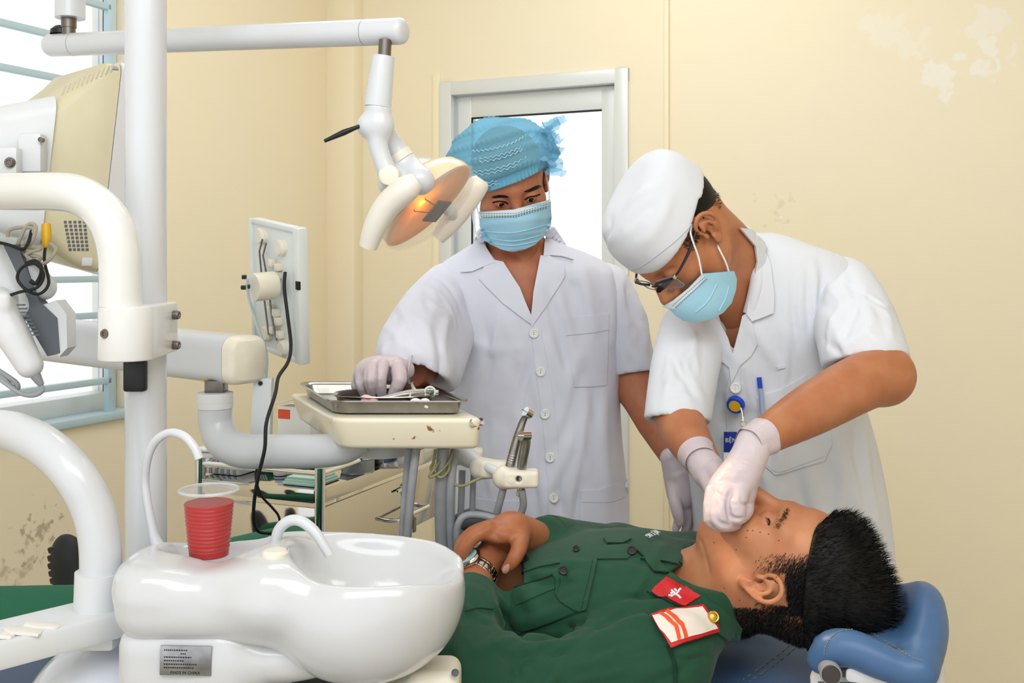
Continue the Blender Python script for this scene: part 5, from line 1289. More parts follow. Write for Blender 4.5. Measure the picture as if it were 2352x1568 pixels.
for dy in (4, 9, 12): mk('mask_stitching', join(*[seam(bm_a, [(1106 + k * 6, 486 + dy - (0 if k < 13 else (k - 13) * 1.75)), (1109 + k * 6, 486 + dy - (0 if k < 13 else (k - 12.5) * 1.75))], .0006, .0045, 0, 4) for k in range(25)]), 'dark_grey', mask)
for pl_ in pleats: mk('mask_pleat', seam(bm_a, pl_, .0014, .0042), 'mask_blue', mask)
mk('ear_loop', gtube([P(1104, 500, 2.11), P(1096, 480, 2.14), Vector(Ha.w(.078, -.005, .03))], .0016, 8, 5), 'paper', mask)
mk('ear_loop', gtube([P(1104, 540, 2.11), P(1097, 545, 2.13), P(1086, 500, 2.18), Vector(Ha.w(.082, -.02, -.01))], .0016, 8, 5), 'paper', mask)
mk('ear_loop', gtube([P(1262, 462, 2.11), P(1260, 430, 2.15), Vector(Ha.w(-.08, -.005, .03))], .0016, 8, 5), 'paper', mask)
# coat
F = Field(np.array(P(960, 1500, 2.3)) - (.06, .2, -.03), np.array(P(1510, 520, 2.3)) + (0, .2, .03), .0042)
TA = [(545, 1108, 1262, 2.30, .05), (560, 1085, 1290, 2.29, .068), (580, 1052, 1345, 2.285, .082), (605, 1015, 1395, DS, .098), (640, 992, 1428, DS, .11), (720, 1000, 1440, DS, .122), (800, 1018, 1432, DS, .124), (900, 1035, 1424, DS, .124), (1000, 1048, 1428, DS, .126), (1100, 1052, 1438, DS, .13), (1250, 1056, 1446, DS, .134), (1420, 1052, 1450, DS, .138)]
vloft(F, TA, p=2.25)
DF = DS - .125
for pts, r, a in (([(1140, 700), (1180, 800), (1150, 900)], 16, .006), ([(1060, 650), (1085, 730), (1075, 800)], 14, .007), ([(1030, 700), (1060, 820), (1052, 900), (1075, 1000)], 15, .008), ([(1130, 790), (1090, 880), (1080, 990)], 18, .006), ([(1320, 900), (1330, 1000), (1350, 1100)], 20, .005), ([(1390, 900), (1385, 1000), (1400, 1120)], 18, .006), ([(1150, 980), (1140, 1080), (1150, 1200)], 22, .006), ([(1200, 900), (1205, 1020), (1215, 1180)], 16, .004), ([(1100, 1020), (1095, 1120), (1090, 1240)], 18, .006), ([(1300, 620), (1350, 660), (1390, 740)], 20, .005), ([(1250, 800), (1290, 860), (1300, 940)], 18, .004), ([(1060, 760), (1120, 800), (1200, 800)], 14, .004), ([(1300, 1000), (1310, 1090), (1305, 1200)], 16, .005)):
    F.pfold(pts, r, a)
for pts, r, a in (([(1105, 720), (1125, 820), (1105, 920)], 13, -.005), ([(1048, 720), (1042, 800), (1058, 900)], 12, -.006), ([(1360, 900), (1362, 1000), (1378, 1110)], 15, -.005), ([(1170, 960), (1172, 1080), (1180, 1200)], 14, -.004)):
    F.pfold(pts, r, a)
F.randfolds(1060, 660, 1410, 1230, DF, 34, 21, 88, 18, (110, 260), (9, 17), .0095)
tor0 = F.mesh(1)
F.cutpoly([(1095, 520), (1112, 565), (1150, 610), (1190, 672), (1222, 738), (1232, 672), (1250, 590), (1262, 520)], 2.0, DS + .012)
torso = F.mesh(1)
F = Field(np.array(P(850, 920, 2.0)) - (.02, .15, 0), np.array(P(1090, 580, 2.3)) + (.03, .16, .02), .0045)
F.chain([P(1030, 668, 2.27), P(990, 720, 2.17), P(953, 800, 2.04), P(952, 850, 1.99)], [.062, .068, .074, .076], smooth=2)
F.cone(P(1040, 760, 2.2), P(1000, 850, 2.06), .05, .055, k=.03)
for pts, r, a in (([(960, 680), (930, 750), (905, 810)], 12, .006), ([(1000, 690), (975, 770), (985, 840)], 12, .007), ([(1030, 730), (1015, 800), (1030, 870)], 11, .007), ([(900, 790), (960, 815), (1010, 860)], 9, .006), ([(945, 720), (925, 800)], 9, -.004), ([(1005, 780), (1005, 860)], 8, -.006)):
    F.pfold(pts, r, a)
F.randfolds(890, 660, 1040, 850, lambda x, y: 2.12 - (y - 660) * .0009, 16, 5, 65, 30, (60, 130), (7, 12), .009)
F.half(P(950, 852, 1.975), (-.30, -.30, -.90), .004)
F.cone(P(958, 858, 1.985), P(948, 890, 1.95), .052, .056, cut=True, k=.004)
sl1 = F.mesh(1)
F = Field(np.array(P(1330, 900, 2.2)) - (0, .1, 0), np.array(P(1530, 590, 2.3)) + (.02, .14, 0), .0045)
F.chain([P(1385, 672, 2.28), P(1425, 740, 2.265), P(1460, 870, 2.25)], [.066, .058, .046], smooth=2)
F.pfold([(1420, 650), (1440, 740), (1430, 840)], 10, .006); F.pfold([(1465, 700), (1480, 780), (1480, 850)], 10, .006); F.pfold([(1448, 760), (1455, 850)], 8, -.005)
F.randfolds(1400, 640, 1480, 840, 2.2, 10, 6, 75, 15, (60, 130), (7, 12), .009)
F.half(P(1460, 856, 2.22), (.12, -.25, -1), .003)
F.cone(P(1458, 855, 2.25), P(1466, 885, 2.25), .036, .038, cut=True, k=.003)
sl2 = F.mesh(1)
coat = mk('coat', njoin(torso, sl1, sl2), 'coat_white', pa, 180, label='white short-sleeved button-front coat with notched lapels')
cA = bvh_of(tor0)
Cc = 'coat_white'
mk('collar', patch(cA, [(1100, 536), (1082, 575), (1058, 626), (1085, 624), (1116, 611), (1138, 604), (1112, 560)], .006, .004, 10), Cc, coat)
mk('lapel', patch(cA, [(1112, 612), (1101, 640), (1119, 660), (1157, 698), (1219, 744), (1223, 732), (1194, 660), (1156, 602), (1136, 598)], .0045, .004, 10), Cc, coat)
mk('collar', patch(cA, [(1258, 524), (1272, 526), (1296, 560), (1317, 598), (1290, 590), (1264, 588), (1248, 590), (1250, 560)], .006, .004, 10), Cc, coat)
mk('lapel', patch(cA, [(1262, 588), (1296, 607), (1298, 632), (1275, 672), (1220, 752), (1219, 730), (1225, 672), (1241, 588)], .0045, .004, 10), Cc, coat)
mk('collar_band', gtube(Pl([(1105, 548, 2.22), (1108, 530, 2.30), (1140, 520, 2.36), (1185, 516, 2.375), (1235, 514, 2.35), (1254, 520, 2.29), (1258, 535, 2.24)]), .009, 10, 5, flat=1.0), Cc, coat)
mk('pocket', patch(cA, [(1296, 731), (1348, 726), (1398, 721), (1396, 800), (1392, 884), (1355, 888), (1319, 888), (1306, 805)], .0028, .003, 12), Cc, coat)
mk('pocket', patch(cA, [(1334, 1126), (1380, 1124), (1415, 1108), (1440, 1100), (1444, 1240), (1330, 1250)], .0032, .003, 14), Cc, coat)
mk('pocket', patch(cA, [(1095, 1145), (1140, 1150), (1200, 1150), (1205, 1250), (1092, 1250)], .0032, .003, 14), Cc, coat)
mk('placket', patch(cA, [(1219, 744), (1240, 740), (1262, 860), (1280, 1000), (1290, 1150), (1295, 1250), (1262, 1250), (1258, 1100), (1245, 950), (1228, 830)], .0024, .003, 14), Cc, coat)
for pts in ([(1300, 770), (1350, 765), (1397, 757)], [(1336, 1152), (1400, 1152), (1435, 1140)]): mk('stitch_line', seam(cA, pts, .0009, .0032), 'stitch_white', coat)
for x, y in ((1226, 765), (1241, 853), (1251, 950), (1264, 1050), (1268, 1143)): button(cA, x, y, S(11, 2.16), 'button_white', coat, .004, 2, 'dark_grey')
mk('shoulder_seam', seam(cA, [(1020, 620), (1026, 690), (1036, 760), (1050, 800)], .0012, .0006), 'stitch_white', coat)
legs(pa, P(1190, 0, DS).x, P(1320, 0, DS).x, DS, .8, pm('trouser_white', (222, 222, 232), .85), 'black')
# gloves
F = Field(np.array(P(790, 940, 1.9)) - (.01, .12, 0), np.array(P(955, 790, 1.9)) + (.02, .12, 0), .0019)
D = 1.90
F.chain([P(928, 850, D + .01), P(905, 846, D - .005), P(878, 848, D - .02)], [S(25, D), S(31, D), S(29, D)])
F.ell(P(862, 848, D - .015), (S(40, D), .032, S(30, D)), k=.012)
F.ell(P(838, 862, D + .0), (S(26, D), .03, S(32, D)), k=.012)
for pts, rs in (([(880, 838, D - .045), (874, 868, D - .058), (877, 905, D - .045)], (15, 14, 11)), ([(856, 840, D - .035), (849, 872, D - .05), (856, 904, D - .035)], (15, 14, 11)), ([(836, 848, D - .018), (829, 878, D - .03), (838, 906, D - .018)], (14, 13, 11)), ([(823, 862, D + .008), (818, 886, D), (828, 905, D + .005)], (12, 12, 10)), ([(912, 842, D - .035), (918, 872, D - .05), (902, 905, D - .045)], (18, 17, 12))):
    F.chain([P(*p) for p in pts], [S(r, D) for r in rs], k=.005, smooth=3)
for pts in ([(865, 842), (862, 870), (866, 904)], [(842, 848), (839, 875), (847, 904)], [(895, 842), (896, 870), (889, 906)], [(828, 860), (824, 885)]): F.pfold(pts, 4, -.005)
F.cone(P(934, 852, D + .02), P(975, 855, D + .06), S(22, D), S(22, D), cut=True)
mk('glove', F.mesh(1), 'glove', pa, 180, label='thin white latex glove pinching the tweezers over the tray')
mk('glove_cuff', gtube([Vector(P(932, 850, D)) + Vector((.006, .012, 0)) + Vector((.010 * math.sin(a) * .3, .026 * math.cos(a), .026 * math.sin(a))) for a in [2 * math.pi * k / 24 for k in range(25)]], .0022, 8), 'glove', pa)
F = Field(np.array(P(1500, 1250, 2.13)) - (.0, .1, 0), np.array(P(1625, 1020, 2.13)) + (0, .1, 0), .0021)
D = 2.13
F.chain([P(1540, 1052, D), P(1556, 1090, D), P(1568, 1130, D)], [S(24, D), S(33, D), S(36, D)])
F.ell(P(1570, 1120, D), (S(36, D), .028, S(48, D)), k=.01)
for pts, rs in (([(1545, 1110, D - .01), (1550, 1150, D - .03), (1556, 1178, D - .035), (1560, 1198, D - .03)], (15, 14, 13, 10)), ([(1565, 1150, D), (1560, 1190, D - .005), (1552, 1214, D - .01)], (14, 12, 9)), ([(1580, 1150, D), (1580, 1195, D), (1572, 1222, D)], (14, 12, 9)), ([(1592, 1145, D + .01), (1596, 1190, D + .01), (1590, 1220, D + .01)], (13, 12, 9))):
    F.chain([P(*p) for p in pts], [S(r, D) for r in rs], k=.005, smooth=3)
for yy in (1062, 1070, 1080): F.fold([P(1522, yy, D - .03), P(1545, yy + 6, D - .035), P(1570, yy + 4, D - .03)], .003, .0022)
mk('glove', F.mesh(1), 'glove', pa, 180, label='white latex glove on the hanging hand')

# ================================================================== DENTIST bending over the patient
DD = 2.02
pd = thing('person', 'person in a white coat, white cloth cap, glasses and blue mask bending over the patient', 'person', (P(1800, 0, 2.1).x, 2.12, 0))
Rd = basis((-.45, -.27, -.85), u=(-.79, -.32, .53))
Hd = Head(np.array(P(1622, 540, 1.78)) + Rd[:, 0] * .076 + np.array((0, 0, .004)), Rd, 1.0)
F = Field(np.array(P(1440, 790, 1.85)) - (.02, .2, .02), np.array(P(1770, 440, 1.85)) + (.05, .22, .05), .0024)
add_head(F, Hd, ears=(-1,), eyes_open=.004)
nb = P(1738, 650, 2.01)
F.cone(Hd.w(0, -.040, -.02), nb, .056, .060, k=.03)
F.cone(Hd.w(-.02, -.03, -.03), P(1698, 590, 2.0), .03, .034, k=.03)
F.cone(Hd.w(0, .0, -.06), P(1690, 720, 1.97), .035, .045, k=.03)
headD = F.mesh(2)
F = Field(np.array(P(1480, 1110, 1.9)) - (0, .45, 0), np.array(P(2120, 560, 1.95)) + (.02, .2, .02), .005)
vloft(F, [(620, 1690, 1880, 2.03, .05), (660, 1650, 1930, 2.02, .07), (740, 1600, 1930, DD, .1), (900, 1600, 1930, 2.04, .1), (1090, 1620, 1990, 2.06, .1)])
F.cone(nb, P(1715, 740, 2.02), .055, .075, k=.03)
F.chain([P(1930, 690, 1.98), P(1985, 800, 1.84), P(2030, 862, 1.76)], [.03, .038, .047], k=.02)
F.chain([P(2030, 862, 1.76), P(1975, 880, 1.72), P(1860, 942, 1.66), P(1738, 1012, 1.585)], [.048, .047, .041, .026], k=.02, smooth=8)
F.chain([P(1600, 770, 1.98), P(1562, 930, 1.85), P(1560, 940, 1.83)], [.03, .038, .042], k=.02)
F.chain([P(1560, 940, 1.83), P(1572, 990, 1.78), P(1620, 1070, 1.69)], [.044, .040, .028], k=.02, smooth=8)
bodyD = F.mesh(2)
body = mk('body', njoin(headD, bodyD), 'skin_d', pd, 180)
hD = bvh_of(headD)
for s in (-1, 1):
    m = frame(Hd.w(s * .032, .0775, .004), Rd @ np.array([0, .9, -.45]))
    ey = mk('eye', glathe([(.0127 * math.sin(a), .0127 * math.cos(a)) for a in np.linspace(0.0, 1.9, 12)], 20, m), 'eye_white', body)
    mk('iris', glathe([(0, .0131), (.0045, .0123), (.006, .0114)], 18, m), 'iris', ey)
mk('eyebrow', patch(hD, [(1508, 664), (1520, 652), (1540, 640), (1546, 642), (1534, 656), (1514, 672)], .001, .002, 5, True), 'hair', body)
# hair below the cap: nape and sideburn
F = Field(Hd.c - .15, Hd.c + .15, .003)
Hd.e(F, (0, -.018, .040), (.0785, .098, .088))
F.half(Hd.w(0, -.03, .018), Rd @ np.array([0, .55, -.83]), .006)
mk('hair', F.mesh(1), 'hair', pd, 180)
lc = Hd.loc(headD[0]); rr = np.random.default_rng(5)
def pick(mask_, n):
    idx = np.argwhere(mask_).ravel(); return idx[rr.integers(0, len(idx), n)] if len(idx) else idx
sel = (lc[:, 0] < -.05) & (lc[:, 1] > .012) & (lc[:, 1] < .042) & (lc[:, 2] > .005) & (lc[:, 2] < .045)
i1 = pick(sel, 700); sel2 = (lc[:, 1] < -.055) & (lc[:, 2] > -.015) & (lc[:, 2] < .04); i2 = pick(sel2, 1500)
g = strands(np.concatenate([headD[0][i1], headD[0][i2]]), np.concatenate([np.tile(Rd @ np.array([-.3, -.5, -.9]), (len(i1), 1)), np.tile(Rd @ np.array([0, -.7, -.7]), (len(i2), 1))]) + rr.normal(size=(len(i1) + len(i2), 3)) * .25, .006, .00028)
hs = mk('short_hair', g, 'hair', pd, None); hs['kind'] = 'stuff'
# cloth cap
F = Field(Hd.c - .2, Hd.c + .21, .0034)
o_ = Hd.w(0, -.008, 0)
F.loft(o_, Rd[:, 2], Rd[:, 1], [(.020, .0, 0, .1045, .0855), (.05, -.001, 0, .108, .089), (.085, -.003, 0, .106, .087), (.108, -.006, 0, .098, .08), (.124, -.008, 0, .088, .070), (.134, -.01, 0, .074, .058)], p=2.4, cap=.02)
F.half(Hd.w(0, .06, .030), Rd @ np.array([0, -.10, -1]), .002)
F.half(Hd.w(-.075, -.012, .037), Rd @ np.array([-.25, -.20, -1]), .004, lo=Hd.w(-.09, .0, .02) - .045, hi=Hd.w(-.09, .0, .02) + .045)
for pts, r, a in (([(1500, 470), (1470, 490), (1440, 520)], 10, -.006), ([(1405, 500), (1400, 530), (1392, 560)], 9, -.005), ([(1440, 470), (1480, 440), (1530, 425)], 12, .005), ([(1540, 440), (1520, 500), (1480, 560)], 14, .004), ([(1395, 590), (1400, 560), (1410, 540)], 8, .004)):
    F.pfold(pts, r, a)
capm = F.mesh(2)
cap = mk('cloth_cap', capm, 'coat_white_b', pd, 180, label='plain white cloth surgeon cap')
bc_ = bvh_of(capm)
mk('cap_hem', seam(bc_, [(1418, 630), (1470, 612), (1540, 562), (1580, 524), (1598, 500), (1624, 478)], .0011, .0004), 'stitch_white', cap)
# mask
F = Field(Hd.c - .17, Hd.c + .17, .0028)
Hd.e(F, (0, .024, -.037), (.080, .078, .094)); Hd.e(F, (0, .080, -.040), (.036, .042, .050), k=.04); Hd.e(F, (0, .06, -.10), (.05, .046, .038), k=.03); Hd.e(F, (0, .085, -.075), (.05, .045, .055), k=.03)
bm_d = bvh_of(F.mesh(3))
mo = [(1612, 628), (1632, 640), (1655, 649), (1668, 648), (1676, 636), (1684, 622), (1690, 640), (1688, 665), (1678, 695), (1660, 716), (1636, 730), (1600, 738), (1570, 734), (1552, 722), (1538, 708), (1524, 702), (1545, 690), (1580, 662)]
mask = mk('face_mask', patch(bm_d, mo, .004, .004, 7), 'mask_blue', pd, 60, label='light blue surgical mask below glasses')
mk('mask_top_band', patch(bm_d, [(1612, 629), (1620, 636), (1600, 660), (1570, 688), (1550, 708), (1538, 706), (1526, 702), (1548, 688), (1582, 660)], .0052, .002, 6), 'mask_white', mask)
for o in (5, 11): mk('mask_stitching', join(*[seam(bm_d, [(1612 - k * 3.6 + o, 632 + k * 3.3 + o * .6), (1610 - k * 3.6 + o, 634 + k * 3.3 + o * .6)], .0005, .0055, 0, 4) for k in range(20)]), 'dark_grey', mask)
for pts in ([(1645, 652), (1625, 690), (1598, 715)], [(1672, 655), (1664, 685), (1650, 712)]): mk('mask_pleat', seam(bm_d, pts, .0016, .004), 'mask_blue', mask)
mk('ear_loop', gtube([P(1612, 630, 1.765), P(1604, 590, 1.76), P(1590, 550, 1.755), P(1586, 530, 1.76), P(1592, 512, 1.775)], .0016, 8, 5), 'paper', mask)
mk('ear_loop', gtube([P(1675, 630, 1.80), P(1668, 605, 1.795), P(1652, 572, 1.79), P(1648, 562, 1.80)], .0016, 8, 5), 'paper', mask)
# glasses
gl = thing('glasses', 'black thin-framed rectangular glasses worn by the bending person in the white cap', 'glasses', Hd.w(0, .1, 0))
def gw(x, y, z): return Vector(Hd.w(x, y, z))
for s in (-1, 1):
    ring = [gw(s * .034 + .025 * p[0], .103 - .010 * abs(p[0] * .025 + s * .034) / .06, -.002 + .015 * p[1]) for p in [(q[0], q[1]) for q in rrect(1, 1, .35, 4)]]
    lens = mk('lens', ([v for v in ring] + [v + Vector(Rd[:, 1]) * .0015 for v in ring], [tuple(range(len(ring))), tuple(range(len(ring), 2 * len(ring)))[::-1]] + [(i, (i + 1) % len(ring), len(ring) + (i + 1) % len(ring), len(ring) + i) for i in range(len(ring))]), 'glass', gl)
    mk('lens_rim', gtube(ring + [ring[0]], .0011, 8), pm('rim_clear_%d' % s, (150, 154, 160), .2, .6), gl)
    mk('brow_bar', gtube([gw(s * .010, .1045, .010), gw(s * .034, .1035, .0135), gw(s * .058, .098, .012)], .0022, 8, 4), 'black', gl)
    mk('temple', gtube([gw(s * .061, .095, .011), gw(s * .070, .080, .012), gw(s * .079, .045, .016), gw(s * .0795, .005, .022), gw(s * .078, -.02, .018)], [.0018, .0022, .0026, .0024, .0016], 8, 5), 'black', gl)
    mk('hinge', gbox((0, 0, 0), (.003, .004, .003), .001, frame(gw(s * .062, .093, .011), Rd[:, 2], Rd[:, 0])), 'steel', gl)
mk('bridge', gtube([gw(-.010, .104, .004), gw(0, .107, .007), gw(.010, .104, .004)], .0014, 8, 4), 'black', gl)
# coat
F = Field(np.array(P(1490, 1420, 2.05)) - (.02, .22, -.03), np.array(P(2070, 520, 2.05)) + (.03, .2, .03), .0042)
vloft(F, [(535, 1690, 1790, 2.03, .05), (560, 1665, 1850, 2.02, .075), (595, 1630, 1940, 2.01, .095), (650, 1590, 1985, 2.01, .115), (740, 1548, 1975, 2.02, .125), (850, 1538, 1950, 2.04, .127), (960, 1560, 1990, 2.06, .128), (1100, 1585, 2024, 2.08, .13), (1260, 1598, 2046, 2.10, .135), (1420, 1600, 2050, 2.10, .138)], p=2.3)
D = 1.90
for pts, r, a in (([(1840, 620), (1835, 700), (1850, 780)], 12, .006), ([(1870, 620), (1872, 700), (1868, 780)], 12, .006), ([(1810, 640), (1806, 720), (1815, 800)], 11, .005), ([(1560, 760), (1570, 860), (1600, 960)], 16, .007), ([(1610, 770), (1620, 880), (1640, 1000)], 14, .005), ([(1900, 980), (1930, 1080), (1980, 1200)], 18, .006), ([(1850, 1050), (1870, 1150), (1900, 1260)], 20, .006), ([(1985, 1000), (1995, 1100), (2020, 1220)], 14, .007), ([(1780, 1100), (1800, 1180), (1830, 1270)], 20, .006), ([(1940, 1010), (1970, 1130), (2010, 1260)], 14, .006)):
    F.pfold(pts, r, a)
for pts, r, a in (([(1855, 620), (1855, 700), (1860, 780)], 10, -.005), ([(1825, 640), (1822, 720), (1832, 800)], 9, -.004), ([(1590, 760), (1598, 860), (1620, 960)], 12, -.005), ([(1960, 990), (1970, 1100), (2000, 1220)], 12, -.006), ([(1830, 1080), (1850, 1170), (1870, 1260)], 12, -.004)):
    F.pfold(pts, r, a)
F.randfolds(1560, 680, 1960, 1240, lambda x, y: 1.90 + max(0, (y - 850) * .00012), 36, 31, 80, 22, (100, 240), (9, 17), .0095)
tor0 = F.mesh(1)
F.cutpoly([(1640, 600), (1650, 720), (1665, 770), (1684, 828), (1700, 780), (1712, 720), (1735, 640), (1735, 560), (1700, 530)], 1.7, 2.04)
torso = F.mesh(1)
F = Field(np.array(P(1860, 900, 1.75)) - (0, .12, 0), np.array(P(2110, 590, 2.0)) + (.03, .1, .02), .0045)
F.chain([P(1930, 675, 1.99), P(1962, 740, 1.90), P(1988, 830, 1.80)], [.072, .074, .074], smooth=2)
for pts, r, a in (([(2000, 700), (1990, 760), (1930, 800)], 10, .006), ([(1950, 680), (1910, 740), (1900, 800)], 11, .007), ([(2040, 720), (2040, 780), (2030, 820)], 11, .005), ([(1975, 690), (1945, 760), (1925, 810)], 8, -.006), ([(2020, 690), (2030, 705), (2040, 700)], 8, .007)):
    F.pfold(pts, r, a)
F.randfolds(1900, 640, 2060, 810, lambda x, y: 1.88 - (y - 640) * .0007, 14, 8, 60, 40, (60, 130), (7, 12), .009)
F.half(P(1990, 822, 1.76), (.05, -.35, -1), .004)
F.cone(P(1990, 835, 1.80), P(1996, 870, 1.77), .054, .058, cut=True, k=.004)
sl1 = F.mesh(1)
F = Field(np.array(P(1490, 1010, 1.78)) - (.01, .1, 0), np.array(P(1660, 690, 1.98)) + (0, .1, 0), .0045)
F.chain([P(1592, 765, 1.97), P(1572, 850, 1.90), P(1556, 965, 1.82)], [.064, .062, .058], smooth=2)
for pts, r, a in (([(1545, 780), (1535, 860), (1530, 940)], 10, .006), ([(1580, 800), (1570, 880), (1585, 950)], 10, .006), ([(1525, 915), (1560, 905), (1595, 925)], 8, .006)):
    F.pfold(pts, r, a)
F.randfolds(1530, 760, 1600, 940, lambda x, y: 1.86 - (y - 760) * .0005, 10, 9, 85, 25, (60, 130), (7, 12), .009)
F.half(P(1552, 958, 1.78), (-.08, -.3, -1), .004); F.cone(P(1557, 965, 1.82), P(1553, 1000, 1.80), .045, .048, cut=True, k=.004)
sl2 = F.mesh(1)
coat = mk('coat', njoin(torso, sl1, sl2), 'coat_white_b', pd, 180, label='white short-sleeved doctor coat')
cD = bvh_of(njoin(tor0, sl1)); cDn = bvh_of(njoin(tor0, sl1, headD))
Cc = 'coat_white_b'
mk('collar', patch(cDn, [(1694, 524), (1722, 530), (1748, 552), (1770, 610), (1778, 680), (1776, 718), (1752, 728), (1726, 738), (1713, 720), (1724, 660), (1735, 600), (1730, 566), (1712, 545)], .009, .006, 10), Cc, coat)
mk('collar_band', gtube(Pl([(1722, 720, 1.90), (1738, 650, 1.90), (1740, 590, 1.93), (1725, 545, 2.0), (1690, 525, 2.05), (1660, 540, 2.08)]), .013, 10, 5), Cc, coat)
mk('lapel', patch(cD, [(1713, 720), (1727, 740), (1740, 790), (1725, 815), (1700, 838), (1680, 880), (1676, 845), (1682, 815), (1694, 770), (1705, 725)], .005, .005, 10), Cc, coat)
mk('lapel', patch(cD, [(1640, 728), (1652, 740), (1672, 775), (1688, 825), (1684, 850), (1660, 830), (1636, 810), (1614, 784), (1620, 745)], .005, .005, 10), Cc, coat)
mk('undershirt', patch(cD, [(1660, 780), (1684, 834), (1698, 786), (1684, 800)], -.004, .003, 8), 'paper', coat)
mk('placket', patch(cD, [(1680, 850), (1700, 840), (1702, 900), (1700, 1000), (1705, 1120), (1672, 1120), (1670, 1000), (1668, 900)], .002, .003, 14), Cc, coat)
mk('pocket', patch(cD, [(1738, 912), (1790, 896), (1850, 862), (1862, 900), (1868, 980), (1745, 990)], .004, .004, 12), Cc, coat)
mk('pocket_flap', patch(cD, [(1752, 1050), (1830, 1020), (1905, 985), (1910, 1020), (1892, 1058), (1800, 1085), (1780, 1090), (1755, 1068)], .004, .004, 12), Cc, coat)
mk('pocket_tab', patch(cD, [(1785, 842), (1803, 838), (1804, 844), (1786, 848)], .0035, .003, 8), Cc, coat)
mk('stitch_line', seam(cD, [(1762, 1068), (1785, 1082), (1830, 1070), (1890, 1048)], .0009, .004), 'stitch_white', coat)
button(cD, 1689, 889, S(12.5, 1.9), 'button_white', coat, .004, 4, 'stitch_white')
legs(pd, P(1790, 0, 2.1).x, P(1930, 0, 2.1).x, 2.12, .85, 'trouser_w' if 'trouser_w' in M else 'coat_white_b', 'black')
# gloves
F = Field(np.array(P(1600, 1260, 1.58)) - (0, .12, 0), np.array(P(1790, 960, 1.58)) + (0, .12, 0), .0017)
D = 1.555
F.chain([P(1734, 1012, 1.585), P(1720, 1050, 1.57), P(1700, 1090, D)], [S(41, D), S(43, D), S(46, D)])
F.ell(P(1678, 1125, D), (S(52, D), .030, S(50, D)), k=.014)
F.cone(P(1650, 1150, D), P(1700, 1140, D - .005), S(30, D), S(30, D), k=.012)
for pts, rs in (([(1700, 1120, D - .02), (1690, 1166, D - .038), (1694, 1184, D - .035), (1714, 1172, D - .018), (1716, 1150, D)], (22, 23, 21, 17, 14)), ([(1668, 1132, D - .025), (1652, 1180, D - .04), (1662, 1200, D - .036), (1690, 1200, D - .012), (1702, 1190, D)], (23, 22, 20, 17, 14)), ([(1642, 1130, D - .015), (1632, 1178, D - .026), (1640, 1198, D - .022), (1664, 1206, D + .0), (1680, 1200, D + .012)], (21, 19, 18, 16, 14)), ([(1638, 1130, D + .006), (1634, 1180, D + .002), (1650, 1196, D + .015)], (18, 17, 15)), ([(1722, 1090, D + .01), (1724, 1125, D + .015), (1718, 1150, D + .015)], (17, 16, 14))):
    F.chain([P(*p) for p in pts], [S(r, D) for r in rs], k=.004, smooth=3)
for yy, a in ((1060, .002), (1070, .0016), (1082, .002)): F.pfold([(1672, yy - 8), (1705, yy - 4), (1742, yy + 12)], 4, a)
for pts, r, a in (([(1676, 1132), (1671, 1160), (1676, 1184), (1704, 1190)], 5, -.007), ([(1646, 1150), (1642, 1176), (1650, 1198), (1676, 1208)], 5, -.006), ([(1702, 1142), (1708, 1156), (1716, 1160)], 4, -.004), ([(1634, 1120), (1650, 1134), (1668, 1146)], 5, -.003), ([(1668, 1148), (1690, 1150), (1706, 1146)], 6, .002), ([(1690, 1078), (1684, 1100), (1690, 1125)], 9, .0015)): F.pfold(pts, r, a)
gd = mk('glove', F.mesh(1), 'glove', pd, 180, label='white latex glove clenched over the patient mouth')
ca_ = np.array(P(1738, 1012, 1.585)); adir = (np.array(P(1860, 942, 1.66)) - ca_); adir /= np.linalg.norm(adir)
cm_ = frame(ca_ + adir * .012, adir)
mk('glove_cuff', gloft([[cm_ @ Vector(((r + .0012 * math.sin(5 * a)) * math.cos(a), (r + .0012 * math.sin(4 * a)) * math.sin(a), h_)) for a in [2 * math.pi * k / 40 for k in range(40)]] for r, h_ in ((.0265, -.03), (.0275, -.012), (.0290, .0), (.0305, .006), (.0300, .0075), (.0285, .006))], False), 'glove', gd)
F = Field(np.array(P(1560, 1160, 1.66)) - (0, .1, 0), np.array(P(1700, 1000, 1.7)) + (0, .1, 0), .002)
D = 1.68
F.chain([P(1606, 1050, D + .02), P(1630, 1085, D), P(1650, 1110, D - .01)], [S(38, D), S(40, D), S(38, D)])
for pts, rs in (([(1640, 1080, D - .02), (1660, 1110, D - .04), (1690, 1130, D - .03)], (22, 18, 14)), ([(1625, 1100, D - .02), (1638, 1130, D - .035), (1665, 1150, D - .03)], (20, 17, 13))):
    F.chain([P(*p) for p in pts], [S(r, D) for r in rs], k=.005, smooth=3)
for yy in (1045, 1060): F.fold([P(1590, yy + 12, D - .02), P(1615, yy, D - .03), P(1640, yy - 8, D - .02)], .0035, .002)
mk('glove', F.mesh(1), 'glove', pd, 180, label='white latex glove half hidden behind the clenched hand')
cm_ = frame(np.array(P(1600, 1042, D + .025)), np.array(P(1572, 990, 1.78)) - np.array(P(1620, 1070, 1.69)))
mk('glove_cuff', gloft([[cm_ @ Vector((r * math.cos(a), r * math.sin(a), h_)) for a in [2 * math.pi * k / 32 for k in range(32)]] for r, h_ in ((.026, -.02), (.0300, .0), (.0315, .004), (.030, .005))], False), 'glove', pd)
tl_ = mk('dental_instrument', gtube([P(1700, 1160, 1.575), P(1712, 1175, 1.60), P(1705, 1190, 1.62)], .0028, 10), 'steel')
tag(tl_, 'thin steel instrument gripped in the clenched glove at the patient mouth', 'instrument')
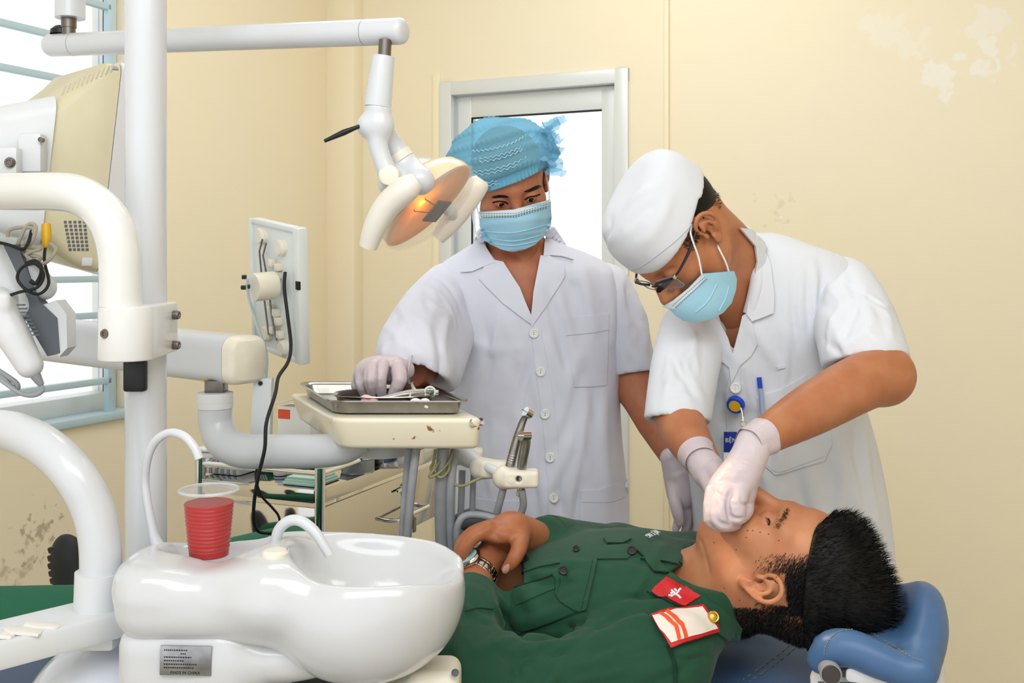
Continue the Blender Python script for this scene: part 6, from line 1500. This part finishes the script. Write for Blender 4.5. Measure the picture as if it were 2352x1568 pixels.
# badge reel, badge and pen
bd = thing('badge_reel', 'round translucent blue badge reel with a yellow disc clipped to the coat front', 'badge reel', P(1692, 930, 1.9))
p, n = at_surface(cD, 1690, 922, .010); m = frame(p, (-.45, -.8, -.35))
mk('reel_case', glathe([(0, .006), (S(19, 1.9), .006), (S(21, 1.9), .003), (S(21, 1.9), -.004), (S(18, 1.9), -.006), (0, -.006)], 28, m), 'blue', bd)
mk('reel_disc', glathe([(0, .0066), (S(14, 1.9), .0066), (S(14, 1.9), .005)], 24, m), 'yellow', bd)
mk('reel_strap', gtube([P(1702, 936, 1.885), P(1706, 950, 1.882), P(1707, 966, 1.88), P(1706, 975, 1.88)], .0022, 8, 3), 'chrome', bd)
mk('snap', glathe([(0, .003), (.004, .003), (.005, 0)], 14, frame(P(1706, 973, 1.876), (0, -1, 0))), 'chrome', bd)
ib = thing('id_badge', 'clear plastic badge sleeve with a blue printed header hanging on the coat', 'badge', P(1702, 1095, 1.9))
p, n = at_surface(cD, 1702, 1040, .008); m = Matrix(((1, 0, 0, p.x), (0, 0, -1, p.y), (0, 1, 0, p.z), (0, 0, 0, 1)))
mk('badge_sleeve', gprism(rrect(S(42, 1.9), S(60, 1.9), .004), -.0008, .0016, m), 'clear_plastic', ib)
mk('badge_card', gbox((0, -.002, .0002), (S(39, 1.9), S(54, 1.9), .0005), 0, m), 'paper', ib)
mk('badge_header', gbox((0, S(30, 1.9), .0012), (S(39, 1.9), S(24, 1.9), .0004), 0, m), 'royal', ib)
mk('badge_print', text_geo('B\u1ec6NH VI\u1ec6N', .0110, .0002, m @ Matrix.Translation((-S(36, 1.9), S(34, 1.9), .0018)), 'LEFT'), 'paper', ib, None)
pn = thing('pen', 'blue ballpoint pen in the coat chest pocket', 'pen', P(1744, 905, 1.89))
p, n = at_surface(cD, 1745, 892, .004)
mk('pen_body', gtube([p + Vector((.004, 0, -.05)), p + Vector((.001, -.002, -.006)), p + Vector((-.001, -.002, .004))], .0042, 12), pm('pen_clear', (190, 206, 240), .15, trans=.3), pn)
mk('pen_cap', gtube([p + Vector((-.0005, -.002, .002)), p + Vector((-.0025, -.002, .022))], .0044, 12), 'blue', pn)
# ================================================================== PATIENT lying in the chair
pp = thing('person', 'person in a green uniform lying back in the blue dental chair with hands folded', 'person', P(1150, 1480, 1.75))
a_ = Vector((.93, -.33, .15)).normalized(); NK = P(1640, 1390, 1.64); PEL = NK - a_ * .58
L_ = Vector((.33, .93, 0)); L_ = (L_ - a_ * L_.dot(a_)).normalized(); T_ = a_.cross(L_)
if T_.z < 0: T_ = -T_
Rp = basis((-.08, .04, .99), u=(.84, -.5, .09))
ear = np.array(P(1748, 1338, 1.50))
Hp = Head(ear + Rp[:, 0] * .076 + np.array((0, 0, .003)), Rp, 0.98)
F = Field(Hp.c - (.30, .19, .17), Hp.c + (.19, .19, .17), .0022)
add_head(F, Hp, ears=(-1, 1), chin=(.052, -.096), nose=.003)
nb0 = Hp.w(0, -.025, -.07)
F.cone(Hp.w(0, -.03, -.03), NK - a_ * .01 + T_ * .005, .058, .066, k=.03)
F.cone(Hp.w(0, .0, -.075), NK - a_ * .05 + T_ * .03, .040, .055, k=.03)
F.cone(Hp.w(-.03, -.02, -.05), NK - a_ * .03 - L_ * .05, .032, .04, k=.03)
# neck creases
for o in (0, .013): F.fold([Hp.w(-.06, .0 + o * .3, -.085 - o), Hp.w(-.045, .035, -.100 - o), Hp.w(-.02, .055, -.105 - o)], .004, -.0026)
headP = F.mesh(2)
elb = Vector(P(1050, 1545, 1.46)); shn = NK - a_ * .05 - L_ * .165 - T_ * .03; shf = NK - a_ * .05 + L_ * .175
wrn = Vector(P(1096, 1322, 1.655)); wrf = Vector(P(1238, 1236, 1.76)); elf = Vector(P(1420, 1275, 1.96))
F = Field(np.array(P(1030, 1420, 1.62)) - (.03, .12, 0), np.array(P(1275, 1170, 1.72)) + (0, .16, 0), .0021)
# near wrist and hand (under the other hand)
F.chain([elb.lerp(wrn, .72), wrn, P(1124, 1280, 1.69), P(1150, 1262, 1.72)], [.032, .0265, .026, .030])
F.ell(P(1168, 1262, 1.73), (.045, .04, .018), k=.012)
F.chain([P(1190, 1262, 1.745), P(1225, 1265, 1.77)], [.02, .012], k=.01)
# far hand laid over the wrist
D = 1.66
F.chain([elf.lerp(wrf, .8), wrf, P(1205, 1228, 1.73), P(1175, 1222, 1.70)], [.030, .027, .031, .034])
F.ell(P(1150, 1222, 1.68), (S(48, D), .036, S(26, D)), k=.016)
for pts, rs in (([(1118, 1216, D), (1088, 1232, D - .005), (1066, 1262, D - .01), (1054, 1292, D - .008)], (20, 17, 15, 11)),
                ([(1122, 1214, D + .018), (1086, 1224, D + .02), (1060, 1250, D + .015), (1050, 1284, D + .01)], (20, 17, 15, 11)),
                ([(1130, 1216, D + .04), (1096, 1224, D + .045), (1066, 1248, D + .04), (1056, 1280, D + .035)], (19, 16, 14, 11)),
                ([(1196, 1232, D + .02), (1192, 1258, D - .02), (1178, 1288, D - .03), (1162, 1306, D - .028)], (22, 19, 16, 11))):
    F.chain([P(*p) for p in pts], [S(r, D) for r in rs], k=.008, smooth=3)
F.pfold([(1128, 1224), (1150, 1238), (1180, 1264)], 8, -.003)
F.pfold([(1120, 1208), (1086, 1222), (1060, 1252)], 5, -.004); F.pfold([(1150, 1206), (1165, 1216), (1190, 1220)], 6, .0015)
handP = F.mesh(1)
F = Field(np.array(PEL) - (.12, .12, .05), np.array(NK) + (.06, .12, .06), .007)
F.loft(PEL, a_, L_, [(0, 0, 0, .15, .09), (.25, 0, 0, .145, .09), (.4, 0, 0, .16, .098), (.5, 0, 0, .14, .085), (.6, 0, 0, .07, .06)], p=2.3)
coreP = F.mesh(1)
body = mk('body', njoin(headP, coreP), 'skin_p', pp, 180)
hands = mk('hands', handP, 'skin_p_hand', body, 180)
hP = bvh_of(headP); hH = bvh_of(handP)
mk('thumb_nail', patch(hH, [(1154, 1313), (1158, 1300), (1168, 1295), (1170, 1304), (1164, 1316)], .0008, .0015, 4, True), 'nail', hands)
mk('finger_nail', patch(hH, [(1046, 1290), (1050, 1280), (1056, 1284), (1052, 1296)], .0008, .0015, 4, True), 'nail', hands)
# closed eye, brow, moles
mk('eyelashes', join(seam(hP, [(1764, 1190), (1768, 1197), (1766, 1206)], .0012, .0004, 4), *[seam(hP, [(1766, 1192 + 3 * k), (1758 + k, 1188 + 4 * k)], .0004, .001, 0, 4) for k in range(5)]), 'hair', body)
rr = np.random.default_rng(11)
pts = []; dirs = []
for k in range(190):
    t = rr.uniform(); x = 1784 + 24 * t + rr.normal() * 4.2 * (1 - .3 * t); y = 1210 - 42 * t + rr.normal() * 3.0
    h = ray(hP, x, y)
    if h: pts.append(h[0]); dirs.append(np.array(Rp[:, 2]) * .6 - Rp[:, 0] * .7 + np.array(h[1]) * .25 + rr.normal(size=3) * .12)
mk('eyebrow', strands(pts, dirs, .009, .00024), 'hair', body, None)
ml = []
for x, y in ((1640, 1246), (1691, 1262), (1717, 1218), (1729, 1218), (1746, 1222), (1765, 1226), (1789, 1241), (1714, 1234), (1741, 1303), (1743, 1287), (1783, 1325), (1664, 1350), (1699, 1378)):
    h = ray(hP, x, y)
    if h: ml.append(glathe([(0, .0005), (.0009, .0004), (.0012, -.0004)], 8, frame(h[0], h[1])))
mk('moles', join(*ml), pm('mole', (96, 56, 40), .6), body)
# hair: thick top, faded sides
lp = Hp.loc(headP[0])
F = Field(Hp.c - .17, Hp.c + .19, .0032)
Hp.e(F, (0, -.020, .058), (.084, .104, .098)); Hp.e(F, (0, .020, .092), (.066, .066, .050), k=.03); Hp.e(F, (0, -.05, .115), (.06, .06, .052), k=.03)
F.half(Hp.w(0, 0, .064), Rp @ np.array([0, .16, -.97]), .005)
F.half(Hp.w(0, .078, .08), Rp @ np.array([0, 1, -.15]), .01)
top = F.mesh(1)
hair = mk('hair', top, 'hair', pp, 180, label='thick black hair with faded sides')
lt_ = Hp.loc(top[0]); ci = rr.integers(0, len(top[0]), 9000)
nrm = lt_[ci] - np.array([0, -.02, .04]); nrm /= np.linalg.norm(nrm, axis=1)[:, None]
dl_ = (nrm * .55 + np.array([0, .15, .75]) + rr.normal(size=nrm.shape) * .22) @ Rp.T
hs = mk('hair_strands', strands(top[0][ci], dl_, .016, .0004), 'hair', hair, None); hs['kind'] = 'stuff'
dz = lp[:, 2] - (.064 + .16 / .97 * lp[:, 1])
side = (np.abs(lp[:, 0]) > .045) & (lp[:, 1] < .042) & (dz < .012) & (dz > -.085) & (lp[:, 2] > -.035) & ~((np.abs(lp[:, 0]) > .068) & (lp[:, 1] > -.035) & (lp[:, 1] < .014) & (lp[:, 2] < .038))
back = (lp[:, 1] < -.045) & (lp[:, 2] > -.06)
cs = np.argwhere(side & ~back).ravel(); wg = np.clip((dz[cs] + .085) / .085, .02, 1) ** 2.4 * np.clip((.044 - lp[cs, 1]) / .04, .03, 1); cb_ = np.argwhere(back & (dz < .015)).ravel()
si = np.concatenate([rr.choice(cs, 20000, p=wg / wg.sum()), rr.choice(cb_, 22000)])
dd_ = (np.array([0, -.55, -.35]) + np.stack([np.sign(lp[si, 0]) * .28, np.zeros(len(si)), np.zeros(len(si))], 1) + rr.normal(size=(len(si), 3)) * .14) @ Rp.T
up_ = dz[si] > -.028
g = strands(headP[0][si] + rr.normal(size=(len(si), 3)) * .0008, dd_, .0075, .00026)
hs = mk('fade_strands', g, 'hair', hair, None, label='short cropped hair fading down to the ear'); hs['kind'] = 'stuff'

# ---- uniform
F = Field((-.42, 1.30, .70), (.46, 2.12, 1.04), .0036)
F.loft(PEL, a_, L_, [(-.10, 0, 0, .165, .10), (.08, 0, 0, .165, .104), (.22, 0, 0, .163, .103), (.36, 0, .004, .178, .115), (.46, 0, .004, .180, .112), (.52, 0, 0, .150, .095), (.56, 0, .0, .105, .08)], p=2.5)
F.cone(shn + T_ * .012, NK - L_ * .07 + T_ * .02, .062, .055, k=.04); F.cone(shf, NK + L_ * .07 + T_ * .02, .066, .055, k=.04)
F.chain([shn, shn.lerp(elb, .5) + Vector((0, -.01, -.012)), elb], [.066, .060, .058], k=.02)
F.chain([shf, elf], [.068, .056], k=.03)
F.chain([elf, wrf.lerp(elf, .08)], [.054, .040], k=.02)
F.chain([elb, elb.lerp(wrn, .5) + Vector((-.004, 0, .006)), elb.lerp(wrn, .80)], [.058, .052, .041], k=.02)
# folds: elbow crook, chest drape
D = 1.47
for pts, r, am in (([(1080, 1500, 1.45), (1150, 1478, 1.45), (1200, 1475, 1.45), (1235, 1500, 1.44)], 11, .012), ([(1200, 1475, 1.45), (1240, 1510, 1.44), (1280, 1568, 1.42)], 12, .010), ([(1330, 1475, 1.46), (1240, 1478, 1.45), (1190, 1490, 1.45)], 10, .008),
                  ([(1560, 1385, 1.53), (1460, 1395, 1.52), (1380, 1420, 1.51), (1330, 1450, 1.5)], 14, .010), ([(1600, 1440, 1.47), (1500, 1420, 1.49), (1420, 1440, 1.47), (1330, 1490, 1.45)], 14, .008), ([(1430, 1300, 1.55), (1500, 1330, 1.55), (1560, 1370, 1.54)], 12, .006),
                  ([(1130, 1420, 1.5), (1140, 1460, 1.49), (1100, 1500, 1.47)], 10, .008), ([(1060, 1440, 1.5), (1050, 1490, 1.47), (1070, 1540, 1.45)], 12, .007), ([(1420, 1500, 1.42), (1330, 1530, 1.41), (1250, 1568, 1.41)], 13, .008), ([(1250, 1300, 1.58), (1320, 1300, 1.58), (1400, 1310, 1.57)], 10, .004), ([(1180, 1340, 1.6), (1220, 1380, 1.58), (1240, 1430, 1.56)], 13, .006)):
    F.pfold([p[:2] for p in pts], r, am * 1.4)
for pts, r, am in (([(1160, 1500, 1.45), (1180, 1520, 1.44), (1190, 1560, 1.43)], 9, -.010), ([(1310, 1440, 1.5), (1260, 1462, 1.5), (1180, 1470, 1.5)], 14, -.012), ([(1150, 1400, 1.52), (1170, 1440, 1.5), (1200, 1468, 1.5)], 12, -.010), ([(1480, 1470, 1.45), (1420, 1480, 1.44), (1350, 1510, 1.43)], 9, -.005)):
    F.pfold([p[:2] for p in pts], r, am * 1.4)
F.half(elb.lerp(wrn, .80), wrn - elb, .003, lo=np.array(wrn) - .07, hi=np.array(wrn) + .07)
F.cone(elb.lerp(wrn, .72), wrn, .033, .036, cut=True, k=.003)
F.randfolds(1200, 1300, 1620, 1560, 0, 26, 77, 155, 35, (80, 190), (7, 13), .010)
F.randfolds(1060, 1380, 1160, 1520, 0, 8, 78, 40, 35, (50, 100), (7, 11), .007)
# neck opening
F.cone(NK + T_ * .02 - a_ * .015, NK + a_ * .12 + T_ * .03, .066, .085, cut=True, k=.006)
F.cutpoly([(1536, 1316), (1560, 1300), (1600, 1255), (1640, 1280), (1660, 1360), (1600, 1345)], 1.4, 1.69, k=.004)
jm = F.mesh(1)
jk = mk('uniform_jacket', jm, 'uniform', pp, 180, label='dark green military jacket with red collar tab and cream shoulder board')
bJ = bvh_of(jm)
def sheet(name, poly, mat, off=.003, th=.004, parent=None, e=10, sm=False, label=None): return mk(name, patch(bJ, poly, off, th, e, sm), mat, parent or jk, 50, label)
U = 'uniform'
col = sheet('collar', [(1486, 1358), (1540, 1318), (1580, 1345), (1640, 1388), (1684, 1420), (1700, 1440), (1694, 1466), (1668, 1468), (1646, 1452), (1612, 1420), (1574, 1400), (1530, 1380)], U, .006, .006)
sheet('collar', [(1470, 1285), (1530, 1262), (1562, 1247), (1585, 1243), (1588, 1275), (1578, 1298), (1556, 1298), (1520, 1290)], U, .006, .006)
sheet('lapel', [(1452, 1258), (1472, 1260), (1505, 1282), (1536, 1318), (1500, 1314), (1490, 1300), (1478, 1280)], U, .007, .005)
sheet('front_placket', [(1160, 1300), (1240, 1276), (1330, 1258), (1440, 1250), (1462, 1262), (1440, 1284), (1330, 1285), (1240, 1302), (1170, 1325)], U, .003, .004)
sheet('pocket', [(1180, 1352), (1270, 1325), (1372, 1290), (1345, 1402), (1190, 1456), (1172, 1430)], U, .0025, .003)
sheet('pocket_pleat', [(1180, 1372), (1272, 1340), (1276, 1352), (1186, 1390)], U, .0045, .003)
sheet('pocket_flap', [(1300, 1272), (1340, 1278), (1372, 1288), (1360, 1340), (1346, 1402), (1330, 1406), (1290, 1385), (1276, 1362), (1278, 1330), (1268, 1316), (1286, 1300)], U, .006, .005)
sheet('pocket_flap', [(1386, 1238), (1438, 1226), (1450, 1240), (1430, 1250), (1395, 1250)], U, .006, .005)
for pts in ([(1362, 1290), (1352, 1340), (1336, 1400)], [(1284, 1308), (1286, 1340), (1280, 1360)], [(1176, 1432), (1200, 1448), (1260, 1430), (1330, 1404)], [(1180, 1350), (1230, 1334), (1272, 1320)], [(1068, 1405), (1100, 1398), (1130, 1400)], [(1530, 1480), (1545, 1520), (1548, 1567)], [(1536, 1478), (1552, 1520), (1555, 1567)], [(1500, 1312), (1530, 1318)]):
    mk('stitch_line', seam(bJ, pts, .0009, .0055 if pts[0][0] in (1362, 1284) else .0030), 'uniform_stitch', jk)
for x, y, r, o in ((1291, 1321, 11, .008), (1450, 1272, 11, .006), (1325, 1268, 8, .006), (1208, 1290, 10, .006)): button(bJ, x, y, S(r, 1.55), 'button_dark', jk, o, 4, 'black')
tab = sheet('collar_tab', [(1496, 1361), (1528, 1332), (1568, 1350), (1608, 1370), (1590, 1384), (1571, 1396), (1534, 1380)], 'red_badge', .010, .005, col, 8, False, 'red diamond collar tab with a white emblem')
for pts in ([(1541, 1357), (1552, 1366), (1563, 1380)], [(1565, 1360), (1556, 1368), (1543, 1378)], [(1543, 1364), (1540, 1373), (1545, 1379)], [(1547, 1355), (1552, 1362)], [(1540, 1362), (1548, 1360)], [(1538, 1376), (1548, 1378)]):
    mk('emblem', seam(bJ, pts, .0016, .0105, 3, 8), 'paper', tab)
sb_ = sheet('shoulder_board', [(1496, 1416), (1555, 1403), (1612, 1392), (1642, 1436), (1645, 1450), (1600, 1470), (1541, 1488), (1516, 1450)], 'red_badge', .012, .007, jk, 8, False, 'cream shoulder board edged in red with two orange chevrons and a gold button')
mk('board_face', patch(bJ, [(1499, 1420), (1556, 1408), (1609, 1398), (1637, 1438), (1640, 1444), (1598, 1461), (1541, 1478), (1518, 1450)], .0135, .002, 8), 'board_cream', sb_)
for o in (0, 14):
    mk('chevron', patch(bJ, [(1512 + o, 1416 - o * .25), (1519 + o, 1414 - o * .25), (1553 + o, 1436 - o * .1), (1561 + o, 1471 - o * .3), (1554 + o, 1474 - o * .3), (1546 + o, 1440 - o * .1)], .0150, .002, 6), 'orange_red', sb_)
h = ray(bJ, 1630, 1420)
mk('gold_button', glathe([(0, .005), (.005, .0045), (.006, .0035), (.0075, .004), (.0085, .003), (.009, -.002)], 24, frame(h[0] + (h[1] - h[2]).normalized() * .014, (h[1] - h[2] * 1.5).normalized())), 'gold', sb_)
# name strip lettering on the far chest
hA_, hB_ = ray(bJ, 1508, 1228), ray(bJ, 1478, 1244)
xd = (hB_[0] - hA_[0]).normalized(); nz_ = ((hA_[1] + hB_[1]) * .5 - hA_[2] * .8); nz_ = (nz_ - xd * nz_.dot(xd)).normalized()
tm_ = frame((hA_[0] + hB_[0]) / 2 + nz_ * .009, nz_, xd)
mk('chest_lettering', text_geo('VI\u1ec6T NG', .0135, .0003, tm_), 'paper', jk, None)
# cuff at the far wrist
cf = frame(wrf.lerp(elf, .10), (wrf - elf), (0, 0, 1))
mk('cuff', gloft([[cf @ Vector((r * math.cos(a), r * math.sin(a), h_)) for a in [2 * math.pi * k / 32 for k in range(32)]] for r, h_ in ((.044, -.06), (.044, -.02), (.0425, .0), (.040, .001), (.037, -.01))], False), U, jk)
# ---- wrist watch
wt = thing('wrist_watch', 'silver steel wrist watch with pale blue dial on the lying person', 'watch', wrn)
wdir = (Vector(P(1124, 1280, 1.69)) - wrn).normalized(); wc = wrn + wdir * .004
fcv = Vector((-.62, -.62, .48)); fcv = (fcv - wdir * fcv.dot(wdir)).normalized()
wm = Matrix((wdir.cross(fcv), wdir, fcv)).transposed().to_4x4(); wm.translation = wc
for k in range(20):
    a = 2 * math.pi * (k + .5) / 20
    if abs(math.atan2(math.sin(a), math.cos(a))) < .45: continue
    lm = wm @ Matrix.Rotation(a, 4, 'Y') @ Matrix.Translation((0, 0, .0292))
    mk('band_link', join(gbox((0, 0, 0), (.0037, .0045, .0016), .0006, lm), gbox((0, .0066, -.0004), (.0042, .0019, .0014), .0005, lm), gbox((0, -.0066, -.0004), (.0042, .0019, .0014), .0005, lm)), 'chrome', wt)
fm_ = wm @ Matrix.Translation((0, 0, .029))
mk('watch_case', glathe([(0, -.003), (.018, -.003), (.0205, 0), (.0205, .004), (.0185, .007), (.0165, .0072), (.016, .006), (0, .006)], 36, fm_), 'chrome', wt)
dial = mk('watch_dial', glathe([(.0162, .0062), (.0, .0063)], 36, fm_), pm('dial_blue', (170, 222, 220), .15), wt)
for a, l in ((.4, .012), (2.3, .009), (3.5, .013)): mk('watch_hand', gbox((0, l / 2, .0068), (.0006, l / 2, .0002), 0, fm_ @ Matrix.Rotation(a, 4, 'Z')), 'paper', dial)
mk('hour_marks', join(*[gbox((0, .0135, .0066), (.0005, .0016, .0002), 0, fm_ @ Matrix.Rotation(math.pi * k / 6, 4, 'Z')) for k in range(12)]), 'paper', dial)
mk('crown', grod(fm_ @ Vector((0, .020, .002)), fm_ @ Vector((0, .024, .002)), .0025, 12), 'chrome', wt)
# ---- trousers and shoes
F = Field((-1.12, 1.55, .60), (-.08, 2.40, 1.0), .006)
hipN, hipF = PEL - L_ * .09, PEL + L_ * .09
kF, aF = Vector(P(655, 1290, 2.06)), Vector(P(215, 1365, 2.24)); kN, aN = Vector(P(560, 1430, 1.80)), Vector(P(-75, 1420, 1.90))
F.loft(PEL, a_, L_, [(-.12, 0, -.005, .16, .09), (-.02, 0, 0, .168, .102), (.06, 0, 0, .16, .10)], p=2.4)
F.chain([hipF, kF, aF], [.088, .070, .052], k=.03); F.chain([hipN, kN, aN], [.088, .068, .056], k=.03)
F.fold([P(600, 1230, 2.0), P(680, 1215, 2.0), P(780, 1235, 1.98)], .012, .008)
mk('trousers', F.mesh(2), 'trouser_green', pp, 180)
for an, kn, lb in ((aF, kF, 'black ribbed-sole shoe beside the lower pipe'), (aN, kN, None)):
    dv = (an - kn).normalized(); toe = Vector((0.0, -.1, 1)); toe = (toe - dv * toe.dot(dv)).normalized()
    sh = an + dv * .05
    f = Field(np.array(sh) - .2, np.array(sh) + .2, .005)
    R3 = np.array([[toe[i], dv.cross(toe)[i], dv[i]] for i in range(3)])
    f.ell(np.array(sh) + np.array(toe) * .035 - np.array(dv) * .01, (.105, .045, .05), R3); f.cone(an - dv * .02, sh, .045, .045, k=.03)
    f.half(sh + dv * .015, dv, .008)
    s_ = mk('shoe', f.mesh(1), 'black_rubber', pp, 180, label=lb)
    so_ = []
    for k in range(12):
        u_ = -.055 + .0155 * k; w_ = .043 * math.sqrt(max(.1, 1 - ((u_ - .03) / .108) ** 2))
        mm = Matrix((toe, dv.cross(toe), dv)).transposed().to_4x4(); mm.translation = sh
        mk('tread_rib', gbox((u_, 0, .0008), (.0068, w_, .0155), .003, mm), 'black', s_)

# ================================================================== dental chair
ch = thing('dental_chair', 'blue vinyl dental chair with stitched headrest under the lying person', 'dental chair', (PEL.x, PEL.y, 0))
# backrest cushion under the torso
F = Field((-.45, 1.22, .56), (.52, 2.2, .92), .006)
bo = PEL - T_ * .155
F.loft(bo - a_ * .12, a_, L_, [(0, 0, 0, .24, .045), (.3, 0, 0, .25, .05), (.55, 0, .0, .25, .05), (.68, 0, .004, .235, .05), (.78, 0, .008, .20, .048), (.875, 0, .008, .14, .043)], p=3.2, cap=.03)
for s in (-1, 1): F.chain([bo + a_ * .1 + L_ * s * .21 + T_ * .02, bo + a_ * .45 + L_ * s * .215 + T_ * .022, bo + a_ * .58 + L_ * s * .18 + T_ * .01, bo + a_ * .67 + L_ * s * .10 - T_ * .01], [.04, .045, .042, .035], k=.03, smooth=3)
bkm = F.mesh(2); bk = mk('backrest', bkm, 'blue_vinyl', ch, 180); bB = bvh_of(bkm)
def stitches(b, pts, parent, n=40, r=.0007, off=.0008):
    q = cr(pts, 12); q = [q[int(i * (len(q) - 1) / (2 * n))] for i in range(2 * n + 1)]; o = []
    for i in range(0, 2 * n, 2):
        s1, s2 = ray(b, *q[i]), ray(b, *q[i + 1])
        if s1 and s2: o.append(gtube([s1[0] + s1[1] * off, s2[0] + s2[1] * off], r, 5))
    if o: mk('stitching', join(*o), 'thread', parent, None)['kind'] = 'stuff'
stitches(bB, [(1840, 1476), (1800, 1510), (1760, 1540), (1720, 1566)], bk, 26); stitches(bB, [(1826, 1472), (1790, 1502), (1750, 1532), (1705, 1562)], bk, 26)
# headrest
hc = Vector(P(2003, 1476, 1.46)); hx_ = Vector((.90, -.42, .05)).normalized(); hl_ = Vector((.42, .90, 0)).normalized(); hu_ = hx_.cross(hl_)
if hu_.z < 0: hu_ = -hu_
R3 = np.array([[hx_[i], hl_[i], hu_[i]] for i in range(3)])
F = Field(np.array(hc) - (.22, .24, .14), np.array(hc) + (.22, .30, .17), .0036)
def hp(x, y, z): return np.array(hc + hx_ * (x * .76) + hl_ * (y * .85) + hu_ * (z * .9))
F.box(hp(.0, .085, .0), (.078, .11, .017), .015, R3)
# near wing (low roll) and far wing, lip at the crown end
F.chain([hp(-.078, -.075, -.008), hp(-.055, -.080, .012), hp(-.02, -.082, .014), hp(.02, -.082, .002), (hp(.06, -.078, -.010)), hp(.085, -.07, -.012)], [.020, .0245, .025, .024, .021, .019], k=.008, smooth=4)
F.chain([hp(-.05, .17, .01), hp(0, .18, .016), hp(.055, .17, .018)], [.022, .024, .023], k=.02, smooth=3)
F.chain([hp(.085, -.07, -.012), hp(.092, -.03, .002), hp(.096, .03, .026), hp(.090, .09, .044), hp(.075, .14, .038), hp(.055, .17, .018)], [.020, .022, .023, .023, .023, .023], k=.02, smooth=3)
F.chain([hp(.08, -.04, -.01), hp(.09, .03, .01), hp(.085, .1, .02)], [.022, .026, .026], k=.02, smooth=3)
Hp.e(F, (0, -.02, .045), (.082, .104, .094), cut=True, k=.01)
hrm = F.mesh(2); hr = mk('headrest', hrm, 'blue_vinyl', ch, 180); bH_ = bvh_of(hrm)
stitches(bH_, [(1893, 1506), (1898, 1480), (1920, 1454), (1955, 1446), (1990, 1450), (2040, 1476), (2090, 1508), (2120, 1518)], hr, 46)
# headrest carriage below
mk('carriage_plate', gbox((0, 0, 0), (.085, .05, .028), .008, (lambda m_: (setattr(m_, 'translation', hc + hu_ * -.060 + hx_ * .005), m_)[1])(Matrix((hx_, hl_, hu_)).transposed().to_4x4())), 'white_plastic', ch)
for x, y in ((1908, 1546), (2078, 1560)):
    p = P(x, y, 1.385); kn = mk('carriage_knob', glathe([(0, .010), (S(19, 1.38), .010), (S(21, 1.38), .007), (S(21, 1.38), -.03)], 28, frame(p, (-.2, -1, .1))), pm('knob_dark', (62, 54, 52), .5), ch)
    mk('knob_ring', glathe([(S(21, 1.38), .006), (S(24, 1.38), .006), (S(25, 1.38), .002), (S(25, 1.38), -.03), (S(21, 1.38), -.03)], 28, frame(p, (-.2, -1, .1))), 'grey_plastic', kn)
mk('carriage_window', gprism(rrect(S(52, 1.4), S(15, 1.4), .006), 0, .008, frame(P(1996, 1552, 1.395), (-.2, -1, .1), (1, -.2, -.05)), .001), 'white_gloss', ch)
mk('carriage_rail', grod(P(1880, 1575, 1.40), P(2110, 1582, 1.38), .006, 12), 'dark_grey', ch)
mk('carriage_stem', grod(hc - hu_ * .07 - hx_ * .05, bo + a_ * .5 - T_ * .07, .02, 16), 'grey_plastic', ch)
# seat, leg rest, base
gz = lambda c0, c1, w_, t_, name, mat: mk(name, gloft([[c + L2_ * p[0] + Vector((0, 0, p[1])) for p in rrect(w_, t_, t_ * .8, 5)] for c in (c0, c1) for L2_ in (Vector(((c1 - c0).y, -(c1 - c0).x, 0)).normalized(),)]), mat, ch)
s0 = PEL - T_ * .155 + a_ * .02; s1 = Vector(P(420, 1560, 1.97)); s2 = Vector(P(-40, 1545, 2.05))
gz(s0, s1, .24, .045, 'seat', 'navy_vinyl'); gz(s1, s2, .23, .04, 'leg_rest', 'navy_vinyl')
mk('chair_frame', gbox((0, 0, 0), (.32, .12, .05), .02, frame((PEL.x + .05, PEL.y + .02, .54), (0, 0, 1), a_)), 'white_plastic', ch)
mk('chair_column', gbox((0, 0, 0), (.10, .09, .24), .03, frame((PEL.x, PEL.y + .02, .28), (0, 0, 1), a_)), 'white_plastic', ch)
mk('chair_base', gprism(rrect(.38, .24, .08), 0, .05, frame((PEL.x, PEL.y + .02, 0), (0, 0, 1), a_), .015), 'grey_plastic', ch)
